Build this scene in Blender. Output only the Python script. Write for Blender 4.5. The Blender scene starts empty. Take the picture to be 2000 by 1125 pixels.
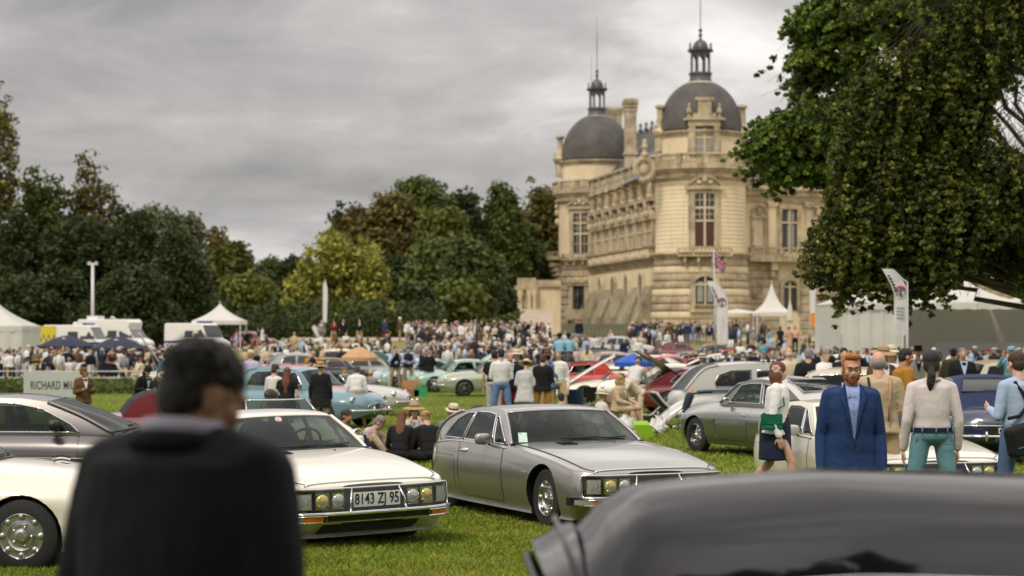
import bpy, bmesh, math, random
import numpy as np
from mathutils import Vector, Matrix
R = math.radians
rnd = random.Random(11)
nr = np.random.RandomState(5)
S = bpy.context.scene
C = S.collection
# ------------------------------------------------------------------ camera, sky, sun, exposure
CAMZ = 2.1; FPX = 4000.0; Y0 = 648.0
cam_d = bpy.data.cameras.new('camera'); cam = bpy.data.objects.new('camera', cam_d); C.objects.link(cam)
cam.location = (0, 0, CAMZ); cam.rotation_euler = (R(90), 0, 0)
cam_d.sensor_width = 36; cam_d.lens = 72; cam_d.shift_y = (Y0-562.5)/2000.0
cam_d.clip_start = 0.1; cam_d.clip_end = 3000
cam_d.dof.use_dof = True; cam_d.dof.focus_distance = 21.0; cam_d.dof.aperture_fstop = 2.4
S.camera = cam
S.view_settings.view_transform = 'Standard'; S.view_settings.look = 'None'
S.view_settings.exposure = 0.32; S.view_settings.gamma = 1.0; S.view_settings.use_curve_mapping = False
S.cycles.use_denoising = True
S.cycles.max_bounces = 6; S.cycles.diffuse_bounces = 3; S.cycles.glossy_bounces = 3
S.cycles.transmission_bounces = 4; S.cycles.transparent_max_bounces = 12; S.cycles.caustics_reflective = False; S.cycles.caustics_refractive = False
SUN_EL, SUN_ROT = R(52), R(215)
w = bpy.data.worlds.new('World'); S.world = w; w.use_nodes = True
nt = w.node_tree; N = nt.nodes; L = nt.links; N.clear()
def nd(t, **k):
    n = N.new(t)
    for a, b in k.items(): setattr(n, a, b)
    return n
def mth(op, a, b=None, c=None, clamp=False):
    n = nd('ShaderNodeMath', operation=op); n.use_clamp = clamp
    for i, v in enumerate((a, b, c)):
        if v is None: continue
        if isinstance(v, (int, float)): n.inputs[i].default_value = v
        else: L.new(v, n.inputs[i])
    return n.outputs[0]
sky = nd('ShaderNodeTexSky', sky_type='NISHITA'); sky.sun_disc = False
sky.sun_elevation = SUN_EL; sky.sun_rotation = SUN_ROT
bg1 = nd('ShaderNodeBackground'); L.new(sky.outputs[0], bg1.inputs[0]); bg1.inputs[1].default_value = 0.08
tc = nd('ShaderNodeTexCoord'); sep = nd('ShaderNodeSeparateXYZ'); L.new(tc.outputs['Generated'], sep.inputs[0])
zc = mth('MAXIMUM', sep.outputs[2], 0.0)
den = mth('ADD', zc, 0.24)
cmb = nd('ShaderNodeCombineXYZ')
L.new(mth('DIVIDE', sep.outputs[0], den), cmb.inputs[0]); L.new(mth('DIVIDE', sep.outputs[1], den), cmb.inputs[1])
cmb.inputs[2].default_value = 3.55
def noise(scale, det, rough, dist=0.0):
    n = nd('ShaderNodeTexNoise'); L.new(cmb.outputs[0], n.inputs['Vector'])
    n.inputs['Scale'].default_value = scale; n.inputs['Detail'].default_value = det
    n.inputs['Roughness'].default_value = rough; n.inputs['Distortion'].default_value = dist
    return n.outputs[0]
n1 = noise(1.15, 7, 0.52, 0.5); n2 = noise(3.6, 8, 0.55, 0.4)
mixn = mth('ADD', mth('MULTIPLY', n1, 0.66), mth('MULTIPLY', n2, 0.34))
rmp = nd('ShaderNodeValToRGB'); L.new(mixn, rmp.inputs[0])
e = rmp.color_ramp.elements; e[0].position = 0.34; e[0].color = (0.20, 0.188, 0.183, 1); e[1].position = 0.63; e[1].color = (0.66, 0.625, 0.59, 1)
m_ = rmp.color_ramp.elements.new(0.49); m_.color = (0.35, 0.332, 0.32, 1)
# overcast luminance rises towards the zenith
grad = mth('ADD', 0.92, mth('MULTIPLY', mth('POWER', zc, 0.8), 2.3))
# thin bluish band low over the horizon
low = mth('SUBTRACT', 1.0, mth('MULTIPLY', zc, 14.0), clamp=True)
mx = nd('ShaderNodeMixRGB'); mx.inputs[2].default_value = (0.36, 0.357, 0.385, 1); L.new(mth('MULTIPLY', low, 0.75), mx.inputs[0]); L.new(rmp.outputs[0], mx.inputs[1])
bg2 = nd('ShaderNodeBackground'); L.new(mx.outputs[0], bg2.inputs[0]); L.new(grad, bg2.inputs[1])
ms = nd('ShaderNodeMixShader'); ms.inputs[0].default_value = 0.93
L.new(bg1.outputs[0], ms.inputs[1]); L.new(bg2.outputs[0], ms.inputs[2])
out = nd('ShaderNodeOutputWorld'); L.new(ms.outputs[0], out.inputs[0])
sd = bpy.data.lights.new('sun', 'SUN'); sun = bpy.data.objects.new('sun', sd); C.objects.link(sun)
sd.energy = 1.5; sd.angle = R(11); sd.color = (1.0, 0.90, 0.74)
# the sun stands behind the photographer, high on the left
az = R(-28)
sun.rotation_euler = Vector((math.sin(az)*math.cos(SUN_EL), -math.cos(az)*math.cos(SUN_EL), math.sin(SUN_EL))).to_track_quat('Z', 'Y').to_euler()
sky.sun_rotation = math.pi - az

# ------------------------------------------------------------------ helpers
def lerp(a, b, t): return a+(b-a)*t
def tab(t, x):
    if x <= t[0][0]: return t[0][1]
    for (a, b), (c, d) in zip(t, t[1:]):
        if x <= c:
            return b+(d-b)*(x-a)/(c-a) if c > a else d
    return t[-1][1]
def smt(t, x):
    """monotone-ish smooth interpolation of a table (catmull-rom)"""
    n = len(t)
    if x <= t[0][0]: return t[0][1]
    if x >= t[-1][0]: return t[-1][1]
    for i in range(n-1):
        if x <= t[i+1][0]: break
    x0, y0 = t[i]; x1, y1 = t[i+1]; h = x1-x0
    def sl(k):
        if k == 0: return (t[1][1]-t[0][1])/(t[1][0]-t[0][0])
        if k == n-1: return (t[-1][1]-t[-2][1])/(t[-1][0]-t[-2][0])
        return (t[k+1][1]-t[k-1][1])/(t[k+1][0]-t[k-1][0])
    m0, m1 = sl(i)*h, sl(i+1)*h; u = (x-x0)/h
    return (2*u**3-3*u*u+1)*y0+(u**3-2*u*u+u)*m0+(-2*u**3+3*u*u)*y1+(u**3-u*u)*m1
PROF = [(0, .25), (5, .2), (13, .1), (20, 0), (30, -.05), (50, -.2), (80, -.4), (105, -.4), (118, -.2), (130, .1), (148, .75), (165, 1.3), (200, 1.5), (300, 1.7), (900, 2.5)]
def gz(x, y):
    z = smt(PROF, max(y, 0.0))
    if y > 105:      # the far bank dies out towards the left
        t = min(1, max(0, (-x/y-.105)/.035)); z -= (z+.4)*.62*t*t*(3-2*t)
    return z
TMP = bpy.data.scenes.new('scratch')
def evalmesh(o):
    for c_ in list(o.users_collection): c_.objects.unlink(o)
    TMP.collection.objects.link(o); vl = TMP.view_layers[0]; vl.update(); dg = vl.depsgraph
    me = bpy.data.meshes.new_from_object(o.evaluated_get(dg)); TMP.collection.objects.unlink(o); return me
def X(px, d): return (px-1000)/FPX*d
def Zp(py, d): return CAMZ-(py-Y0)*d/FPX
def mk(name, v, f, mat=None, parent=None, smooth=True, loc=None, mats=None, mi=None):
    me = bpy.data.meshes.new(name)
    me.from_pydata([tuple(p) for p in v], [], f if isinstance(f, list) else f.tolist()); me.update()
    if mats:
        for m in mats: me.materials.append(m)
        if mi is not None: me.polygons.foreach_set('material_index', mi)
    elif mat: me.materials.append(mat)
    if smooth is True:
        me.polygons.foreach_set('use_smooth', [True]*len(me.polygons))
    elif smooth: 
        me.polygons.foreach_set('use_smooth', [True]*len(me.polygons)); me.set_sharp_from_angle(angle=R(smooth))
    o = bpy.data.objects.new(name, me); C.objects.link(o)
    if parent: o.parent = parent
    if loc is not None: o.location = loc
    return o
def tag(o, label=None, cat=None, group=None, kind=None):
    if label: o['label'] = label
    if cat: o['category'] = cat
    if group: o['group'] = group
    if kind: o['kind'] = kind
    return o
def empty(name, loc=(0, 0, 0), rz=0, label=None, cat=None, group=None):
    o = bpy.data.objects.new(name, None); o.empty_display_size = 0.2; C.objects.link(o)
    o.location = loc; o.rotation_euler = (0, 0, rz)
    return tag(o, label, cat, group)
class MB:
    def __init__(s): s.v = []; s.f = []; s.M = None
    def add(s, v, f):
        b = len(s.v)
        if s.M is not None: v = [s.M @ Vector(p) for p in v]
        s.v += [tuple(p) for p in v]; s.f += [tuple(b+i for i in q) for q in f]; return s
    def box(s, x0, x1, y0, y1, z0, z1):
        v = [(x, y, z) for x in (x0, x1) for y in (y0, y1) for z in (z0, z1)]
        return s.add(v, [(0, 1, 3, 2), (4, 6, 7, 5), (0, 4, 5, 1), (2, 3, 7, 6), (0, 2, 6, 4), (1, 5, 7, 3)])
    def tube(s, pts, r, n=8, cap=True):
        pts = [Vector(p) for p in pts]; rs = r if isinstance(r, (list, tuple)) else [r]*len(pts)
        v = []; f = []; a = None
        for i, p in enumerate(pts):
            t = (pts[min(i+1, len(pts)-1)]-pts[max(i-1, 0)])
            if t.length < 1e-9: t = Vector((0, 0, 1))
            t.normalize()
            if a is None:
                a = t.orthogonal().normalized()
            a = (a-t*a.dot(t)); a = a.normalized() if a.length > 1e-6 else t.orthogonal().normalized()
            b = t.cross(a)
            for k in range(n):
                q = 2*math.pi*k/n; v.append(p+(a*math.cos(q)+b*math.sin(q))*rs[i])
        for i in range(len(pts)-1):
            for k in range(n): f.append((i*n+k, i*n+(k+1) % n, (i+1)*n+(k+1) % n, (i+1)*n+k))
        if cap: f.append(tuple(range(n-1, -1, -1))); f.append(tuple((len(pts)-1)*n+k for k in range(n)))
        return s.add(v, f)
    def lathe(s, prof, n=24, c=(0, 0, 0), axis='z', a0=0, a1=2*math.pi, cap=True):
        full = abs(a1-a0-2*math.pi) < 1e-6; m = n if full else n+1
        v = []; f = []
        for r, z in prof:
            for k in range(m):
                q = a0+(a1-a0)*k/n; x, y = r*math.cos(q), r*math.sin(q)
                p = (x, y, z) if axis == 'z' else ((x, z, y) if axis == 'y' else (z, x, y))
                v.append((p[0]+c[0], p[1]+c[1], p[2]+c[2]))
        for i in range(len(prof)-1):
            for k in range(n if full else n):
                k2 = (k+1) % m
                f.append((i*m+k, i*m+k2, (i+1)*m+k2, (i+1)*m+k))
        if cap and full:
            if prof[0][0] > 1e-6: f.append(tuple(range(m-1, -1, -1)))
            if prof[-1][0] > 1e-6: f.append(tuple((len(prof)-1)*m+k for k in range(m)))
        return s.add(v, f)
    def ell(s, c, r, n=12, m=8, M=None):
        v = []; f = []
        for i in range(m+1):
            th = math.pi*i/m
            for k in range(n):
                q = 2*math.pi*k/n
                p = Vector((math.sin(th)*math.cos(q)*r[0], math.sin(th)*math.sin(q)*r[1], math.cos(th)*r[2]))
                if M is not None: p = M @ p
                v.append(p+Vector(c))
        for i in range(m):
            for k in range(n): f.append((i*n+k, (i+1)*n+k, (i+1)*n+(k+1) % n, i*n+(k+1) % n))
        return s.add(v, f)
    def grid(s, fn, nu, nv):
        v = [fn(i/nu, j/nv) for i in range(nu+1) for j in range(nv+1)]
        f = [(i*(nv+1)+j, (i+1)*(nv+1)+j, (i+1)*(nv+1)+j+1, i*(nv+1)+j+1) for i in range(nu) for j in range(nv)]
        return s.add(v, f)
    def build(s, name, mat=None, parent=None, smooth=False, loc=None):
        return mk(name, s.v, s.f, mat, parent, smooth, loc)
def rem_dup(o, d=1e-4):
    bm = bmesh.new(); bm.from_mesh(o.data); bmesh.ops.remove_doubles(bm, verts=bm.verts, dist=d)
    bmesh.ops.recalc_face_normals(bm, faces=bm.faces); bm.to_mesh(o.data); bm.free(); return o
def copy_tree(o, parent=None):
    c = o.copy(); C.objects.link(c)
    if parent: c.parent = parent
    for ch in o.children: copy_tree(ch, c)
    return c
# ------------------------------------------------------------------ materials
def mat(name, col, rough=0.6, metal=0.0, coat=0.0, nz=None, bump=None, spec=0.5, trans=0, alpha=1, sub=0):
    """nz=(scale, amount, detail): colour mottling;  bump=(scale, strength)"""
    m = bpy.data.materials.new(name); m.use_nodes = True; t = m.node_tree; b = t.nodes['Principled BSDF']
    b.inputs['Base Color'].default_value = (*col, 1); b.inputs['Roughness'].default_value = rough
    b.inputs['Metallic'].default_value = metal; b.inputs['Coat Weight'].default_value = coat; b.inputs['Coat Roughness'].default_value = 0.03
    b.inputs['Specular IOR Level'].default_value = spec; b.inputs['Transmission Weight'].default_value = trans
    g = t.nodes.new('ShaderNodeTexCoord')
    if nz:
        n = t.nodes.new('ShaderNodeTexNoise'); n.inputs['Scale'].default_value = nz[0]; n.inputs['Detail'].default_value = nz[2] if len(nz) > 2 else 4
        n.inputs['Roughness'].default_value = 0.65
        t.links.new(g.outputs['Object'], n.inputs['Vector'])
        r = t.nodes.new('ShaderNodeValToRGB'); k = nz[1]
        r.color_ramp.elements[0].position = 0.3; r.color_ramp.elements[1].position = 0.7
        r.color_ramp.elements[0].color = tuple(max(0, c*(1-k)) for c in col)+(1,)
        c2 = nz[3] if len(nz) > 3 else tuple(min(1, c*(1+k)) for c in col)
        r.color_ramp.elements[1].color = tuple(c2)+(1,)
        t.links.new(n.outputs[0], r.inputs[0]); t.links.new(r.outputs[0], b.inputs['Base Color'])
    if bump:
        n = t.nodes.new('ShaderNodeTexNoise'); n.inputs['Scale'].default_value = bump[0]; n.inputs['Detail'].default_value = 3
        t.links.new(g.outputs['Object'], n.inputs['Vector'])
        u = t.nodes.new('ShaderNodeBump'); u.inputs['Strength'].default_value = bump[1]; u.inputs['Distance'].default_value = bump[2] if len(bump) > 2 else 0.02
        t.links.new(n.outputs[0], u.inputs['Height']); t.links.new(u.outputs[0], b.inputs['Normal'])
    return m
def tint(name, rough, bump=None, coat=0.0, metal=0.0, var=0.12, spec=0.5):
    """a material whose colour is the object's own colour"""
    m = mat(name, (1, 1, 1), rough, metal, coat, bump=bump, spec=spec); t = m.node_tree; b = t.nodes['Principled BSDF']
    oi = t.nodes.new('ShaderNodeObjectInfo'); n = t.nodes.new('ShaderNodeTexNoise'); n.inputs['Scale'].default_value = 6
    g = t.nodes.new('ShaderNodeTexCoord'); t.links.new(g.outputs['Object'], n.inputs['Vector'])
    h = t.nodes.new('ShaderNodeMixRGB'); h.blend_type = 'MULTIPLY'; h.inputs[0].default_value = 1
    r = t.nodes.new('ShaderNodeMapRange'); r.inputs[3].default_value = 1-var; r.inputs[4].default_value = 1+var*0.4
    t.links.new(n.outputs[0], r.inputs[0]); t.links.new(oi.outputs['Color'], h.inputs[1]); t.links.new(r.outputs[0], h.inputs[2])
    t.links.new(h.outputs[0], b.inputs['Base Color']); return m
def paint(name, col, metal=0.0, flake=0.0):
    m = mat(name, col, 0.32 if metal else 0.4, metal, 1.0); return m
FAB = tint('cloth', 0.85, bump=(9, 0.9, 0.03), spec=0.25)
FABW = tint('cloth_creased', 0.8, bump=(5, .55, 0.05), spec=0.3)
SKIN = tint('skin', 0.5, var=0.15)
SKIN.node_tree.nodes['Principled BSDF'].inputs['Subsurface Weight'].default_value = .12; SKIN.node_tree.nodes['Principled BSDF'].inputs['Subsurface Radius'].default_value = (.02, .008, .004)
HAIR = tint('hair', 0.55, bump=(60, 1.0, 0.02), var=0.35)
CARP = tint('car_paint', 0.4, coat=1.0, var=0.02)
CHROME = mat('chrome', (0.75, 0.75, 0.76), 0.08, 1.0)
STEEL = mat('brushed_steel', (0.55, 0.55, 0.56), 0.3, 1.0, nz=(8, .15))
RUBBER = mat('tyre_rubber', (0.018, 0.018, 0.018), 0.75, bump=(30, .4, .01))
BLACK = mat('black_trim', (0.012, 0.012, 0.013), 0.35)
DARKIN = mat('dark_interior', (0.015, 0.014, 0.014), 0.8, nz=(4, .4))
GLASS = mat('window_glass', (0.02, 0.026, 0.025), 0.03, spec=0.7)
GLASS.node_tree.nodes['Principled BSDF'].inputs['Coat Weight'].default_value = 0.6
def thin_glass(name, tintc, mixf, reflect_bump=None):
    m = bpy.data.materials.new(name); m.use_nodes = True; t = m.node_tree; t.nodes.clear()
    o = t.nodes.new('ShaderNodeOutputMaterial'); a = t.nodes.new('ShaderNodeBsdfTransparent'); a.inputs[0].default_value = (*tintc, 1)
    g = t.nodes.new('ShaderNodeBsdfGlossy'); g.inputs['Roughness'].default_value = 0.02; g.inputs[0].default_value = (.95, .98, .97, 1)
    lw = t.nodes.new('ShaderNodeLayerWeight'); fr = t.nodes.new('ShaderNodeMath'); fr.operation = 'POWER'; fr.inputs[1].default_value = 4; t.links.new(lw.outputs['Facing'], fr.inputs[0])
    x = t.nodes.new('ShaderNodeMixShader'); mu = t.nodes.new('ShaderNodeMath'); mu.operation = 'MULTIPLY_ADD'; mu.inputs[1].default_value = 0.45; mu.inputs[2].default_value = .03; t.links.new(fr.outputs[0], mu.inputs[0]); t.links.new(mu.outputs[0], x.inputs[0]); t.links.new(a.outputs[0], x.inputs[1]); t.links.new(g.outputs[0], x.inputs[2])
    t.links.new(x.outputs[0], o.inputs[0]); return m
CGLASS = thin_glass('car_glass', (0.32, 0.42, 0.39), 1.5)
LGLASS = thin_glass('lamp_glass', (0.9, 0.92, 0.92), 1.5)
AMBER = mat('amber_lens', (0.75, 0.16, 0.01), 0.15, coat=1)
REDL = mat('red_lens', (0.5, 0.01, 0.01), 0.15, coat=1)
WHITEP = mat('white_plate', (0.75, 0.75, 0.72), 0.5)
FONTS = {}
def text(name, s, size, m, parent, M, sx=1.0, ext=0.002, align='CENTER', sp=1.0):
    c = bpy.data.curves.new(name, 'FONT'); c.offset = size*.012; c.body = s; c.size = size; c.extrude = ext; c.align_x = align; c.align_y = 'CENTER'; c.space_character = sp
    c.resolution_u = 3
    o = bpy.data.objects.new(name, c); me = evalmesh(o)
    bpy.data.objects.remove(o)
    me.materials.clear(); me.materials.append(m)
    me.transform(M @ Matrix.Diagonal((sx, 1, 1, 1)))
    q = bpy.data.objects.new(name, me); C.objects.link(q)
    if parent: q.parent = parent
    return q
# ------------------------------------------------------------------ ground
def grass_mat():
    m = bpy.data.materials.new('lawn'); m.use_nodes = True; t = m.node_tree; b = t.nodes['Principled BSDF']; b.inputs['Roughness'].default_value = 0.9
    b.inputs['Specular IOR Level'].default_value = 0.15
    g = t.nodes.new('ShaderNodeTexCoord')
    def nz(sc, d):
        n = t.nodes.new('ShaderNodeTexNoise'); n.inputs['Scale'].default_value = sc; n.inputs['Detail'].default_value = d; n.inputs['Roughness'].default_value = .6
        t.links.new(g.outputs['Object'], n.inputs['Vector']); return n.outputs[0]
    r = t.nodes.new('ShaderNodeValToRGB'); r.color_ramp.elements[0].position = .35; r.color_ramp.elements[1].position = .66
    r.color_ramp.elements[0].color = (.062, .095, .010, 1); r.color_ramp.elements[1].color = (.17, .205, .02, 1)
    mx = t.nodes.new('ShaderNodeMath'); mx.operation = 'ADD'
    a = t.nodes.new('ShaderNodeMath'); a.operation = 'MULTIPLY'; a.inputs[1].default_value = .55; t.links.new(nz(.35, 6), a.inputs[0])
    c = t.nodes.new('ShaderNodeMath'); c.operation = 'MULTIPLY'; c.inputs[1].default_value = .45; t.links.new(nz(14, 5), c.inputs[0])
    t.links.new(a.outputs[0], mx.inputs[0]); t.links.new(c.outputs[0], mx.inputs[1]); t.links.new(mx.outputs[0], r.inputs[0])
    # drier tan turf on the far bank
    sp = t.nodes.new('ShaderNodeSeparateXYZ'); t.links.new(g.outputs['Object'], sp.inputs[0])
    mr = t.nodes.new('ShaderNodeMapRange'); mr.inputs[1].default_value = 105; mr.inputs[2].default_value = 150; t.links.new(sp.outputs[1], mr.inputs[0])
    k = t.nodes.new('ShaderNodeMixRGB'); k.inputs[2].default_value = (.22, .19, .075, 1); t.links.new(mr.outputs[0], k.inputs[0]); t.links.new(r.outputs[0], k.inputs[1])
    t.links.new(k.outputs[0], b.inputs['Base Color'])
    u = t.nodes.new('ShaderNodeBump'); u.inputs['Strength'].default_value = .6; u.inputs['Distance'].default_value = .04
    t.links.new(nz(25, 4), u.inputs['Height']); t.links.new(u.outputs[0], b.inputs['Normal']); return m
LAWN = grass_mat()
ys = [-60, -20, 0]+list(np.arange(3, 60, 3))+list(np.arange(60, 215, 5))+[230, 260, 300, 400, 600, 1000, 1600]
xs = [-900, -400, -200, -100, -60, -40, -34, -29, -25, -21, -18, -15, -12, -8, -4, 0, 4, 8, 15, 25, 40, 60, 100, 200, 400, 900]
gv = [(x, y, gz(x, y)) for y in ys for x in xs]; nx_ = len(xs)
gf = [(j*nx_+i, j*nx_+i+1, (j+1)*nx_+i+1, (j+1)*nx_+i) for j in range(len(ys)-1) for i in range(nx_-1)]
tag(mk('ground', gv, gf, LAWN), kind='structure')
# gravel walk on top of the far bank, behind the last cars
GRAVEL = mat('gravel', (.36, .31, .23), .95, nz=(3, .3, 6), bump=(20, .4))
pv = [(x, y, gz(x, y)+.02) for y in (168, 176, 184, 192, 200) for x in xs]
pf = [(j*nx_+i, j*nx_+i+1, (j+1)*nx_+i+1, (j+1)*nx_+i) for j in range(4) for i in range(nx_-1)]
tag(mk('path', pv, pf, GRAVEL), kind='structure')
GB = tint('grass_blades', .7, var=.0)
def blades(name, label, x0, x1, y0, y1, n, h, wd, cols, dens=None):
    """loose blades of turf, two triangles each"""
    y = y0+(y1-y0)*(nr.rand(n) if y1 < 40 else 1-np.sqrt(nr.rand(n)))
    x = (x0+(x1-x0)*nr.rand(n))*y     # wedge that widens with distance
    cl = np.sin(x*2.1+np.cos(y*1.7)*2)*np.sin(y*2.7+x)  # tufty height
    hh = h*(0.55+0.75*nr.rand(n)+.25*cl); a = nr.rand(n)*6.283; ln = hh*(.2+.9*nr.rand(n)); b = nr.rand(n)*6.283
    zz = np.interp(y, [p[0] for p in PROF], [p[1] for p in PROF])-.004
    ww = wd*(.6+.8*nr.rand(n))
    P = np.zeros((n, 4, 3)); dx, dy = np.cos(a)*ww/2, np.sin(a)*ww/2
    P[:, 0] = np.stack([x-dx, y-dy, zz], 1); P[:, 1] = np.stack([x+dx, y+dy, zz], 1)
    mxx, mxy = np.cos(b)*ln*.35, np.sin(b)*ln*.35
    P[:, 2] = np.stack([x+dx*.7+mxx, y+dy*.7+mxy, zz+hh*.6], 1)
    P[:, 3] = np.stack([x+np.cos(b)*ln, y+np.sin(b)*ln, zz+hh], 1)
    me = bpy.data.meshes.new(name); me.vertices.add(4*n); me.vertices.foreach_set('co', P.reshape(-1))
    idx = (np.arange(n)[:, None]*4+np.array([[0, 1, 2, 0, 2, 3]])).reshape(-1)
    me.loops.add(6*n); me.loops.foreach_set('vertex_index', idx.astype(np.int32))
    me.polygons.add(2*n); me.polygons.foreach_set('loop_start', np.arange(2*n, dtype=np.int32)*3); me.polygons.foreach_set('loop_total', np.full(2*n, 3, np.int32))
    for c in cols: me.materials.append(c)
    me.polygons.foreach_set('material_index', np.repeat(np.clip((nr.rand(n)*.75+.25*(.5+.5*np.sin(x*.9+1.3*np.sin(y*.6))*np.sin(y*.7+x*.5))+.12*np.sin(x*3+y*2)*np.sin(y*2.3))*len(cols), 0, len(cols)-1).astype(int), 2).astype(np.int32))
    me.update(); me.validate()
    o = bpy.data.objects.new(name, me); C.objects.link(o); tag(o, label, 'grass', kind='stuff'); return o
gcols = [mat('grass_%s' % k, c, .6, nz=(2.0, .3), spec=.3) for k, c in (('green', (.17, .24, .02)), ('yellow', (.31, .33, .035)), ('deep', (.09, .16, .016)), ('dry', (.36, .31, .09)))]
blades('near_grass', 'short uneven lawn grass between the parked cars in front', -.27, .27, 12, 27, 330000, .045, .006, [gcols[i] for i in (2, 2, 0, 0, 1, 1, 3)])
blades('lawn_grass', 'green lawn grass running back between the rows of cars', -.26, .26, 25, 92, 150000, .06, .014, [gcols[i] for i in (2, 0, 0, 1, 0, 3)])
# ------------------------------------------------------------------ the castle
STONE = mat('pale_limestone', (.82, .67, .43), .85, nz=(.22, .15, 9, (.88, .75, .53)), bump=(1.2, .25, .1))
def streak(m, amt=.35, col=(.16, .13, .09)):
    t = m.node_tree; p = t.nodes['Principled BSDF']; l = p.inputs['Base Color'].links[0].from_socket; g = t.nodes.new('ShaderNodeTexCoord'); mp = t.nodes.new('ShaderNodeMapping'); mp.inputs['Scale'].default_value = (1.3, 1.3, .13)
    n = t.nodes.new('ShaderNodeTexNoise'); n.inputs['Scale'].default_value = 1; n.inputs['Detail'].default_value = 7; n.inputs['Roughness'].default_value = .7; r = t.nodes.new('ShaderNodeMapRange'); r.inputs[1].default_value = .5; r.inputs[2].default_value = .72; r.inputs[4].default_value = amt
    x = t.nodes.new('ShaderNodeMixRGB'); x.inputs[2].default_value = (*col, 1); t.links.new(g.outputs['Object'], mp.inputs[0]); t.links.new(mp.outputs[0], n.inputs[0]); t.links.new(n.outputs[0], r.inputs[0]); t.links.new(r.outputs[0], x.inputs[0]); t.links.new(l, x.inputs[1]); t.links.new(x.outputs[0], p.inputs['Base Color'])
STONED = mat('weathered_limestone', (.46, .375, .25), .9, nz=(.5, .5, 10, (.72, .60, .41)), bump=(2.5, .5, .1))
STONEG = mat('mossy_limestone', (.30, .27, .18), .95, nz=(.4, .5, 9, (.50, .43, .29)), bump=(2, .6, .1))
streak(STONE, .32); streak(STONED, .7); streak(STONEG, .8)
NICHE = mat('shaded_niche_stone', (.10, .085, .06), .95, nz=(.8, .5, 8)); SLATE = mat('slate_roof', (.082, .076, .070), .7, nz=(.5, .35, 9), bump=(4, .5, .05))  # niche stone coloured dark to stand for the shade in the recesses
LEAD = mat('dark_lead', (.10, .105, .115), .5, .3, nz=(2, .3))
GLZ = mat('old_window_glass', (.05, .05, .05), .15, nz=(.6, .4))
CURT = mat('drawn_curtain', (.30, .29, .26), .8, nz=(2, .3))
WOODP = mat('brown_shutter', (.075, .03, .018), .6, nz=(2, .3))
MULL = mat('cream_window_bars', (.62, .52, .36), .7)
castle = empty('castle', (X(1370, 285), 285, gz(0, 285)), 0, 'pale stone castle with two round domed towers rising behind the crowd', 'castle')
cz0 = castle.location.copy()
def cp(mb, name, m, parent=None, smooth=False, mesh_share=None):
    """world-space part of the castle"""
    o = mb.build(name, m, parent or castle, smooth)
    if not parent: o.location = -cz0
    return o
def moulding(r, z0, z1, k):
    h = z1-z0
    return [(r, z0), (r+k*.3, z0+h*.05), (r+k*.35, z0+h*.3), (r+k*.6, z0+h*.45), (r+k*.65, z0+h*.65), (r+k, z0+h*.75), (r+k, z0+h*.95), (r+k*.9, z1), (r, z1)]
def baluster_prof(h, r):
    return [(r*.8, 0), (r*.8, h*.08), (r*.4, h*.12), (r, h*.35), (r*.85, h*.5), (r*.35, h*.75), (r*.5, h*.88), (r*.8, h*.92), (r*.8, h)]
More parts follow.
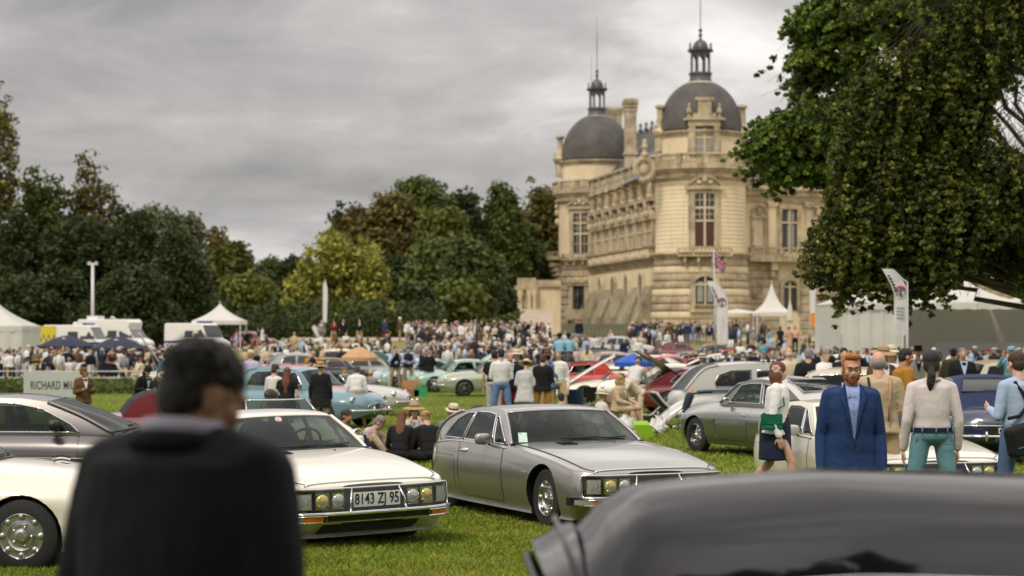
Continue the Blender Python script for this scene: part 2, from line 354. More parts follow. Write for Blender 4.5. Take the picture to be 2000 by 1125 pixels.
def tower(cx, cy, d, sc, keys, tall):
    """keys: image rows of the heights; sc: pixels -> metres at that distance"""
    z = lambda py: Zp(py, d)
    k = {n: z(v) for n, v in keys.items()}
    r = 6.25; A0 = -math.pi/2
    def at(a, rr, zz): return Vector((cx+rr*math.cos(A0+a), cy+rr*math.sin(A0+a), zz))
    cw = [k['ledge']+i*(k['balus0']-k['ledge'])/22 for i in range(23)]; t = MB(); t.lathe([q_ for a_ in cw for q_ in ((r-.012, a_), (r-.012, a_+.02), (r, a_+.04), (r, a_+(k['balus0']-k['ledge'])/22-.03))][:-3], 72, (cx, cy, 0)); tw = cp(t, 'round_tower', STONE, smooth=50)
    # rusticated base: one rounded course after another with sunk joints
    zz = gz(0, d)-1; i = 0; n = 11; zb = k['ledge']-.35; h = (zb-zz)/n
    core = MB(); core.lathe([(r+.1, zz), (r+.02, k['ledge'])], 64, (cx, cy, 0)); cp(core, 'base_core', STONED, tw, True)
    for i in range(n):
        a = zz+i*h; rr = r+.75-.045*i; b = .12; g = MB()
        g.lathe([(r, a+.09), (rr-b, a+.09), (rr, a+.09+b), (rr+.03, a+h/2), (rr, a+h-b), (rr-b, a+h), (r, a+h)], 64, (cx, cy, 0), cap=False)
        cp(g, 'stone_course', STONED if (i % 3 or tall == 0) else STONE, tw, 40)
    g = MB(); g.lathe(moulding(r, k['ledge']-.35, k['ledge']+.5, .95), 72, (cx, cy, 0), cap=False); cp(g, 'ledge', STONED, tw, 40)
    g = MB(); g.lathe(moulding(r, k['balus0']-1.3, k['balus0'], 1.0), 72, (cx, cy, 0), cap=False)
    for q in range(90):   # small brackets under the cornice
        a = q/90*2*math.pi; p = at(a, r+.35, k['balus0']-1.55); g.M = Matrix.Translation(p) @ Matrix.Rotation(A0+a, 4, 'Z'); g.box(-.35, .3, -.11, .11, 0, .35); g.M = None
    g.lathe(moulding(r, k['balus0']-2.0, k['balus0']-1.6, .25), 72, (cx, cy, 0), cap=False)
    cp(g, 'cornice', STONED, tw, 40)
    hb = k['balus1']-k['balus0']; RB = r+.8
    g = MB(); g.lathe([(RB-.25, 0), (RB+.2, 0), (RB+.2, hb*.16), (RB-.25, hb*.16)], 72, (cx, cy, k['balus0']), cap=False)
    g.lathe([(RB-.3, hb*.84), (RB+.25, hb*.84), (RB+.28, hb*.92), (RB+.2, hb), (RB-.3, hb)], 72, (cx, cy, k['balus0']), cap=False)
    bp = baluster_prof(hb*.7, .15)
    for q in range(84):
        a = q/84*2*math.pi; p = at(a, RB, k['balus0']+hb*.15)
        if q % 7 == 0:
            g.M = Matrix.Translation(p) @ Matrix.Rotation(A0+a, 4, 'Z'); g.box(-.24, .24, -.42, .42, 0, hb*.72); g.M = None
        else: g.lathe(bp, 6, tuple(p))
    tag(cp(g, 'balustrade', STONED, tw, 40), kind='stuff')
    # drum and dome
    rd = r-.45
    g = MB(); g.lathe([(rd, k['balus0']), (rd, k['dome0']-.7)], 64, (cx, cy, 0)); cp(g, 'drum', STONE, tw, 50)
    g = MB(); g.lathe(moulding(rd, k['dome0']-.7, k['dome0'], .55), 64, (cx, cy, 0), cap=False); cp(g, 'drum_cornice', STONED, tw, 40)
    H = k['dome1']-k['dome0']; rk = rd+.1
    prof = [(rk*math.cos(q)**.92 if q < 1.56 else 1.3, k['dome0']+H*1.02*math.sin(q)) for q in np.linspace(0, 1.36, 20)]
    prof += [(1.3, k['dome1'])]
    g = MB(); g.lathe(prof, 64, (cx, cy, 0)); cp(g, 'dome', SLATE, tw, True)
    # pale cap ring, lantern with open arches, small cupola and needle
    lz0, lz1, lz2 = k['dome1'], k['lant'], k['cup']; rl = 1.35*sc
    g = MB(); g.lathe([(rl*1.5, lz0-.5), (rl*1.5, lz0-.25), (rl*1.1, lz0)], 32, (cx, cy, 0)); cp(g, 'cap_ring', MULL, tw, 40)
    hl = lz1-lz0
    g = MB(); g.lathe([(rl*1.25, lz0-.2), (rl*1.05, lz0+.08*hl), (rl*1.05, lz0+.2*hl), (rl*1.15, lz0+.22*hl), (rl*1.15, lz0+.28*hl), (rl*.9, lz0+.3*hl)], 24, (cx, cy, 0))
    for q in range(8):
        a = q/8*2*math.pi+.39; p = at(a, rl*.92, lz0+.28*hl)
        g.lathe([(.17, 0), (.13, .1), (.12, hl*.6), (.18, hl*.66)], 8, tuple(p))
        g.M = Matrix.Translation(at(a+math.pi/8, rl*.86, lz0)) @ Matrix.Rotation(A0+a+math.pi/8, 4, 'Z')
        for s_ in (-1, 1):   # arch spandrels
            g.add([(-.05, s_*rl*.33, hl*.68), (.08, s_*rl*.33, hl*.68), (.08, s_*rl*.33, hl*.95), (-.05, s_*rl*.33, hl*.95), (-.05, 0, hl*.86), (.08, 0, hl*.86), (.08, 0, hl*.95), (-.05, 0, hl*.95)], [(0, 1, 5, 4), (1, 2, 6, 5), (0, 4, 7, 3), (3, 7, 6, 2), (0, 3, 2, 1)])
        g.M = None
    g.lathe([(rl*.85, lz0+hl*.92), (rl*1.25, lz0+hl*.95), (rl*1.3, lz1), (rl*.8, lz1+.08)], 24, (cx, cy, 0))
    hc = lz2-lz1
    g.lathe([(rl*.82*math.cos(q), lz1+hc*.8*math.sin(q)) for q in np.linspace(0, 1.35, 8)]+[(.12, lz2)], 16, (cx, cy, 0))
    for q in range(8):
        a = q/8*2*math.pi+.39; g.lathe([(.1, 0), (.14, .2), (.05, .5), (.12, .7), (.02, 1.05)], 6, tuple(at(a, rl*1.1, lz1)))
    cp(g, 'lantern', LEAD, tw, 40)
    g = MB(); g.lathe([(.12, lz2-.1), (.3, lz2+.2), (.1, lz2+.5), (.22, lz2+.8), (.32, lz2+1.0), (.07, lz2+1.15), (.06, (lz2+k['tip'])/2), (.02, k['tip'])], 8, (cx, cy, 0)); cp(g, 'spire', LEAD, tw, True)
    return at, k, r, tw
def wrapbox(g, at, a0, a1, r0, r1, z0, z1, n=6):
    v = []; f = []
    for i in range(n+1):
        a = a0+(a1-a0)*i/n
        v += [at(a, r0, z0), at(a, r1, z0), at(a, r1, z1), at(a, r0, z1)]
    for i in range(n):
        b = i*4
        for q in range(4): f.append((b+q, b+4+q, b+4+(q+1) % 4, b+(q+1) % 4))
    f += [(3, 2, 1, 0), tuple(n*4+q for q in range(4))]
    g.add(v, f)
def pediment(g, at, a0, a1, r0, r1, z0, z1, curved=True):
    """raking pediment of two curved arms with a crest between"""
    wrapbox(g, at, a0*1.15, a1*1.15, r0, r1, z0, z0+(z1-z0)*.2)
    for s_ in (0, 1):
        v = []; f = []; n = 8
        for i in range(n+1):
            t = i/n; a = lerp(a0*1.1, 0, t) if s_ == 0 else lerp(a1*1.1, 0, t)
            zz = z0+(z1-z0)*(.22+.62*(math.sin(t*1.5) if curved else t))
            v += [at(a, r0, zz-.28), at(a, r1, zz-.28), at(a, r1+.1, zz+.1), at(a, r0, zz+.1)]
        for i in range(n):
            for q in range(4): f.append((i*4+q, i*4+4+q, i*4+4+(q+1) % 4, i*4+(q+1) % 4))
        g.add(v, f)
    p = at(0, (r0+r1)/2, z0+(z1-z0)*.25)
    for q in range(3): g.ell(tuple(at((q-1)*(a1-a0)*.16, r1*.99, z0+(z1-z0)*(.55 if q == 1 else .4))), (.38, .3, .45 if q == 1 else .32), 8, 6)
def tower_window(at, r, wa, rows, zlist, sash):
    """tall stone cross window: surround, sunk panes, mullion and transoms; rows = list of (z0, z1, pane material)"""
    z0, z1 = rows[0][0], rows[-1][1]
    g = MB()
    for s_ in (-1, 1):
        wrapbox(g, at, s_*wa, s_*(wa+.10), r-.1, r+.28, z0-.2, z1+.5)
        wrapbox(g, at, s_*(wa+.11), s_*(wa+.15), r-.1, r+.16, z0-.2, z1+.2)
    wrapbox(g, at, -wa-.1, wa+.1, r-.1, r+.27, z1, z1+.48); wrapbox(g, at, -wa-.13, wa+.13, r-.1, r+.36, z1+.5, z1+.75)
    fr = cp(g, 'window', STONED, smooth=False)
    for (a, b, m) in rows:
        for s_ in (-1, 1):
            g = MB(); wrapbox(g, at, s_*.02, s_*wa, r-.02, r+.05, a, b, 3); cp(g, 'pane', m, fr)
            if b-a > 1.2:
                g = MB(); wrapbox(g, at, s_*(wa/2-.006), s_*(wa/2+.006), r+.05, r+.07, a, b, 1)
                wrapbox(g, at, s_*.02, s_*wa, r+.05, r+.068, (a+b)/2-.04, (a+b)/2+.04, 2); cp(g, 'glazing_bar', m if m is WOODP else MULL, fr)
    g = MB(); wrapbox(g, at, -.022, .022, r-.05, r+.2, z0, z1, 1); cp(g, 'mullion', MULL, fr)
    for (a, b, m) in rows[:-1]:
        g = MB(); wrapbox(g, at, -wa, wa, r-.05, r+.18, b, b+.22, 4); cp(g, 'transom', MULL, fr)
    return fr
def balcony(at, a0, a1, r0, r1, z0, z1):
    g = MB(); wrapbox(g, at, a0, a1, r0, r1, z0, z0+.22, 10); h = z1-z0
    wrapbox(g, at, a0, a1, r1-.3, r1, z1-.18, z1, 10); n = 14
    for i in range(n+1):
        a = lerp(a0, a1, i/n)
        if i in (0, n, 4, 10): wrapbox(g, at, a-.02, a+.02, r1-.28, r1-.02, z0+.2, z1-.15, 1)
        else: g.lathe(baluster_prof(h-.35, .13), 6, tuple(at(a, r1-.15, z0+.2)))
    for s_ in (.75, .25, -.25, -.75):
        a = a1*s_; wrapbox(g, at, a-.02, a+.02, r0, r1-.2, z0-.8, z0, 1); wrapbox(g, at, a-.02, a+.02, r0, r0+.45*(r1-r0), z0-1.5, z0-.8, 1)
    tag(cp(g, 'balcony', STONED), kind='stuff')
def oculus_dormer(at, r, wa, z0, z1, ztop):
    g = MB()
    for s_ in (-1, 1): wrapbox(g, at, s_*wa, s_*(wa+.12), r-.5, r+.5, z0, z1+.3, 2); wrapbox(g, at, s_*(wa+.12), s_*(wa+.17), r-.4, r+.3, z0, z1, 2)
    wrapbox(g, at, -wa-.15, wa+.15, r-1.2, r+.5, z1+.3, z1+1.1, 5); wrapbox(g, at, -wa-.24, wa+.24, r-1.2, r+.8, z1+1.1, z1+1.4, 5)
    h = ztop-z1-1.4
    wrapbox(g, at, -wa-.05, wa+.05, r-1, r+.45, z1+1.4, z1+1.4+h*.22, 3); wrapbox(g, at, -wa*.72, wa*.72, r-1, r+.4, z1+1.4+h*.22, z1+1.4+h*.85, 3)
    wrapbox(g, at, -wa*.95, wa*.95, r-1, r+.55, z1+1.4+h*.85, ztop, 3)
    for s_ in (-1, 1):
        g.lathe([(.35, 0), (.4, .2), (.15, .4), (.42, .8), (.3, 1.2), (.1, 1.6), (.2, 1.8), (.02, 2.1)], 8, tuple(at(s_*(wa+.14), r+.2, z1+1.4)))
    wrapbox(g, at, -wa, wa, r-.5, r+.06, z0-.5, z0, 3)
    d_ = cp(g, 'dormer', STONED)
    zm = lerp(z0, z1, .63)
    for s_ in (-1, 1):
        for a, b in ((z0, zm-.1), (zm+.1, z1)):
            q = MB(); wrapbox(q, at, s_*.02, s_*wa, r-.3, r+.1, a, b, 2); cp(q, 'pane', CURT, d_)
            q = MB(); wrapbox(q, at, s_*.02, s_*wa, r+.1, r+.13, (a+b)/2-.03, (a+b)/2+.03, 2); cp(q, 'glazing_bar', MULL, d_)
    q = MB(); wrapbox(q, at, -.02, .02, r-.3, r+.22, z0, z1, 1); wrapbox(q, at, -wa, wa, r-.3, r+.2, zm-.1, zm+.1, 3); cp(q, 'mullion', MULL, d_)
def chimney(name, c, w, dp, z0, z1, parent=None, urn=False):
    g = MB(); g.M = Matrix.Translation((c[0], c[1], 0))
    h = z1-z0
    g.box(-w/2, w/2, -dp/2, dp/2, z0, z0+h*.78)
    for i in range(4): g.box(-w/2-.12*i*.8-.05, w/2+.12*i*.8+.05, -dp/2-.1*i, dp/2+.1*i, z0+h*(.78+.05*i), z0+h*(.828+.05*i))
    g.box(-w/2-.1, w/2+.1, -dp/2-.1, dp/2+.1, z0+h*.978, z1); g.box(-w/2-.2, w/2+.2, -dp/2-.2, dp/2+.2, z0+h*.25, z0+h*.29)
    for q in (-.3, 0, .3): g.box(q*w-.05, q*w+.05, -dp/2-.06, -dp/2, z0+h*.3, z0+h*.74)
    cp(g, name, STONED)
def tourelle(at, a, r, z0, z1):
    """slim stack standing on the tower's rim beside the dome"""
    g = MB(); p = at(a, r, 0); g.M = Matrix.Translation((p.x, p.y, 0)); h = z1-z0
    g.lathe([(.75, z0), (.75, z0+h*.3), (1.0, z0+h*.33), (1.15, z0+h*.42), (.6, z0+h*.48), (.48, z0+h*.5), (.42, z0+h*.9), (.7, z0+h*.93), (.7, z0+h*.97), (.4, z1)], 10, cap=True)
    for s_ in (-1, 1): g.lathe([(.1, 0), (.25, .2), (.1, .5), (.2, .8), (.02, 1.2)], 6, (s_*.9, 0, z0+h*.42))
    g.M = None; cp(g, 'rim_chimney', STONED, smooth=40)

# right tower
d1 = 285.0; c1 = (X(1368, d1), d1)
atR, kR, rR, towR = tower(c1[0], c1[1], d1, 1.05, dict(ledge=503, balus0=331, balus1=306, dome0=262, dome1=160, lant=98, cup=72, tip=-45), 1)
z = lambda py: Zp(py, d1-6)
tower_window(atR, rR, .205, [(z(481), z(433), WOODP), (z(429), z(408), GLZ), (z(403), z(378), GLZ)], None, None)
g = MB(); pediment(g, atR, -.36, .36, rR, rR+.6, z(370), z(337)); cp(g, 'pediment', STONED, smooth=40)
balcony(atR, -.5, .5, rR, rR+1.5, z(501), z(484))
oculus_dormer(atR, rR-.45, .21, z(300), z(250), z(190))
for a in (-1.35, 1.35): tourelle(atR, a, rR-.4, z(290), z(197))
# string course on the wall
g = MB(); g.lathe(moulding(rR, z(359), z(356), .18), 72, (c1[0], c1[1], 0), cap=False); cp(g, 'string_course', STONE, smooth=40)
def arch_window(at, r, wa, z0, zs, z1, name='arched_window'):
    g = MB(); n = 14
    for i in range(n):      # voussoirs
        t0, t1 = math.pi*i/n, math.pi*(i+.9)/n
        pts = []
        for t, rr in ((t0, 1.0), (t1, 1.0), (t1, 1.45), (t0, 1.45)):
            pts.append((math.cos(t)*wa*rr, zs+math.sin(t)*(z1-zs)*rr))
        v = [at(a, r+dd, zz) for dd in (-.1, .35) for a, zz in pts]
        g.add(v, [(0, 1, 2, 3), (7, 6, 5, 4)]+[(q, (q+1) % 4+0, (q+1) % 4+4, q+4) for q in range(4)])
    for s_ in (-1, 1): wrapbox(g, at, s_*wa, s_*wa*1.4, r-.1, r+.3, z0-.8, zs, 2)
    wrapbox(g, at, -wa*1.5, wa*1.5, r-.1, r+.45, z0-1.1, z0-.8, 5)
    o = cp(g, name, STONED)
    q = MB(); v = [at(0, r+.1, z0)]; pts = [(-wa, z0), (wa, z0), (wa, zs)]+[(math.cos(t)*wa, zs+math.sin(t)*(z1-zs)) for t in np.linspace(0, math.pi, 10)]+[(-wa, zs)]
    q.add([at(a, r+.08, zz) for a, zz in pts], [tuple(range(len(pts)))]); cp(q, 'pane', GLZ, o)
    for s_ in (-1, 1):
        q = MB(); wrapbox(q, at, s_*wa*.2, s_*wa*.75, r+.085, r+.1, z0+.3, zs+.4, 2); cp(q, 'drawn_curtain', CURT, o)
    q = MB(); wrapbox(q, at, -wa*.07, wa*.07, r+.08, r+.28, z0, z1, 1); wrapbox(q, at, -wa, wa, r+.08, r+.24, zs-.1, zs+.12, 3)
    for s_ in (-1, 1): wrapbox(q, at, s_*wa*.93, s_*wa, r+.08, r+.22, z0, zs, 1)
    cp(q, 'mullion', MULL, o)
    q = MB(); wrapbox(q, at, -wa, wa, r+.1, r+.5, z0-.18, z0, 3); wrapbox(q, at, -wa, wa, r+.1, r+.4, z0-.8, z0-.72, 3)
    for i in range(7): q.lathe(baluster_prof(.56, .1), 6, tuple(at(lerp(-wa, wa, (i+.5)/7), r+.3, z0-.74)))
    cp(q, 'window_balustrade', STONED, o)
arch_window(atR, rR+.72, .2, z(594), z(556), z(540))

# left tower, farther back
d2 = 334.0; c2 = (X(1166, d2), d2)
atL, kL, rL, towL = tower(c2[0], c2[1], d2, 1.0, dict(ledge=512, balus0=377, balus1=356, dome0=317, dome1=226, lant=174, cup=150, tip=28), 0)
z = lambda py: Zp(py, d2-6)
aw = -.47
atL2 = lambda a, r, zz: atL(a+aw, r, zz)
tower_window(atL2, rL, .2, [(z(494), z(458), GLZ), (z(454), z(437), GLZ), (z(433), z(416), GLZ)], None, None)
g = MB(); pediment(g, atL2, -.34, .34, rL, rL+.6, z(408), z(383)); cp(g, 'pediment', STONED, smooth=40)
balcony(atL2, -.42, .42, rL, rL+1.2, z(508), z(495))
tourelle(atL, -1.5, rL-.2, z(340), z(258))
# niche with statue in the tower foot
g = MB(); pediment(g, atL2, -.3, .3, rL+.7, rL+1.2, z(558), z(543), False)
for s_ in (-1, 1): wrapbox(g, atL2, s_*.14, s_*.25, rL+.6, rL+1.0, z(604), z(558), 2)
wrapbox(g, atL2, -.3, .3, rL+.5, rL+1.5, z(625), z(604), 4); ni = cp(g, 'niche', STONED)
g = MB(); wrapbox(g, atL2, -.14, .14, rL+.68, rL+.72, z(604), z(558), 3); cp(g, 'niche_recess', GLZ, ni)
g = MB(); b = atL2(0, rL+1.1, z(603)); g.M = Matrix.Translation(b)
g.lathe([(.5, 0), (.45, .3), (.3, .8), (.35, 1.5), (.42, 2.1), (.3, 2.5), (.15, 2.65), (.2, 2.85), (.2, 3.05), (.05, 3.2)], 10); g.tube([(-.35, 0, 2.3), (-.5, -.2, 1.6), (-.2, -.4, 1.2)], .1, 6); cp(g, 'statue', mat('bronze', (.06, .065, .055), .5, .5), ni, True)
# console cluster carrying a corner gallery on the tower's left flank
g = MB(); a = -1.45
for i in range(5): wrapbox(g, atL, a-.12, a+.3, rL, rL+.5+.28*i, z(556)+i*.75, z(556)+i*.75+.6, 3)
wrapbox(g, atL, a-.15, a+.5, rL, rL+1.9, z(506), z(500), 4); wrapbox(g, atL, a-.15, a+.5, rL+1.6, rL+1.9, z(493), z(491), 4)
for i in range(5): g.lathe(baluster_prof(1.0, .14), 6, tuple(atL(a-.1+i*.14, rL+1.75, z(504))))
cp(g, 'corner_gallery', STONED, smooth=40)
g = MB()
for zz in (z(400), z(412), z(430)): g.ell(tuple(atL(-1.5, rL+.2, zz)), (.5, .5, .6), 8, 6)
cp(g, 'carved_scroll', STONED, smooth=True)

# oblique wing between the towers
P0 = Vector((X(1150, 331), 331, 0)); P1 = Vector((X(1281, 287), 287, 0)); Uv = (P1-P0); LW = Uv.length; Uv.normalize(); Nv = Vector((Uv.y, -Uv.x, 0))
if Nv.y > 0: Nv = -Nv
def wz(py): return Zp(py, 330)      # heights read at the wing's far end
def W(u, n, zz): p = P0+Uv*u+Nv*n; return (p.x, p.y, zz)
def wb(g, u0, u1, z0, z1, n0, n1):
    v = [W(u, n, zz) for u in (u0, u1) for n in (n0, n1) for zz in (z0, z1)]
    g.add(v, [(0, 1, 3, 2), (4, 6, 7, 5), (0, 4, 5, 1), (2, 3, 7, 6), (0, 2, 6, 4), (1, 5, 7, 3)])
g = MB(); wb(g, 0, LW, 0, wz(378), -9, 0); cp(g, 'wing_wall', STONE)
for i in range(8):
    u0 = .6+i*(LW-1)/8; u1 = u0+(LW-1)/8-.5; uw = (u1-u0)
    fr = MB(); zb_, zt_ = wz(499), wz(456); zm = (zb_+zt_)/2+.2
    for k in range(5):
        uu = u0+uw*k/4; wb(fr, uu-(.28 if k in (0, 4) else .07), uu+(.28 if k in (0, 4) else .07), zb_-.3, zt_+.35, 0, .3 if k in (0, 4) else .2)
    wb(fr, u0, u1, zt_, zt_+.4, 0, .26); wb(fr, u0, u1, zm-.12, zm+.14, 0, .22); wb(fr, u0, u1, zb_-.3, zb_, 0, .35)
    w_ = cp(fr, 'window', MULL)
    for k in range(4):
        for a, b in ((zb_, zm-.12), (zm+.14, zt_)):
            q = MB(); wb(q, u0+uw*k/4+.07, u0+uw*(k+1)/4-.07, a, b, -.02, .03); cp(q, 'pane', CURT if (k+i) % 2 else GLZ, w_)
            q = MB(); um = u0+uw*(k+.5)/4; wb(q, um-.03, um+.03, a, b, .03, .06); cp(q, 'glazing_bar', MULL, w_)
    # sill panels and ornament over each window
    q = MB(); wb(q, u0, u1, wz(520), wz(505), 0, .9); wb(q, u0+.3, u1-.3, wz(517), wz(508), .9, 1.0)
    cp(q, 'parapet_panel', STONE)
    q = MB(); um = (u0+u1)/2
    t = [(math.cos(a)*uw*.36, math.sin(a)*1.9) for a in np.linspace(0, math.pi, 12)]
    q.tube([W(um+a, .35, wz(449)+b) for a, b in t], .28, 6); q.ell(W(um, .4, wz(446)), (.7, .7, .7), 8, 6); q.ell(W(um, .5, wz(431)), (.55, .55, .9), 8, 6)
    cp(q, 'arched_crest', STONED, smooth=40)
    q = MB(); q.M = Matrix.Translation(W(u1+.25, .6, wz(421)))
    q.lathe([(.55, 0), (.6, .3), (.3, .6), (.5, 1.2), (.35, 1.9), (.22, 2.2), (.5, 2.6), (.6, 2.75), (.35, 3.1), (.25, 3.5), (.1, 3.8)], 8); q.M = None; q.ell(W(u1+.25, .3, wz(450)), (.45, .45, .9), 8, 6); wb(q, u1+.0, u1+.5, wz(497), wz(452), .2, .45)
    cp(q, 'roof_finial', STONED, smooth=40)
    q = MB(); wb(q, u0+.5, u1-.5, wz(418), wz(392), -1.5, .05); wb(q, u0+.1, u1-.1, wz(393), wz(390), -1.5, .4)
    dm = cp(q, 'attic_dormer', STONE); q = MB(); wb(q, u0+1.1, u1-1.1, wz(415), wz(397), .04, .08); cp(q, 'pane', STONED, dm)
for a, b, k in ((425, 421, .9), (437, 434, .5), (455.5, 452, .5), (504, 500, 1.15), (522, 520, 1.1), (387, 381, .8)):
    q = MB(); wb(q, 0, LW, wz(a), wz(b), 0, k); cp(q, 'cornice', STONED)
q = MB()
for i in range(40):
    u = .5+i*(LW-.8)/40
    for k in range(3): wb(q, u, u+.45, wz(536)+k*.42, wz(536)+k*.42+.4, 0, .35+.25*k)
tag(cp(q, 'corbel_table', STONED), kind='stuff')
hb = wz(354)-wz(379); q = MB(); wb(q, 0, LW, wz(381), wz(378), -.5, .75); wb(q, 0, LW, wz(357), wz(353), .2, .75)
for i in range(76):
    u = .3+i*(LW-.5)/76
    if i % 9 == 0: wb(q, u-.25, u+.25, wz(379), wz(355), .2, .7)
    else: q.lathe(baluster_prof(wz(356)-wz(378), .16), 6, W(u, .47, wz(378)))
tag(cp(q, 'balustrade', STONED), kind='stuff')
# battered foot with deep pointed niches
zt_, zk, zbm = wz(540), wz(570), gz(0, 300)-1
nn = 5; q = MB(); wb(q, 0, LW, zk, zt_, 0, .8)
q2 = MB(); v = [W(0, 0, zbm), W(0, 4.2, zbm), W(0, .8, zk), W(0, 0, zk), W(LW, 0, zbm), W(LW, 4.2, zbm), W(LW, .8, zk), W(LW, 0, zk)]
cp(q, 'foot_wall', STONE); ft = MB(); seg = LW/nn
for i in range(nn):
    u0, u1 = i*seg, (i+1)*seg; f0, f1 = u0+seg*.36, u0+seg*.64
    for a, b in ((u0, f0), (f1, u1)):
        ft.add([W(a, -.5, zbm), W(a, 4.2, zbm), W(a, .85, zk), W(a, -.5, zk), W(b, -.5, zbm), W(b, 4.2, zbm), W(b, .85, zk), W(b, -.5, zk)], [(0, 1, 2, 3), (7, 6, 5, 4), (1, 5, 6, 2), (3, 2, 6, 7), (0, 4, 5, 1)])
    ft.add([W(f0, -.5, zbm), W(f0, 4.0, zbm), W(f0, 3.5, wz(622)), W(f0, -.5, wz(622)), W(f1, -.5, zbm), W(f1, 4.0, zbm), W(f1, 3.5, wz(622)), W(f1, -.5, wz(622))], [(0, 1, 2, 3), (7, 6, 5, 4), (1, 5, 6, 2), (3, 2, 6, 7)])
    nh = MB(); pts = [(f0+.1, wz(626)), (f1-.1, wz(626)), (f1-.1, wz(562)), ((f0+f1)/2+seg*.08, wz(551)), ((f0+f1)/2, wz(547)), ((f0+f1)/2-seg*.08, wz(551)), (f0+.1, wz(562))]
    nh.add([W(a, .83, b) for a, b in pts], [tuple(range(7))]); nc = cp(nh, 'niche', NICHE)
    nh = MB(); nh.tube([W(a, .95, b) for a, b in pts[1:]+pts[:1]], .33, 6); cp(nh, 'niche_surround', STONED, nc, 40)
cp(ft, 'battered_foot', STONEG)
# big curled scroll where the wing meets the right tower
q = MB(); cS = Vector((X(1258, 280), 280, Zp(331, 280)))
q.tube([cS+Vector((math.cos(a)*1.2, 0, math.sin(a)*1.5)) for a in np.linspace(-2.2, 3.6, 24)], [.4]*24, 8); q.ell(tuple(cS), (.7, .5, .8), 8, 6)
q.lathe([(.5, 0), (.6, .3), (.3, .8), (.5, 1.4), (.3, 1.8), (.35, 2.2), (.05, 2.5)], 8, (cS.x+.1, cS.y, cS.z+1.7)); cp(q, 'stone_scroll', STONED, smooth=40)
# slate roofs and tall chimneys behind
q = MB()
def gable(g, a, b, wdt, z0, z1):
    a = Vector(a); b = Vector(b); t = (b-a).normalized(); n = Vector((t.y, -t.x, 0))
    p = [a+n*wdt, a-n*wdt, b+n*wdt, b-n*wdt]; tp = [a+t*wdt*.5, b-t*wdt*.5]
    g.add([(q_.x, q_.y, z0) for q_ in p]+[(q_.x, q_.y, z1) for q_ in tp], [(0, 2, 5, 4), (1, 4, 5, 3), (0, 4, 1), (2, 3, 5)])
gable(q, (P0.x+6, P0.y+2, 0), (P1.x+3, P1.y+4, 0), 5.5, wz(385), wz(318)); cp(q, 'slate_roof', mat('blue_slate', (.10, .11, .14), .5, nz=(1, .3)))
q = MB(); gable(q, (X(1225, 345), 340, 0), (X(1330, 320), 318, 0), 7, wz(340), wz(252)); cp(q, 'rear_roof', SLATE)
q = MB(); 
for i in range(9): q.lathe([(.3, 0), (.4, .3), (.1, .8), (.3, 1.1), (.02, 1.5)], 6, (lerp(X(1228, 340), X(1320, 320), i/8), lerp(338, 320, i/8), wz(252)-.2))
cp(q, 'roof_cresting', LEAD)
dc = 318
chimney('chimney', (X(1231, dc), dc), 1.75, 2.6, Zp(340, dc), Zp(194, dc))
chimney('chimney', (X(1198, 345), 345), 2.8, 2.0, Zp(300, 345), Zp(210, 345))
g = MB(); g.lathe([(.08, Zp(232, 350)), (.05, Zp(180, 350)), (.02, Zp(105, 350))], 6, (X(1155, 350), 350, 0)); cp(g, 'far_spire', LEAD)

# right wing, turned away to the right
Q0 = Vector((X(1452, 290), 290, 0)); Q1 = Vector((X(2120, 312), 312, 0)); Uq = (Q1-Q0); LQ = Uq.length; Uq.normalize(); Nq = Vector((Uq.y, -Uq.x, 0))
if Nq.y > 0: Nq = -Nq
def V(u, n, zz): p = Q0+Uq*u+Nq*n; return (p.x, p.y, zz)
def vb(g, u0, u1, z0, z1, n0, n1):
    v = [V(u, n, zz) for u in (u0, u1) for n in (n0, n1) for zz in (z0, z1)]
    g.add(v, [(0, 1, 3, 2), (4, 6, 7, 5), (0, 4, 5, 1), (2, 3, 7, 6), (0, 2, 6, 4), (1, 5, 7, 3)])
rz = lambda py: Zp(py, 292)
def uq(px):   # image column -> distance along this wing
    s_ = (px-1000)/FPX; return (s_*Q0.y-Q0.x)/(Uq.x-s_*Uq.y)
g = MB(); vb(g, -2, LQ, 0, rz(372), -12, 0); cp(g, 'right_wing_wall', STONE)
for a, b, k in ((383, 372, .9), (372, 366, 1.3), (395, 391, .35), (512, 499, 1.9)):
    g = MB(); vb(g, 0, LQ, rz(a), rz(b), 0, k); cp(g, 'cornice', STONED)
g = MB(); vb(g, 0, LQ, rz(352), rz(349), .4, 1.0); vb(g, 0, LQ, rz(367), rz(364), .3, 1.1); n = int(LQ/.6)
for i in range(n):
    u = .3+i*.6
    if i % 8 == 0: vb(g, u-.25, u+.25, rz(366), rz(350), .4, .95)
    else: g.lathe(baluster_prof(rz(351)-rz(365), .14), 6, V(u, .7, rz(365)))
vb(g, 0, LQ, rz(487), rz(484), 1.5, 1.9)
for i in range(n):
    u = .3+i*.6
    if i % 8 == 0: vb(g, u-.3, u+.3, rz(500), rz(485), 1.45, 1.95)
    else: g.lathe(baluster_prof(rz(486)-rz(500), .15), 6, V(u, 1.7, rz(500)))
tag(cp(g, 'balustrade', STONED), kind='stuff')
g = MB(); g.add([V(0, .3, rz(352)), V(LQ, .3, rz(352)), V(LQ, -6, rz(270)), V(0, -6, rz(270))], [(0, 1, 2, 3)]); g.add([V(0, -6, rz(270)), V(LQ, -6, rz(270)), V(LQ, -12, rz(352)), V(0, -12, rz(352)), V(0, .3, rz(352))], [(0, 1, 2, 3), (0, 3, 4)]); cp(g, 'right_slate_roof', SLATE)
bays = [1541, 1655, 1775, 1895, 2010]
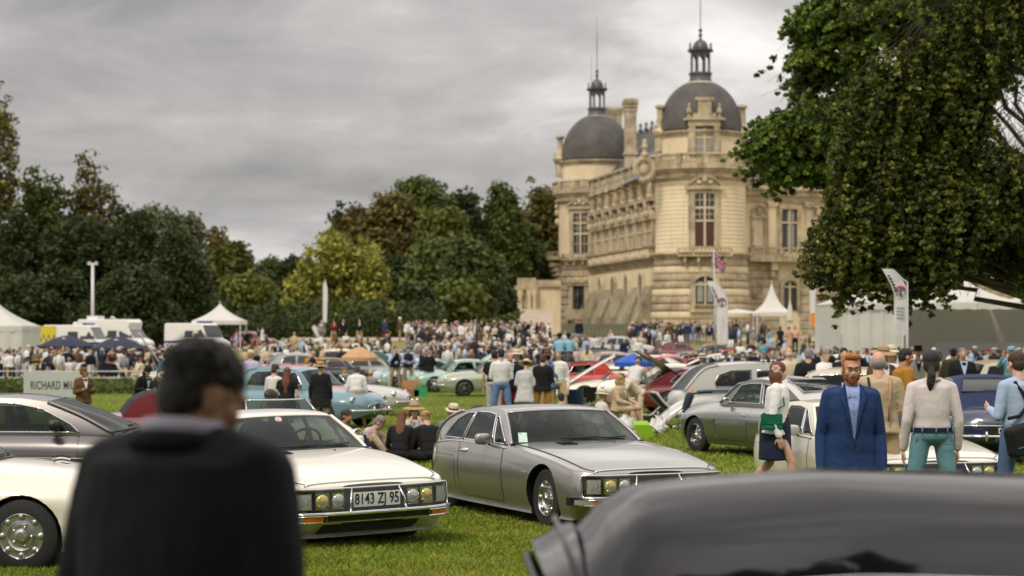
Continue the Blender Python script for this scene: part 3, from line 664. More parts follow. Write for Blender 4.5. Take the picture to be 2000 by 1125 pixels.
for bi, px in enumerate(bays):
    uc = uq(px); hw = 1.25
    q = MB(); zb_, zt_ = rz(492), rz(408)
    for s_ in (-1, 1):
        vb(q, uc+s_*(hw+.3)-.3, uc+s_*(hw+.3)+.3, zb_, zt_+.5, 0, .3)
    vb(q, uc-hw-.6, uc+hw+.6, zt_, zt_+.5, 0, .34); w_ = cp(q, 'window', STONED)
    for s_ in (-1, 1):
        for a, b in ((zb_, rz(436)), (rz(433), zt_)):
            k = MB(); vb(k, uc+min(0, s_*hw), uc+max(0, s_*hw), a, b, -.1, .02); cp(k, 'pane', GLZ, w_)
            k = MB(); vb(k, uc+s_*hw*.25-.0, uc+s_*hw*.25+.5, a+.1, b-.1, .02, .05); cp(k, 'drawn_curtain', CURT, w_)
    k = MB(); vb(k, uc-.1, uc+.1, zb_, zt_, .02, .25); vb(k, uc-hw, uc+hw, rz(436), rz(433), .02, .2); cp(k, 'mullion', MULL, w_)
    for s_ in (-1, 1):     # pilasters with capitals
        us = uc+s_*3.0; k = MB(); vb(k, us-.55, us+.55, rz(498), rz(404), 0, .45); vb(k, us-.7, us+.7, rz(498), rz(490), 0, .6); vb(k, us-.65, us+.65, rz(404), rz(398), 0, .65); vb(k, us-.8, us+.8, rz(398), rz(395), 0, .8)
        for e_ in (-1, 1): k.ell(V(us+e_*.5, .6, rz(401)), (.28, .28, .3), 6, 5)
        cp(k, 'pilaster', STONE if s_ < 0 else STONED)
    # blind niche to the left
    us = uc-5.0; k = MB(); vb(k, us-.9, us+.9, rz(484), rz(480), 0, .5); vb(k, us-1.2, us-.85, rz(480), rz(428), 0, .3); vb(k, us+.85, us+1.2, rz(480), rz(428), 0, .3); vb(k, us-1.3, us+1.3, rz(428), rz(423), 0, .45)
    k.tube([V(us+math.cos(a)*1.1, .3, rz(418)+math.sin(a)*1.1) for a in np.linspace(0, math.pi, 10)], .2, 6); k.ell(V(us, .3, rz(414)), (.5, .4, .6), 8, 6)
    kk = cp(k, 'blind_niche', STONED); k = MB(); vb(k, us-.85, us+.85, rz(480), rz(428), -.05, .05); cp(k, 'niche_panel', STONE, kk)
    # ground floor arched window, hood and brackets
    k = MB(); za, zs_, zt2 = rz(606), rz(560), rz(546); hw = 1.35
    pts = [(uc-hw, za), (uc+hw, za), (uc+hw, zs_)]+[(uc+math.cos(t)*hw, zs_+math.sin(t)*(zt2-zs_)) for t in np.linspace(0.1, math.pi-.1, 9)]+[(uc-hw, zs_)]
    k.tube([V(a, .35, b) for a, b in pts[1:]+pts[:1]], .3, 6); w_ = cp(k, 'arched_window', STONED, smooth=40)
    k = MB(); k.add([V(a, .12, b) for a, b in pts], [tuple(range(len(pts)))]); cp(k, 'pane', GLZ, w_)
    k = MB(); vb(k, uc-.12, uc+.12, za, zt2, .13, .3); vb(k, uc-hw, uc+hw, zs_-.1, zs_+.1, .13, .28); vb(k, uc-hw, uc-hw+.15, za, zs_, .13, .28); vb(k, uc+hw-.15, uc+hw, za, zs_, .13, .28); cp(k, 'mullion', MULL, w_)
    for s_ in (-1, 1):
        us = uc+s_*3.1; k = MB(); vb(k, us-.5, us+.5, rz(528), rz(512), 0, 1.5); vb(k, us-.4, us+.4, rz(540), rz(528), 0, .9); k.ell(V(us, .8, rz(534)), (.4, .5, .7), 6, 5); cp(k, 'balcony_bracket', STONED)
    us = uc-5.2; k = MB(); vb(k, us-.8, us+.8, rz(606), rz(604), 0, .8); k.tube([V(us+a, .3, b) for a, b in ((.7, rz(580)), (.7, rz(560)), (.5, rz(555)), (0, rz(552)), (-.5, rz(555)), (-.7, rz(560)), (-.7, rz(580)), (.7, rz(580)))], .22, 6); kk = cp(k, 'small_window', STONED, smooth=40); k = MB(); k.add([V(us-.65, .1, rz(580)), V(us+.65, .1, rz(580)), V(us+.65, .1, rz(560)), V(us, .1, rz(554)), V(us-.65, .1, rz(560))], [(0, 1, 2, 3, 4)]); cp(k, 'pane', GLZ, kk)
# rusticated courses of the right wing's ground floor, broken at the arched windows
zz = gz(0, 300)-.5; n = 9; h = (rz(513)-zz)/n
edges = [0.0]
for px in bays: uc = uq(px); edges += [uc-1.75, uc+1.75]
edges.append(LQ)
for i in range(n):
    for j in range(0, len(edges), 2):
        if edges[j+1]-edges[j] < .5: continue
        g = MB(); k = .28
        a, b = zz+i*h+.09, zz+(i+1)*h
        c = .09; u0, u1 = edges[j]+.03, edges[j+1]-.03
        if j > 0 or j < len(edges)-2:
            pass
        v = []
        for u in (u0, u1): v += [V(u, 0, a), V(u, k-c, a), V(u, k, a+c), V(u, k, b-c), V(u, k-c, b), V(u, 0, b)]
        g.add(v, [(q_, q_+1, q_+7, q_+6) for q_ in range(5)]+[(5, 4, 3, 2, 1, 0), (6, 7, 8, 9, 10, 11)]); cp(g, 'stone_course', STONED)
# low annex left of the left tower
da = 315; g = MB(); xa, xb = X(1010, da), X(1095, da); g.box(xa, xb, da, da+8, 0, Zp(556, da)); g.box(xa+2.1, xb, da-.1, da+.2, 1, Zp(603, da)); an = cp(g, 'annex', STONE)
g = MB(); g.box(xa+.05, xa+3.0, da-.5, da, 0, Zp(567, da)); g.box(xa-.4, xa+3.2, da-.9, da+2, Zp(566, da), Zp(558, da)); g.box(xa, xa+2.9, da-.6, da+2, Zp(558, da), Zp(543, da)); g.box(xa+2.9, xb, da-.4, da+1, Zp(560, da), Zp(547, da)); cp(g, 'annex_cornice', STONED, an)
for u in (.5, 1.9, 2.7): 
    g = MB(); g.lathe([(.5, 1), (.5, 2), (.38, 2.2), (.34, Zp(580, da)), (.5, Zp(575, da)), (.5, Zp(567, da))], 12, (xa+u, da-.9, 0)); cp(g, 'column', STONE, an, 40)
g = MB(); g.box(xa+3.1, xb, da-.08, da-.02, 1, Zp(608, da)); cp(g, 'stained_wall_foot', STONEG, an)
# moat wall with its clipped hedge, and the ramp on the left
g = MB()
WALLM = mat('grey_moat_fence', (.14, .14, .10), .9, nz=(.6, .4, 8))
mw = empty('moat_fence', (X(1190, 215), 215, 1.0), 0, 'grey green slatted fence at the foot of the castle tower behind the police riders', 'fence')
for i in range(24):
    g = MB(); g.box(-.19, .19, -.05, .05, 0, 1.72); o = g.build('slat', WALLM, mw); o.location = ((i-11.5)*.42, 0, .25)
g = MB(); g.box(-5.1, 5.1, .06, .14, .5, .6); g.box(-5.1, 5.1, .06, .14, 1.6, 1.7); g.build('rail', WALLM, mw)
RAMP = mat('ramp_gravel', (.40, .34, .26), .95, nz=(.6, .3, 8))
g = MB(); dr = 235
pts = [(880, 664), (1010, 640)]
g.add([(X(860, dr), dr, 1.3), (X(1080, dr), dr, 1.3), (X(1080, dr+60), dr+60, Zp(604, dr+60)), (X(985, dr+60), dr+60, Zp(604, dr+60))], [(0, 1, 2, 3)])
tag(g.build('ramp_path', RAMP), kind='structure')
# ------------------------------------------------------------------ trees and shrubs
BARK = mat('bark', (.09, .07, .05), .95, nz=(3, .4), bump=(6, .8, .05))
def leafmat(name, col, rough=.55, tr=.25):
    m = bpy.data.materials.new(name); m.use_nodes = True; t = m.node_tree; b = t.nodes['Principled BSDF']; o = t.nodes['Material Output']
    b.inputs['Roughness'].default_value = rough; b.inputs['Specular IOR Level'].default_value = .3
    a = t.nodes.new('ShaderNodeAttribute'); a.attribute_name = 'vary'; 
    hs = t.nodes.new('ShaderNodeValToRGB'); hs.color_ramp.elements[0].color = (*[c*.55 for c in col[0]], 1); hs.color_ramp.elements[1].color = (*col[1], 1)
    t.links.new(a.outputs['Fac'], hs.inputs[0]); t.links.new(hs.outputs[0], b.inputs['Base Color'])
    tl = t.nodes.new('ShaderNodeBsdfTranslucent'); t.links.new(hs.outputs[0], tl.inputs[0])
    x = t.nodes.new('ShaderNodeMixShader'); x.inputs[0].default_value = tr; t.links.new(b.outputs[0], x.inputs[1]); t.links.new(tl.outputs[0], x.inputs[2]); t.links.new(x.outputs[0], o.inputs[0])
    return m
LM = {'dark': leafmat('yew_leaf', ((.025, .038, .012), (.065, .095, .018))), 'mid': leafmat('lime_leaf', ((.06, .09, .018), (.15, .19, .036))),
      'olive': leafmat('beech_leaf', ((.06, .08, .013), (.20, .225, .036))), 'plane': leafmat('plane_leaf', ((.075, .13, .018), (.25, .345, .05))),
      'brown': leafmat('turning_leaf', ((.09, .075, .02), (.21, .175, .04))), 'gold': leafmat('golden_leaf', ((.20, .21, .03), (.50, .48, .085))),
      'blue': leafmat('grey_green_leaf', ((.05, .075, .022), (.135, .18, .045))), 'grey': leafmat('silver_leaf', ((.11, .13, .07), (.24, .26, .15)))}
def leaves(name, centers, sizes, m, parent, per, ls, flat=.6, droop=0.0, vary=None, upb=.35):
    """a crown: every clump centre gets `per` leaves; droop draws the leaves out into hanging strands"""
    n = len(centers)*per
    c = np.repeat(centers, per, 0); s = np.repeat(sizes, per)
    d = nr.normal(size=(n, 3)); d /= np.linalg.norm(d, axis=1)[:, None]; rr = nr.rand(n)**.5
    off = d*(s*rr)[:, None]; off[:, 2] *= flat
    if droop: off[:, 2] -= droop*s*nr.rand(n)**1.5*1.6; off[:, :2] *= .75
    p = c+off
    nrm = nr.normal(size=(n, 3))*.75+d*.5; nrm[:, 2] += upb; nrm /= np.linalg.norm(nrm, axis=1)[:, None]
    a = np.cross(nrm, nr.normal(size=(n, 3))); a /= np.linalg.norm(a, axis=1)[:, None]; b = np.cross(nrm, a)
    l = ls*(.6+.8*nr.rand(n)); a *= (l*.5)[:, None]; b *= (l*.33)[:, None]
    P = np.stack([p-a, p+b-a*.1, p+a, p-b-a*.1], 1)
    me = bpy.data.meshes.new(name); me.vertices.add(4*n); me.vertices.foreach_set('co', P.reshape(-1))
    me.loops.add(4*n); me.loops.foreach_set('vertex_index', np.arange(4*n, dtype=np.int32))
    me.polygons.add(n); me.polygons.foreach_set('loop_start', np.arange(n, dtype=np.int32)*4); me.polygons.foreach_set('loop_total', np.full(n, 4, np.int32))
    me.materials.append(m)
    at = me.attributes.new('vary', 'FLOAT', 'FACE'); cv = np.repeat(nr.rand(len(centers)), per)
    at.data.foreach_set('value', np.clip(cv*.55+nr.rand(n)*.45+(vary if vary is not None else 0), 0, 1).astype(np.float32))
    me.update(); o = bpy.data.objects.new(name, me); C.objects.link(o); o.parent = parent; return o
def limb_mesh(g, a, b, r0, r1, wob=.08, n=6):
    a = Vector(a); b = Vector(b); L_ = (b-a).length; pts = []
    for i in range(n+1):
        t = i/n; p = a.lerp(b, t); k = math.sin(t*math.pi)*L_*wob
        pts.append(p+Vector((rnd.uniform(-k, k), rnd.uniform(-k, k), k*.5)))
    g.tube(pts, [lerp(r0, r1, i/n) for i in range(n+1)], 7); return pts
def tree(name, label, x, y, lobes, key, per=14, nc=700, cs=(.8, 1.8), ls=.5, trunk=.4, group=None, droop=0, flat=.6, gap=0.25, cat='tree', base=None, ragged=.22, kinds=None):
    """lobes: (dx, dy, z, rx, ry, rz) ellipsoids that make the crown's uneven outline"""
    z0 = gz(x, y); e_ = empty(name, (x, y, z0), 0, label, cat, group)
    g = MB(); top = max(l[2]+l[5]*.3 for l in lobes); first = lobes[0]
    tp = limb_mesh(g, (0, 0, -.2), (first[0]*.6, first[1]*.6, max(1.0, first[2])), trunk, trunk*.45, .03, 7)
    for l in lobes:
        s_ = tp[rnd.randint(2, 5)]; limb_mesh(g, s_, (l[0], l[1], l[2]), trunk*.35, trunk*.08, .1)
        for k in range(4):
            q = (l[0]+rnd.uniform(-.6, .6)*l[3], l[1]+rnd.uniform(-.6, .6)*l[4], l[2]+rnd.uniform(-.3, .7)*l[5]); limb_mesh(g, (l[0]*.7, l[1]*.7, l[2]-l[5]*.3), q, trunk*.14, trunk*.03, .12, 5)
    g.build('trunk', BARK, e_, True)
    vol = np.array([l[3]*l[4]*l[5] for l in lobes])**.72; vol = vol/vol.sum(); cc = []; ss = []
    for l, v in zip(lobes, vol):
        k = max(8, int(nc*v)); d = nr.normal(size=(k, 3)); d /= np.linalg.norm(d, axis=1)[:, None]
        # lumpy surface: radius modulated by a few random waves, so the outline is never an ellipse
        w1 = nr.normal(size=(5, 3))*3.2; ph = nr.rand(5)*6.28; mod = np.sin(d @ w1.T+ph).sum(1)*ragged/2.2
        rad = (.62+.38*nr.rand(k)**.6)*(1+mod)
        pt = d*rad[:, None]*np.array(l[3:6])+np.array(l[:3])
        cc.append(pt); ss.append(cs[0]+(cs[1]-cs[0])*nr.rand(k))
    cc = np.concatenate(cc); ss = np.concatenate(ss); keep = cc[:, 2] > .3
    leaves('crown', cc[keep], ss[keep], LM[key], e_, per, ls, flat, droop)
    if kinds:
        kk = nr.rand(len(cc)) < .35; leaves('crown', cc[kk & keep]+.2, ss[kk & keep]*.8, LM[kinds], e_, per//2, ls, flat, droop)
    return e_
def T(name, label, px, pyt, d, wpx, key, hfrac=.85, **k):
    """tree from its picture column, top row, distance and width"""
    x = X(px, d); zt = Zp(pyt, d)-gz(x, d); rx = wpx/2*d/FPX; rz_ = zt*hfrac/2; zc_ = zt-rz_; nl = k.pop('nl', 5)
    lb = [(0, 0, zc_, rx*.82, rx*.8, rz_*.92)]
    for i in range(nl):
        a = rnd.uniform(0, 6.28); q = rnd.uniform(.35, .62)
        lb.append((math.cos(a)*rx*q, math.sin(a)*rx*q, zc_+rnd.uniform(-.55, .5)*rz_, rx*rnd.uniform(.35, .52), rx*.45, rz_*rnd.uniform(.3, .45)))
    lb.append((rnd.uniform(-.3, .3)*rx, 0, zt-rz_*.3, rx*.42, rx*.42, rz_*.3))
    return tree(name, label, x, d, lb, key, **k)
bgk = dict(nc=620, per=20, cs=(.9, 2.0), ls=.75, group='trees of the park behind the lawn')
# the wood between the lime walk and the castle, back to front
T('park_tree', 'tall dark green tree highest over the middle of the wood', 818, 346, 330, 150, 'mid', **bgk)
T('park_tree', 'broad dark tree on the right shoulder of the wood below its summit', 895, 372, 325, 130, 'dark', **bgk)
T('park_tree', 'small dark flat crowned pine at the left edge of the wood', 664, 402, 330, 62, 'dark', **{**bgk, 'nc': 260})
T('park_tree', 'little dark tree top beside the flat pine', 694, 398, 335, 40, 'dark', **{**bgk, 'nc': 160})
T('park_tree', 'green round topped tree standing alone above the wood near the castle', 985, 360, 330, 95, 'mid', **bgk)
T('park_tree', 'dark brown tree crowding against the left tower of the castle', 1062, 364, 345, 120, 'brown', **bgk)
T('park_tree', 'large brownish tree with autumn tint in the middle of the wood', 740, 386, 300, 175, 'brown', **{**bgk, 'nc': 900})
T('park_tree', 'olive brown domed tree behind the layered one', 830, 398, 305, 150, 'brown', **bgk)
T('park_tree', 'light olive tree with layered branches in the middle of the wood', 866, 405, 290, 105, 'olive', **bgk)
T('park_tree', 'olive tree low in the gap left of the castle tree', 935, 430, 330, 120, 'olive', **bgk)
T('park_tree', 'bright green tree under the tall one near the castle', 985, 384, 330, 80, 'mid', **bgk)
T('park_tree', 'blue green tree with heavy layered foliage beside the annex', 1015, 440, 338, 130, 'blue', **{**bgk, 'nc': 800})
T('park_tree', 'broad mid green tree low in front of the wood', 870, 470, 262, 165, 'mid', **{**bgk, 'nc': 900})
T('park_tree', 'dark green tree in the hollow between golden tree and wood', 780, 505, 270, 110, 'dark', **bgk)
T('park_tree', 'low green tree spreading over the ramp hedge', 925, 480, 255, 110, 'blue', **bgk)
T('park_tree', 'shadowy low tree beside the ramp', 965, 545, 262, 70, 'dark', **bgk)
T('park_tree', 'low dark bushy tree at the right foot of the golden tree', 800, 560, 235, 95, 'dark', **{**bgk, 'nc': 500})
T('park_tree', 'low olive tree under the wood in front of the ramp', 890, 555, 240, 110, 'olive', **{**bgk, 'nc': 500})
# far avenue and the trees left of the gap
T('park_tree', 'far green tree low at the end of the avenue', 525, 508, 420, 105, 'blue', **bgk)
T('park_tree', 'far dark tree closing the end of the avenue', 575, 505, 400, 80, 'dark', **bgk)
T('park_tree', 'narrow dark fir rising behind the yew mass', 424, 448, 330, 45, 'brown', **{**bgk, 'nc': 260})
T('park_tree', 'olive green tree to the right of the narrow fir', 450, 474, 310, 85, 'olive', **bgk)
T('park_tree', 'low olive tree at the left side of the avenue', 478, 545, 270, 110, 'olive', **bgk)
T('park_tree', 'dark low tree filling the left side of the avenue', 540, 575, 290, 90, 'dark', **{**bgk, 'nc': 400})
T('park_tree', 'round grey green tree top showing behind the yew mass', 305, 405, 300, 100, 'grey', **bgk)
T('park_tree', 'silvery green tree top right of the round one behind the yews', 362, 424, 300, 75, 'grey', **bgk)
T('golden_tree', 'golden yellow green tree behind the white feather flag on the lawn', 668, 452, 235, 168, 'gold', hfrac=.97, nc=700, per=16, cs=(.5, 1.5), ls=.5, group=None, droop=.4, nl=10, ragged=.4, kinds='olive', trunk=.3)
T('golden_tree', 'smaller golden green tree joining the left side of the big one', 600, 500, 238, 92, 'gold', hfrac=.97, nc=350, per=16, cs=(.5, 1.4), ls=.5, droop=.4, nl=7, ragged=.4, kinds='olive', trunk=.25)
T('golden_tree', 'golden tree with ragged top joining the right side of the big one', 725, 498, 232, 80, 'gold', hfrac=.97, nc=320, per=16, cs=(.5, 1.4), ls=.5, droop=.4, nl=7, ragged=.4, kinds='olive', trunk=.25)
T('shrub', 'bright green low shrub at the foot of the golden tree', 690, 590, 218, 90, 'plane', hfrac=1, nc=160, per=14, cs=(.4, 1.0), ls=.4, cat='shrub', trunk=.12, nl=3)
T('shrub', 'lime green shrub with loose leafy top beside the bank', 772, 588, 216, 60, 'gold', hfrac=1, nc=110, per=12, cs=(.3, .8), ls=.4, cat='shrub', trunk=.1, nl=3)
# left: tall thin-crowned trees over the dark yew mass
yk = dict(nc=1000, per=22, cs=(.6, 1.5), ls=.42, hfrac=.99, trunk=.5, group='dark yews behind the vans', droop=.3, ragged=.3)
T('yew_tree', 'dark yew farthest left behind the white marquee', 20, 440, 195, 190, 'dark', **yk)
T('yew_tree', 'dark yew behind the lamp post', 150, 425, 200, 190, 'dark', **yk)
T('yew_tree', 'dark yew with feathery boughs right of the lamp post', 262, 412, 198, 170, 'dark', **yk)
T('yew_tree', 'dark green yew at the right end of the mass above the rescue van', 355, 452, 196, 125, 'dark', **yk)
T('yew_tree', 'low dark yew filling the foot of the mass', 90, 520, 188, 230, 'dark', **yk)
T('yew_tree', 'low dark yew behind the two camper vans', 240, 520, 186, 220, 'dark', **yk)
T('tall_tree', 'tall brownish tree with thin leafy crown at the left over the yews', 185, 312, 215, 120, 'brown', hfrac=.6, nc=420, per=12, cs=(.4, 1.1), ls=.42, nl=8, ragged=.4, trunk=.35)
T('tall_tree', 'tall green tree left of the thin brown crown', 85, 330, 212, 120, 'mid', hfrac=.7, nc=420, per=14, cs=(.5, 1.2), ls=.45, nl=7, ragged=.35, trunk=.4)
T('tall_tree', 'very tall tree with ochre leaves cut by the left edge of the photo', -20, 190, 205, 120, 'brown', hfrac=.85, nc=700, per=13, cs=(.4, 1.1), ls=.42, nl=10, ragged=.45, trunk=.5, kinds='gold')
T('tall_tree', 'highest treetop seen at the very left edge above the ochre one', -45, 90, 215, 100, 'dark', hfrac=.5, nc=400, per=13, cs=(.5, 1.2), ls=.45, nl=5, ragged=.4, trunk=.4)
# right: plane tree with bright leaves, and the weeping beech hanging in front of it
def spray_tree(name, label, x, y, lobes, key, strands, seglen, per, ls, trunk_xy, h, droop, mixk=None, tr=.45):
    z0 = gz(x, y); e_ = empty(name, (x, y, z0), 0, label, 'tree'); g = MB()
    tx, ty = trunk_xy; limb_mesh(g, (tx, ty, -.3), (tx*.9, ty, h), tr, tr*.4, .02, 8)
    cc = []; ss = []; vv = []
    for (lx, ly, lz, rx, ry, rz_, wgt) in lobes:
        limb_mesh(g, (tx, ty, lz*.55), (lx, ly, lz), .09, .03, .07, 8)
        for k in range(int(strands*wgt)):
            d = Vector([rnd.gauss(0, 1) for _ in range(3)]).normalized(); q = (.35+.65*rnd.random()**.5)
            p = Vector((lx+d.x*rx*q, ly+d.y*ry*q, lz+d.z*rz_*q)); outw = Vector((d.x, d.y, 0)); outw = outw.normalized() if outw.length > .05 else Vector((1, 0, 0))
            v = (outw*(1-droop)+Vector((0, 0, -droop*.6+.15))).normalized(); m_ = rnd.randint(3, 6); val = rnd.random()*.8-.5
            pts = [p.copy()]
            for i in range(m_):
                p = p+v*seglen*rnd.uniform(.7, 1.2); v = (v+Vector((rnd.gauss(0, .12), rnd.gauss(0, .12), -droop*.55))).normalized(); pts.append(p.copy())
                cc.append(tuple(p)); ss.append(seglen*rnd.uniform(.45, .8)*(1-.08*i)); vv.append(val)
            if k % 5 == 0: g.tube(pts, [.012-.008*i/m_ for i in range(m_+1)], 3)
    g.build('trunk', BARK, e_, True)
    cc = np.array(cc); ss = np.array(ss); vv = np.array(vv)
    # thin the flesh of the crown in random pockets, so light shows through
    w_ = nr.normal(size=(6, 3))*.9; ph = nr.rand(6)*6.28; keep = np.sin(cc @ w_.T+ph).sum(1) > -1.35
    cc, ss, vv = cc[keep], ss[keep], vv[keep]
    leaves('crown', cc, ss, LM[key], e_, per, ls, .75, 0, np.repeat(vv, per), upb=.15)
    if mixk:
        k = nr.rand(len(cc)) < .3; leaves('crown', cc[k], ss[k], LM[mixk], e_, per, ls, .75, 0, np.repeat(vv[k], per), upb=.15)
    return e_
def lobe(px, py, d, wpx, hpx, x0, y0, w_=1, dd=0, ry=None):
    return (X(px, d)-x0, d-y0+dd, Zp(py, d)-gz(x0, y0), wpx/2*d/FPX, (ry or wpx/2*d/FPX), hpx/2*d/FPX, w_)
d = 62; x0 = X(2060, d)
pl = [lobe(1682, 78, d, 180, 200, x0, d, 1), lobe(1632, 178, d, 150, 150, x0, d, .8), lobe(1592, 263, d, 140, 120, x0, d, .7), lobe(1712, 238, d, 170, 170, x0, d, .8), lobe(1642, 33, d, 110, 90, x0, d, .4), lobe(1577, 228, d, 80, 60, x0, d, .22),
      lobe(1772, 48, d, 260, 220, x0, d, 1), lobe(1922, 48, d, 300, 260, x0, d, 1), lobe(1532, 278, d, 60, 46, x0, d, .14), lobe(1562, 318, d, 60, 50, x0, d, .12), lobe(1617, 333, d, 110, 70, x0, d, .35), lobe(1592, 123, d, 70, 60, x0, d, .15), lobe(1682, 318, d, 110, 90, x0, d, .3), lobe(1752, -72, d, 280, 160, x0, d, .7)]
spray_tree('plane_tree', 'bright green broad leaved tree reaching over the castle roof at the upper right', x0, d, pl, 'plane', 500, .25, 14, .135, (0.0, 0), 9, .25, 'mid')
d = 47; x0 = X(2010, d)
bl = [lobe(1810, 150, d, 230, 240, x0, d, 1.1), lobe(1770, 290, d, 170, 190, x0, d, .9), lobe(1748, 390, d, 130, 130, x0, d, .55), lobe(1665, 400, d, 90, 50, x0, d, .09), lobe(1630, 440, d, 60, 30, x0, d, .05), lobe(1830, 380, d, 210, 200, x0, d, 1.1), lobe(1930, 280, d, 260, 330, x0, d, 1.3), lobe(1950, 420, d, 200, 100, x0, d, .7),
      lobe(1900, 60, d, 300, 240, x0, d, 1), lobe(2050, 180, d, 260, 360, x0, d, 1.3), lobe(1725, 490, d, 90, 60, x0, d, .2), lobe(1840, 480, d, 130, 60, x0, d, .3), lobe(1672, 455, d, 80, 70, x0, d, .16), lobe(1700, 430, d, 90, 90, x0, d, .25), lobe(1640, 490, d, 50, 30, x0, d, .05), lobe(1690, 270, d, 60, 60, x0, d, .12), lobe(1700, 530, d, 50, 24, x0, d, .05), lobe(1830, 520, d, 70, 20, x0, d, .05), lobe(1720, 215, d, 90, 100, x0, d, .2), lobe(2080, 420, d, 160, 120, x0, d, .5), lobe(1900, -80, d, 420, 160, x0, d, .9), lobe(1690, 330, d, 60, 70, x0, d, .1), lobe(1950, 500, d, 90, 30, x0, d, .06)]
spray_tree('weeping_beech', 'huge dark olive tree hanging down over the white marquee at the right', x0, d, bl, 'olive', 520, .24, 12, .115, (2.0, 0), 7, .62, 'dark', .6)
tc_ = []
for i in range(2600):
    d = rnd.uniform(206, 232); px = rnd.uniform(-60, 860) if i % 4 else rnd.uniform(-60, 430); tc_.append((X(px, d), d, gz(X(px, d), d)+rnd.random()**1.3*(6 if px < 440 else 3.6)))
o = leaves('undergrowth', np.array(tc_), np.full(2600, 1.1), LM['dark'], None, 12, .5, .8, 0); tag(o, 'dark tangle of bushes under the park trees behind the crowd', 'undergrowth', kind='stuff')
# long grass border behind the sign, and clipped hedge along the ramp
def tuft_row(name, label, px0, px1, d0, d1, n, h, key):
    e_ = None; cc = []; 
    for i in range(n):
        d = rnd.uniform(d0, d1); x = X(rnd.uniform(px0, px1), d); cc.append((x, d, gz(x, d)+rnd.uniform(.1, h)))
    o = leaves(name, np.array(cc), np.full(n, .22), LM[key], None, 14, .13, .9, 0); tag(o, label, 'grass border', kind='stuff')
tuft_row('grass_border', 'strip of long wild green grass behind the sign board', -60, 340, 82, 90, 800, .42, 'mid')
tuft_row('grass_border', 'strip of long grass around the picnic benches', -60, 420, 90, 94, 400, .3, 'mid')
g = MB(); cc = []
for i in range(500):
    t = rnd.random(); dd = 232; px = lerp(790, 1010, t); py = lerp(648, 612, max(0, (t-.25)/.75)**1.2); cc.append((X(px, dd), dd+rnd.uniform(-1, 1), lerp(1.4, Zp(py, dd), rnd.random()**.4)))
o = leaves('hedge', np.array(cc), np.full(500, .5), LM['mid'], None, 16, .35, .8, 0); tag(o, 'clipped green hedge climbing along the ramp to the annex', 'hedge')
# ------------------------------------------------------------------ cars
def car_mat(name, col, metal=0.0, rough=.35, var=0.0):
    m = mat('paint_'+name, col, rough, metal, 1.0, nz=(1.5, var, 4) if var else None); return m
PT = {'white': car_mat('ivory', (.80, .76, .66)), 'silver': car_mat('silver', (.36, .345, .335), .75, .30), 'gunmetal': car_mat('gunmetal', (.15, .14, .14), .7, .3),
      'green_grey': car_mat('green_grey', (.20, .21, .19), .8, .28), 'black': car_mat('black', (.006, .006, .007), 0, .45), 'cream': car_mat('cream', (.66, .56, .36)), 'pearl': car_mat('pearl', (.62, .58, .47)),
      'maroon': car_mat('maroon', (.16, .014, .02)), 'sky': car_mat('pale_blue', (.14, .25, .31)), 'mint': car_mat('mint', (.30, .47, .38)), 'sage': car_mat('sage', (.36, .39, .30), .3), 'teal': car_mat('light_teal', (.36, .50, .52)),
      'red': car_mat('red', (.50, .022, .015)), 'navy': car_mat('navy', (.012, .02, .07)), 'grey': car_mat('grey', (.30, .30, .29), .4), 'tan': car_mat('tan', (.34, .24, .13)), 'pink': car_mat('dusty_rose', (.42, .27, .25)), 'green': car_mat('dark_green', (.012, .05, .025)), 'lightgrey': car_mat('light_grey', (.50, .50, .47))}
CANV = mat('black_canvas', (.014, .014, .016), .85, bump=(12, .5, .01)); CANVT = mat('tan_canvas', (.34, .245, .14), .85, bump=(12, .5, .01)); CANVN = mat('navy_canvas', (.018, .03, .085), .85, bump=(12, .5, .01)); CANVG = mat('grey_canvas', (.24, .22, .19), .85, bump=(12, .5, .01))
LEATH = mat('dark_leather', (.03, .022, .018), .5); 
def sup(x, xs, L_, n):   # plan taper
    t = max(0.0, min(1.0, (x-xs)/(L_-xs))) if L_ != xs else 0
    return max(0.0, 1-t**n)**(1.0/n)
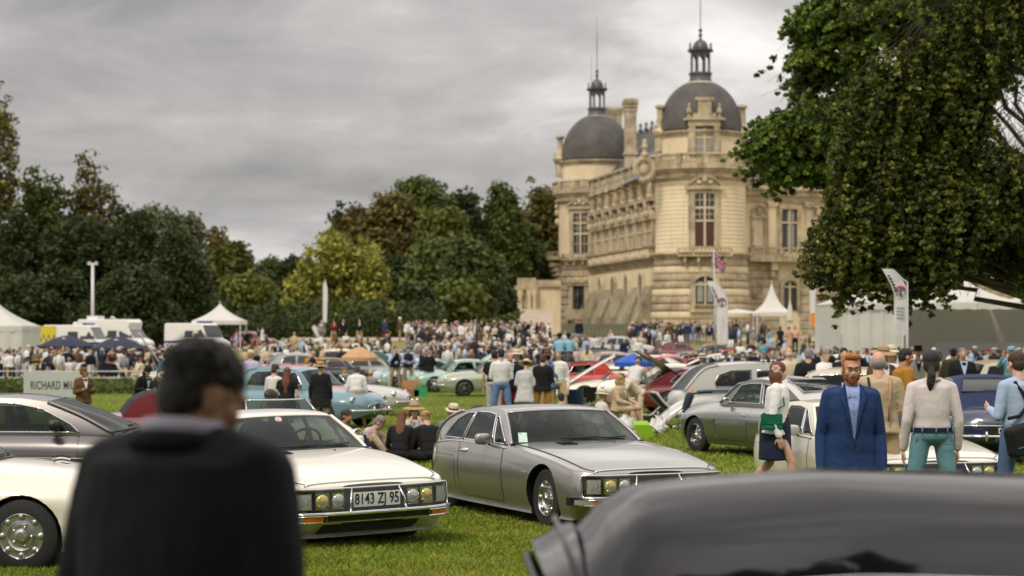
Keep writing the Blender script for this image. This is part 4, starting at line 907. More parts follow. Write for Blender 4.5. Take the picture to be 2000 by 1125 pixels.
class Car:
    """x forward from tail (0) to nose (L), y left, z up; shifted so that the origin is the middle of the wheelbase"""
    def __init__(s, L, W, top, sh, bot, nose=(.8, 2.6), tail=(.5, 2.6), ws=.86, wb=.93, xw=(1, 3.5), rw=.33, belly=.62, lean_f=None, lean_r=None, wid=None, tw=.2, sect=None):
        s.L, s.W, s.top, s.sh, s.bot = L, W, top, sh, bot; s.nose, s.tail = nose, tail; s.ws, s.wb, s.xw, s.rw, s.belly = ws, wb, xw, rw, belly
        s.lf, s.lr = lean_f, lean_r; s.wid = wid; s.tw = tw; s.ox = (xw[0]+xw[1])/2; s.sect = sect
    def hw(s, x):
        h = s.W/2*(smt(s.wid, x) if s.wid else 1)
        return h*sup(x, s.L-s.nose[0], s.L, s.nose[1])*sup(-x, -s.tail[0], 0, s.tail[1])
    def section(s, x):
        zt, zs, zb = smt(s.top, x), smt(s.sh, x), smt(s.bot, x); w = s.hw(x); zm = lerp(zb, zs, s.belly); k = zt-zs
        if s.sect: c = s.sect(w, zt, zs, zm, zb, x)
        else:
            c = [(0, zt), (w*s.ws*.5, zt-k*.12), (w*s.ws*.82, zt-k*.55), (w*s.ws*.97, zs), (w*.985, lerp(zs, zm, .45)), (w, zm), (w*.985, lerp(zm, zb, .5)), (w*s.wb, zb+.03), (w*s.wb*.9, zb), (0, zb)]
        return c
    def sideprof(s, x, z):
        """half width of the body side at height z"""
        c = s.section(x)
        pts = s.smooth(c)
        best = None
        for (y0, z0), (y1, z1) in zip(pts, pts[1:]):
            if (z0-z)*(z1-z) <= 0 and z0 != z1:
                y = lerp(y0, y1, (z-z0)/(z1-z0)); best = y if best is None else max(best, y)
        return best if best is not None else s.hw(x)*.9
    def smooth(s, c, n=3):
        out = []; m = len(c)
        for i in range(m-1):
            p0, p1, p2, p3 = c[max(i-1, 0)], c[i], c[i+1], c[min(i+2, m-1)]
            for k in range(n):
                u = k/n; a = []
                for j in (0, 1):
                    a.append(.5*(2*p1[j]+(p2[j]-p0[j])*u+(2*p0[j]-5*p1[j]+4*p2[j]-p3[j])*u*u+(3*p1[j]-p0[j]-3*p2[j]+p3[j])*u**3))
                out.append((max(a[0], 0), a[1]))
        out.append(c[-1]); return out
    def lean(s, x, z):
        dx = 0
        if s.lf:
            t = max(0, (x-(s.L-s.nose[0]))/s.nose[0]); dx += t*t*tab(s.lf, z)
        if s.lr:
            t = max(0, (s.tail[0]-x)/s.tail[0]); dx += t*t*tab(s.lr, z)
        return dx
    def mp(s, x, y, z): return (x+s.lean(x, z)-s.ox, y, z)
    def body(s, m, parent, arches=True, smooth=38, arch_r=None, arch_z=0, skirt_rear=False):
        a, b = s.tail[0], s.nose[0]
        xs_ = [s.L*0+a*(1-math.cos(t))*1.0 for t in np.linspace(0.0, math.pi/2, 9)]
        xs_ += list(np.linspace(a, s.L-b, 26))[1:-1]+[s.L-b+b*math.sin(t) for t in np.linspace(0, math.pi/2, 10)]
        g = MB(); rings = []
        for x in xs_:
            x = min(max(x, .004), s.L-.004); pr = s.smooth(s.section(x)); full = pr+[(-y, z) for y, z in reversed(pr[1:-1])]
            rings.append([s.mp(x, y, z) for y, z in full])
        n = len(rings[0]); v = [p for r in rings for p in r]; f = []
        for i in range(len(rings)-1):
            for k in range(n): f.append((i*n+k, (i+1)*n+k, (i+1)*n+(k+1) % n, i*n+(k+1) % n))
        f.append(tuple(range(n))); f.append(tuple((len(rings)-1)*n+k for k in range(n-1, -1, -1)))
        o = mk('body', v, f, m, parent, True); o.data.materials.append(BLACK)
        bm = bmesh.new(); bm.from_mesh(o.data); bmesh.ops.recalc_face_normals(bm, faces=bm.faces); bm.to_mesh(o.data); bm.free()
        if arches:
            cu = MB(); ar = arch_r or s.rw*1.16
            for i, xw in enumerate(s.xw):
                if skirt_rear and i == 0: continue
                for sd in (-1, 1):
                    c = MB(); c.lathe([(ar, 0), (ar, sd*.62)] if sd > 0 else [(ar, -.62), (ar, 0)], 28, (xw-s.ox, sd*(s.W/2-.38), s.rw+arch_z), axis='y'); cu.add(c.v, c.f)
            c = cu.build('cutter', BLACK); c.data.materials.clear(); c.data.materials.append(m); c.data.materials.append(BLACK); c.data.polygons.foreach_set('material_index', [1]*len(c.data.polygons)); rem_dup(c)
            md = o.modifiers.new('b', 'BOOLEAN'); md.operation = 'DIFFERENCE'; md.solver = 'EXACT'; md.object = c
            C.objects.unlink(c); TMP.collection.objects.link(c); me = evalmesh(o); o.modifiers.clear(); o.data = me; C.objects.link(o)
            bpy.data.objects.remove(c)
        me = o.data; me.name = 'body'; me.polygons.foreach_set('use_smooth', [True]*len(me.polygons)); me.set_sharp_from_angle(angle=R(smooth))
        s.o = o; return o
    def side(s, x, z, sd, off=.004):
        return s.mp(x, sd*(s.sideprof(x, z)+off), z)
    def side_poly(s, name, pts, m, parent, off=.005, nx=10, nz_=6):
        """panel lying on the body side: pts = (x0,x1,z0(x) fn or value,z1)"""
        x0, x1, z0, z1 = pts; f0 = z0 if callable(z0) else (lambda x: z0); f1 = z1 if callable(z1) else (lambda x: z1); r = []
        for sd in (1, -1):
            g = MB(); g.grid(lambda u, v: s.side(lerp(x0, x1, u), lerp(f0(lerp(x0, x1, u)), f1(lerp(x0, x1, u)), v), sd, off), nx, nz_)
            r.append(g.build(name, m, parent, True))
        return r
    def seam(s, path, sd, r=.006, off=.0):
        return [s.side(x, z, sd, off) for x, z in path]
    def wheels(s, parent, rim='disc', rimm=None, wire=False, wid=.19, track=None, steer=0.0, white=False, skirt_rear=False, rr=.62, rear_in=0):
        rimm = rimm or CHROME; W2 = (track or s.W/2-.06)
        for i, xw in enumerate(s.xw):
            for sd in (1, -1):
                r = s.rw; g = MB(); w_ = wid/2
                g.lathe([(r*rr, -w_), (r*.9, -w_*1.03), (r*.985, -w_*.8), (r, -w_*.4), (r, w_*.4), (r*.985, w_*.8), (r*.9, w_*1.03), (r*rr, w_)], 36, axis='y', cap=False)
                wh = g.build('wheel', RUBBER, parent, 40); wh.location = (xw-s.ox, sd*(W2-w_-(rear_in if i == 0 else 0)), r)
                if i == 1 and steer: wh.rotation_euler.z = steer
                g = MB(); q = r*rr
                if rim == 'wire':
                    g.lathe([(q, -sd*w_), (q*1.02, sd*w_*.9), (q*.95, sd*w_*.95), (q*.93, sd*w_*.5), (q*.9, -sd*w_*.6)], 28, axis='y', cap=False)
                    g.lathe([(.03, -w_*sd), (.055, 0), (.05, w_*.8*sd), (.03, w_*1.1*sd), (.0, w_*1.12*sd)], 12, axis='y')
                    for k in range(26):
                        a = k/26*6.283; b = a+(.35 if k % 2 else -.35)
                        g.tube([(.045*math.cos(a), sd*w_*.7, .045*math.sin(a)), (q*.93*math.cos(b), sd*w_*(.3 if k % 4 < 2 else -.4), q*.93*math.sin(b))], .004, 3, False)
                    for k in range(2): a = k*math.pi; g.tube([(0, sd*w_*1.08, 0), (.075*math.cos(a), sd*w_*1.15, .075*math.sin(a))], .012, 4)
                elif rim == 'slots':
                    g.lathe([(q, sd*w_*.95), (q*.97, sd*w_*.98), (q*.92, sd*w_*.75), (q*.78, sd*w_*.72), (q*.62, sd*w_*.80), (q*.5, sd*w_*.55), (q*.34, sd*w_*.55)], 36, axis='y', cap=False)
                    g.lathe([(q*.34, sd*w_*.5), (q*.32, sd*w_*.9), (q*.2, sd*w_*1.0), (q*.17, sd*w_*1.1), (0, sd*w_*1.12)], 20, axis='y', cap=False)
                    for k in range(8):
                        a = k/8*6.283; c_, s_ = math.cos(a), math.sin(a); g.ell((q*.83*c_, sd*w_*.8, q*.83*s_), (.03, .02, .03), 8, 5)
                    for k in range(5):
                        a = k/5*6.283; g.ell((q*.42*math.cos(a), sd*w_*.62, q*.42*math.sin(a)), (.012, .014, .012), 6, 4)
                else:
                    g.lathe([(q, sd*w_*.95), (q*.95, sd*w_*.98), (q*.88, sd*w_*.7), (q*.6, sd*w_*.74), (q*.55, sd*w_*.95), (q*.3, sd*w_*1.05), (0, sd*w_*1.08)], 28, axis='y', cap=False)
                g.build('rim', rimm, wh, 35)
                g = MB(); g.lathe([(0, sd*w_*.2), (q*.95, sd*w_*.2)], 20, axis='y', cap=False); g.build('hub', BLACK, wh)
    # ---- glasshouse: outline is a list of (x, z); belt (x->z) = shoulder height
    def house(s, m, parent, out, ia, ib, wr, roofm=None, crown=.05, belt_in=.03, glass=None, side_wins=(), wb0=None, glass_f=True, glass_r=True, frame=None, pillar=.035, nside=10, bow=.0, ins=True):
        """out: outline from windscreen foot (front) over the roof to the back foot; ia/ib: index of the screen top and of the rear window top.
        wr: half width of roof; belt half width is that of the body shoulder less belt_in"""
        glass = glass or CGLASS
        pts = []; tags_ = []
        n = len(out); xs0 = [p[0] for p in out]; zs0 = [p[1] for p in out]
        zmax = max(zs0)
        # dense outline by catmull-rom on each of three runs
        def run(a, b, k):
            seg = out[a:b+1]; r = []
            if len(seg) == 2: return [(lerp(seg[0][0], seg[1][0], t), lerp(seg[0][1], seg[1][1], t)) for t in np.linspace(0, 1, k+1)]
            m_ = len(seg)
            for i in range(m_-1):
                p0, p1, p2, p3 = seg[max(i-1, 0)], seg[i], seg[i+1], seg[min(i+2, m_-1)]
                for q in range(k):
                    u = q/k; r.append(tuple(.5*(2*p1[j]+(p2[j]-p0[j])*u+(2*p0[j]-5*p1[j]+4*p2[j]-p3[j])*u*u+(3*p1[j]-p0[j]-3*p2[j]+p3[j])*u**3) for j in (0, 1)))
            r.append(seg[-1]); return r
        def ybelt(x):
            x = min(max(x, .05), s.L-.05); return (wb0 if wb0 else s.hw(x)*s.ws*.99-belt_in)
        def zbelt(x): return smt(s.sh, x)
        def half(x, z):
            zb = zbelt(x); t = max(0, min(1, (z-zb)/(zmax-zb))); return lerp(ybelt(x), wr, t**1.25)
        s.half = half; s.run = run
        A, B, Cc = run(0, ia, 5), run(ia, ib, 6), run(ib, n-1, 5)
        s.A, s.B, s.Cc = A, B, Cc
        def band(P, inset=0.0, off=0.0, k0=1.0, nv=14, cr=crown, bow=0.0, b1=None, cr0=None):
            g = MB(); nP = len(P)-1
            def fn(u, v):
                i = u*nP; a = int(min(i, nP-1)); t = i-a; x = lerp(P[a][0], P[a+1][0], t); z = lerp(P[a][1], P[a+1][1], t)
                dx = P[min(a+1, nP)][0]-P[max(a, 0)][0]; dz = P[min(a+1, nP)][1]-P[a][1]; l = math.hypot(dx, dz) or 1; nx, nz_ = dz/l, -dx/l
                if nz_ < 0 and abs(nx) < .5: nx, nz_ = -nx, -nz_
                h = half(x, z)-inset; y = (v*2-1)*h; c_ = (cr if cr0 is None else lerp(cr0, cr, u**1.5))*(1-abs(v*2-1)**2.4)+off
                return (x+nx*c_*getattr(s, 'nxk', 1)+ (lerp(bow, b1 or 0, u)*(1-abs(v*2-1)**2.2)) - s.ox, y, z+nz_*c_)
            g.grid(fn, nP*1, nv); return g
        s.band = band
        roofm = roofm or m
        rf = band(B, bow=bow*.3, b1=-.0).build('roof', roofm, parent, True)
        # windscreen and rear window; painted frames round them
        def window(P, nm, sign, gl):
            if not gl: 
                return band(P, 0).build(nm, gl or m, parent, True)
            return band(P, .0, 0.0).build(nm, gl, parent, True)
        if glass_f:
            A_ = list(A); w_ = band(A, bow=bow, b1=bow*.3).build('windscreen', glass, parent, True)
            for sd in (1, -1):
                g = MB(); g.tube([(x-s.ox, sd*(half(x, z)+.0), z) for x, z in A_], pillar, 6); g.build('windscreen_pillar', frame or m, parent, True)
            g = MB(); x, z = A_[-1]; g.tube([(x-s.ox+bow*.3*(1-abs(v)**2.2)+crown*.25*(1-(v)**2), v*half(x, z), z+crown*.95*(1-abs(v)**2.4)) for v in np.linspace(-1, 1, 13)], .012, 5); g.build('windscreen_trim', frame or m, w_, True)
            # rubber line and wipers at the foot
            g = MB(); x, z = A_[0]; g.tube([(x-s.ox+.03+bow*(1-abs(v)**2.2), v*half(x, z), z+.012+crown*.6*(1-abs(v)**2.4)) for v in np.linspace(-1, 1, 13)], .016, 5); g.build('rubber_seal', BLACK, w_, True)
            for v0, v1 in ((-.45, .12), (.12, .62)):
                g = MB(); 
                def onA(v, t, o_=.015):
                    i = t*(len(A_)-1); a = int(min(i, len(A_)-2)); x = lerp(A_[a][0], A_[a+1][0], i-a); z = lerp(A_[a][1], A_[a+1][1], i-a)
                    return (x-s.ox+o_+bow*(1-t*.7)*(1-abs(v)**2.2)+crown*.8*(1-abs(v)**2.4), v*half(x, z), z+o_+crown*.5*(1-abs(v)**2.4))
                g.tube([onA(v0, .02), onA((v0+v1)/2, .10), onA(v1, .14)], .007, 4); g.tube([onA(v0+.1, .13), onA((v0+v1)/2+.05, .13), onA(v1+.12, .16)], .009, 4); g.build('wiper', BLACK, w_)
        if glass_r:
            w_ = window(list(Cc), 'rear_window', -1, glass)
            for sd in (1, -1):
                g = MB(); g.tube([(x-s.ox, sd*half(x, z), z) for x, z in Cc], pillar, 6); g.build('rear_pillar', frame or m, parent, True)
        else: band(Cc).build('rear_roof', roofm, parent, True)
        # the deck under the glass is the cabin: dark trim, not paint
        if hasattr(s, 'o') and ins:
            me = s.o.data
            if DARKIN.name not in [m_.name for m_ in me.materials if m_]: me.materials.append(DARKIN)
            ki = [m_.name for m_ in me.materials].index(DARKIN.name); x_hi, x_lo = A[0][0]+bow*.5, Cc[-1][0]
            for p in me.polygons:
                c_ = p.center; xx = c_.x+s.ox
                if x_lo+.08 < xx < x_hi-.02 and p.normal.z > .35 and abs(c_.y) < half(xx, zbelt(xx))-.0 and c_.z > zbelt(xx)-.12: p.material_index = ki
        # side surface
        O = A+B[1:]+Cc[1:]
        s.O = O
        def topz(x):
            best = None
            for (xa, za), (xb, zb) in zip(O, O[1:]):
                if (xa-x)*(xb-x) <= 0 and xa != xb: zz = lerp(za, zb, (x-xa)/(xb-xa)); best = zz if best is None else max(best, zz)
            return best if best is not None else zbelt(x)
        s.topz = topz
        x1, x0 = O[0][0], O[-1][0]
        for sd in (1, -1):
            g = MB(); N_ = 44
            def fn(u, v):
                x = lerp(x0, x1, u); zt = max(topz(x), zbelt(x)+.001); z = lerp(zbelt(x)-.04, zt, v); return (x-s.ox, sd*half(x, z), z)
            # painted shell only outside the window openings
            wins = side_wins
            v_ = []; f_ = []; NV = 10
            for i in range(N_+1):
                for j in range(NV+1): v_.append(fn(i/N_, j/NV))
            def inside(x, z):
                for w_ in wins:
                    c_ = False; p = w_
                    for a in range(len(p)):
                        (xa, za), (xb, zb) = p[a], p[a-1]
                        if (za > z) != (zb > z) and x < (xb-xa)*(z-za)/(zb-za)+xa: c_ = not c_
                    if c_: return True
                return False
            for i in range(N_):
                for j in range(NV):
                    q = [(i*(NV+1)+j), ((i+1)*(NV+1)+j), ((i+1)*(NV+1)+j+1), (i*(NV+1)+j+1)]
                    if all(inside(v_[k][0]+s.ox, v_[k][2]) for k in q): continue
                    f_.append(tuple(q))
            mk('side_panel', v_, f_, roofm if roofm is not m and not wins else m, parent, True)
            for w_ in wins:   # panes stand just proud of the painted shell and cover its cut edge, with a bright frame round them
                dn = []
                for a in range(len(w_)):
                    (xa, za), (xb, zb) = w_[a], w_[(a+1) % len(w_)]
                    for t in np.linspace(0, 1, 5)[:-1]: dn.append((lerp(xa, xb, t), lerp(za, zb, t)))
                cx, cz = sum(p[0] for p in dn)/len(dn), sum(p[1] for p in dn)/len(dn)
                v = [(x-s.ox, sd*(half(x, z)+.007), z) for x, z in dn]
                rings = []; K = 4
                allv = []; ff = []; M_ = len(dn)
                for r_ in range(K):
                    t = 1-r_/K
                    for x, z in dn: xx, zz = lerp(cx, x, t), lerp(cz, z, t); allv.append((xx-s.ox, sd*(half(xx, zz)+.007), zz))
                allv.append((cx-s.ox, sd*(half(cx, cz)+.007), cz))
                for r_ in range(K-1):
                    for a in range(M_): ff.append((r_*M_+a, r_*M_+(a+1) % M_, (r_+1)*M_+(a+1) % M_, (r_+1)*M_+a))
                for a in range(M_): ff.append(((K-1)*M_+a, (K-1)*M_+(a+1) % M_, K*M_))
                wo = mk('side_window', allv, ff, glass if glass is not CGLASS else SGLASS, parent, True)
                g = MB(); g.tube([(x-s.ox, sd*(half(x, z)+.010), z) for x, z in dn+[dn[0]]], .010, 5, False); g.build('window_frame', frame or CHROME, wo, True)
        return rf
    def interior(s, parent, x0, x1, zt, seats=(1.8, 2.7), wheel_x=None, m=None):
        m = m or LEATH; g = MB(); w_ = s.W/2-.22
        g.box(x0-s.ox, x1-s.ox, -w_, w_, zt-.25, zt-.12); g.box(x1-.3-s.ox, x1-s.ox, -w_, w_, zt-.15, zt+.02); g.build('dashboard', DARKIN, parent)
        for sx in seats:
            for sd in (1, -1):
                g = MB(); c = (sx-s.ox, sd*.36, zt-.05); g.M = Matrix.Translation(c) @ Matrix.Rotation(R(-14), 4, 'Y')
                g.ell((0, 0, 0), (.09, .24, .36), 12, 8); g.ell((.0, 0, .36), (.06, .12, .1), 10, 6); g.M = None; g.ell((sx+.25-s.ox, sd*.36, zt-.28), (.28, .24, .1), 10, 6); g.build('seat', m, parent, True)
        if wheel_x:
            g = MB(); c = Vector((wheel_x-s.ox, .36, zt+.06)); ax = Matrix.Rotation(R(-62), 3, 'Y')
            g.tube([c+ax @ Vector((math.cos(a)*.19, math.sin(a)*.19, 0)) for a in np.linspace(0, 6.283, 21)], .014, 6, False); g.tube([c+ax @ Vector((-.18, 0, 0)), c+ax @ Vector((.18, 0, 0))], .012, 4); g.tube([c, c+Vector((.3, 0, -.15))], .02, 6); g.build('steering_wheel', BLACK, parent, True)
    def mirror(s, parent, x, m, sd, z=None, size=(.06, .11, .075), arm=.1):
        zb = z or smt(s.sh, x)+.06; y = s.half(x, zb) if hasattr(s, 'half') else s.hw(x)
        g = MB(); c = (x-s.ox, sd*(y+arm+size[1]*.7), zb+.06)
        q = Matrix.Diagonal((1, 1, 1)); v = []
        g.ell(c, size, 14, 8); g.v = [(c[0]+math.copysign(abs((p[0]-c[0])/size[0])**.6*size[0], p[0]-c[0]), c[1]+math.copysign(abs((p[1]-c[1])/size[1])**.55*size[1], p[1]-c[1]), c[2]+math.copysign(abs((p[2]-c[2])/size[2])**.6*size[2], p[2]-c[2])) for p in g.v]
        o = g.build('mirror', m, parent, True)
        g = MB(); g.tube([(x-s.ox, sd*(y-.02), zb-.03), (c[0], c[1]-sd*size[1]*.4, c[2]-size[2]*.7)], .012, 6); g.build('mirror_arm', BLACK if m is not CHROME else CHROME, o, True)
        return o
def car_root(label, cat='car', group=None, name='parked_car'): return empty(name, (0, 0, 0), 0, label, cat, group)
def place(e_, px, d, heading, dz=0):
    """heading: degrees, 0 = nose to the right of the photo, 90 = nose away, 270 = nose to the camera"""
    x = X(px, d); e_.location = (x, d, gz(x, d)+dz); e_.rotation_euler.z = R(heading)
    return e_
def lamp(parent, p, r, nx=(1, 0, 0), m=None, name='headlight', ringm=None):
    """round lamp: chrome ring and bowl behind a clear lens"""
    n = Vector(nx).normalized(); M = Matrix.Translation(p) @ n.to_track_quat('Z', 'Y').to_matrix().to_4x4()
    g = MB(); g.M = M; g.lathe([(r*1.1, -.06), (r*1.12, 0), (r*1.02, .015), (r*.96, .0)], 20, cap=False); g.lathe([(0, -.05), (r*.6, -.03), (r*.98, .0)], 20, cap=False)
    o = g.build(name, ringm or CHROME, parent, True)
    g = MB(); g.M = M; g.lathe([(r*.98, .002), (r*.8, .02), (r*.4, .032), (0, .036)], 20, cap=False); g.build('lens', m or LGLASS, o, True); return o
def plate(parent, s_, c, nrm, w_, h_, fg=BLACK, bg=WHITEP, size=None, up=(0, 0, 1), lines=None, sx=.8):
    n = Vector(nrm).normalized(); u = Vector(up); r = u.cross(n).normalized(); u = n.cross(r)
    M = Matrix((r, u, n)).transposed().to_4x4(); M.translation = Vector(c)
    g = MB(); g.M = M; g.box(-w_/2, w_/2, -h_/2, h_/2, -.004, .004); o = g.build('number_plate', bg, parent)
    ls = lines or [s_]
    for i, t in enumerate(ls):
        yy = 0 if len(ls) == 1 else h_*(.23-.46*i)
        text('plate_lettering', t, size or h_*.85, fg, o, M @ Matrix.Translation((0, yy, .0055)), sx)
    return o
SGLASS = thin_glass('side_glass', (.30, .36, .34), 1.6)
DGLASS = mat('dark_glass', (.012, .014, .014), .04, spec=.8)

# ---------------- the three low coupes with a glazed nose
def glazed_coupe(paintm, label, near=True, text_plate=None, plate_mat=WHITEP, lower=None):
    L_ = 4.90; e_ = car_root(label, name='parked_car')
    def sect(w, zt, zs, zm, zb, x):
        k = zt-zs
        return [(0, zt), (w*.45, zt-k*.06), (w*.80, zt-k*.35), (w*.915, zs+k*.18), (w*.96, zs-.015), (w*.99, lerp(zs, zm, .55)), (w, zm), (w*.985, lerp(zm, zb, .4)), (w*.93, lerp(zm, zb, .8)), (w*.86, zb+.01), (0, zb)]
    c = Car(L_, 1.84, top=[(0, .52), (.1, .61), (.35, .74), (.75, .84), (1.2, .90), (2.6, .905), (3.1, .895), (3.9, .835), (4.5, .745), (4.8, .675), (4.9, .65)],
            sh=[(0, .46), (.1, .55), (.35, .67), (.8, .78), (1.4, .84), (2.8, .835), (3.4, .82), (4.1, .755), (4.6, .68), (4.9, .63)],
            bot=[(0, .40), (.3, .22), (.7, .13), (4.0, .11), (4.5, .11), (4.9, .14)], nose=(.42, 3.6), tail=(1.0, 2.3), wid=[(0, .80), (1.0, .94), (2.0, .97), (3.6, 1.0), (4.5, .975), (4.9, .96)],
            xw=(1.02, 3.95), rw=.325, belly=.60, ws=.95, lean_f=[(.10, -.48), (.20, -.22), (.30, -.03), (.42, .02), (.66, -.05)], sect=sect)
    c.body(paintm, e_, arch_r=.375, skirt_rear=True)
    c.wheels(e_, 'slots', STEEL, wid=.2, track=.86, rr=.60, rear_in=.13)
    out = [(3.02, .855), (2.76, 1.04), (2.50, 1.19), (2.36, 1.222), (2.05, 1.24), (1.72, 1.23), (1.32, 1.18), (.90, 1.06), (.40, .76)]
    wins = [[(1.02, .86), (1.62, .862), (1.70, 1.172), (1.52, 1.160), (1.28, 1.08)], [(1.68, .86), (2.50, .855), (2.30, 1.165), (2.1, 1.185), (1.76, 1.18)], [(2.55, .855), (2.90, .855), (2.44, 1.13), (2.355, 1.155)]]
    c.house(paintm, e_, out, 2, 6, .625, crown=.03, side_wins=wins, pillar=.022, glass=CGLASS, frame=None, belt_in=.03, bow=.2)
    c.interior(e_, .9, 2.95, .84, seats=(1.85, 1.15), wheel_x=2.45)
    g = MB(); g.ell((2.42-c.ox, 0, 1.13), (.02, .12, .035), 10, 6); g.tube([(2.42-c.ox, 0, 1.13), (2.38-c.ox, 0, 1.20)], .01, 5); g.build('interior_mirror', BLACK, e_, True)
    # door with its shut lines, handle and mirror on each side
    dtop = lambda x: smt(c.sh, x)-.0
    for sd, dr in zip((1, -1), c.side_poly('door', (1.66, 2.90, .22, lambda x: smt(c.sh, x)-.03), paintm, e_, .002, 14, 8)):
        g = MB(); path = [(1.64, z) for z in np.linspace(.82, .38, 8)]+[(1.66+.03*i, .36-.04*i) for i in range(4)]+[(x, .212) for x in np.linspace(1.81, 2.86, 10)]+[(2.92, z) for z in np.linspace(.26, .81, 8)]
        g.tube(c.seam(path, sd, off=.0), .0045, 4, False); g.build('shut_line', BLACK, dr)
        g = MB(); p = c.side(1.80, .735, sd, .018); g.ell(p, (.085, .014, .018), 10, 6); g.box(p[0]-.1, p[0]+.1, p[1]-sd*.018-.004, p[1]-sd*.018+.004, p[2]-.03, p[2]+.03); g.build('handle', CHROME, dr, True)
        c.mirror(e_, 2.50, paintm, sd, z=.84, size=(.055, .095, .065), arm=.06)
        g = MB(); g.tube([c.side(x, smt(c.sh, x)-.012, sd, .006) for x in np.linspace(.5, 3.0, 22)], .006, 5); g.build('waist_trim', CHROME, e_, True)
        g = MB(); g.tube(c.seam([(.62, z) for z in np.linspace(.40, .66, 6)]+[(x, .66) for x in np.linspace(.66, 1.5, 8)]+[(1.52, z) for z in np.linspace(.62, .3, 6)], sd), .0035, 4, False); g.build('skirt_line', BLACK, e_)
    # bonnet: a separate skin with a dark shut line round it and a small vent
    def topp(x, yf, off=.0):
        sec = c.smooth(c.section(x)); w = c.hw(x); y = abs(yf)*w*.86; zz = sec[0][1]
        for (y0, z0), (y1, z1) in zip(sec, sec[1:]):
            if y0 <= y <= y1 and y1 > y0: zz = lerp(z0, z1, (y-y0)/(y1-y0)); break
        return c.mp(x, math.copysign(y, yf), zz+off)
    g = MB(); g.grid(lambda u, v: topp(lerp(3.16, 4.80, u), (v*2-1), .004), 18, 16); bn = g.build('bonnet', paintm, e_, True)
    for sd in (1, -1):
        g = MB(); g.tube([topp(x, sd*1.012, .003) for x in np.linspace(3.14, 4.80, 20)], .005, 4, False); g.build('shut_line', BLACK, bn)
    g = MB(); g.tube([topp(4.82, v, .006) for v in np.linspace(-1.1, 1.1, 25)], .010, 5); g.build('bonnet_edge_trim', CHROME, bn, True)
    for y in (-.42,) if near else ():
        for i in range(4):
            g = MB(); a = topp(3.50-.05*i, y-.12, .008); b = topp(3.50-.05*i, y+.12, .008); g.tube([a, b], .010, 4); g.build('vent_slat', BLACK, bn)
    for y in (-.5, .35):
        g = MB(); g.ell(topp(3.4, y, .006), (.014, .014, .01), 8, 5); g.build('washer_jet', BLACK, bn)
    # nose: glazed band with six lamps and the plate, chrome surround and bumper
    def nose(y, z, off=0):
        w0 = c.W/2*.965; t = min(.999, abs(y)/w0); x = L_-c.nose[0]+c.nose[0]*(1-t**3.6)**(1/3.6); p = c.mp(min(x, L_), y, z); return Vector((p[0]+off, p[1], p[2]))
    zl, zu = .405, .605; wn = .83
    g = MB(); g.grid(lambda u, v: nose(lerp(-wn, wn, u), lerp(zl-.01, zu+.012, v), .004), 40, 4); g.build('nose_recess', DARKIN, e_, True)
    gl = MB(); gl.grid(lambda u, v: nose(lerp(-wn, wn, u), lerp(zl, zu, v), .055-.02*v), 40, 3); gl.build('nose_glass', LGLASS, e_, True)
    for sd in (1, -1):
        for i, y in enumerate((.735, .56, .40)):
            p = nose(sd*y, (zl+zu)/2, .030); 
            g = MB(); hwid = (.078, .07, .062)[i]; M = Matrix.Translation(p) @ Matrix.Rotation(sd*(.42, .10, .03)[i], 4, 'Z'); g.M = M
            g.box(-.03, -.01, -hwid, hwid, -.08, .08); o = g.build('headlight', CHROME, e_)
            g = MB(); g.M = M
            if i == 0: g.grid(lambda u, v: (.004+.012*math.sin(u*3.14), lerp(-hwid*.9, hwid*.9, u), lerp(-.072, .072, v)), 6, 4)
            else: g.lathe([(.066, -.01), (.065, .002), (.04, .012), (0, .018)], 18, axis='x', cap=False)
            g.build('lens', LENSW if i != 1 else LENSY, o, True)
        g = MB(); g.tube([nose(sd*.30, zl-.01, .062), nose(sd*.285, (zl+zu)/2, .058), nose(sd*.25, zu+.015, .034)], .012, 6); g.build('chrome_divider', CHROME, e_, True)
    ring = [nose(y, zu+.014, .036) for y in np.linspace(-wn, wn, 30)]+[nose(wn+.012, z, .045) for z in np.linspace(zu, zl, 5)]+[nose(y, zl-.012, .06) for y in np.linspace(wn, -wn, 30)]+[nose(-wn-.012, z, .045) for z in np.linspace(zl, zu, 5)]
    g = MB(); g.tube(ring+[ring[0]], .011, 5, False); g.build('nose_frame', CHROME, e_, True)
    if text_plate:
        p = nose(0, (zl+zu)/2, .035); plate(e_, text_plate, p, (1, 0, -.02), .50, .14, bg=plate_mat, sx=.74, size=.145)
    zbmp = .40
    def bump(z0, z1, off, m, nm, y0=-.90, y1=.90, n=40):
        g = MB()
        def f(y, z, o_):
            p = nose(max(-.885, min(.885, y)), z, o_*(1-.5*(abs(y)/.9)**6)); p.y = y*1.035; return p
        ys_ = np.linspace(y0, y1, n); v = []; ff = []
        for y in ys_: v += [f(y, z0, .0), f(y, z0, off), f(y, z1, off), f(y, z1, .0)]
        for i in range(n-1):
            for k in range(4): ff.append((i*4+k, i*4+4+k, i*4+4+(k+1) % 4, i*4+(k+1) % 4))
        ff += [(0, 1, 2, 3), tuple((n-1)*4+k for k in (3, 2, 1, 0))]; g.add(v, ff); return g.build(nm, m, e_, 40)
    bump(.372, .388, .105, CHROME, 'bumper'); bump(.310, .372, .090, BLACK, 'bumper_rubber'); bump(.300, .310, .10, CHROME, 'bumper_lower_trim')
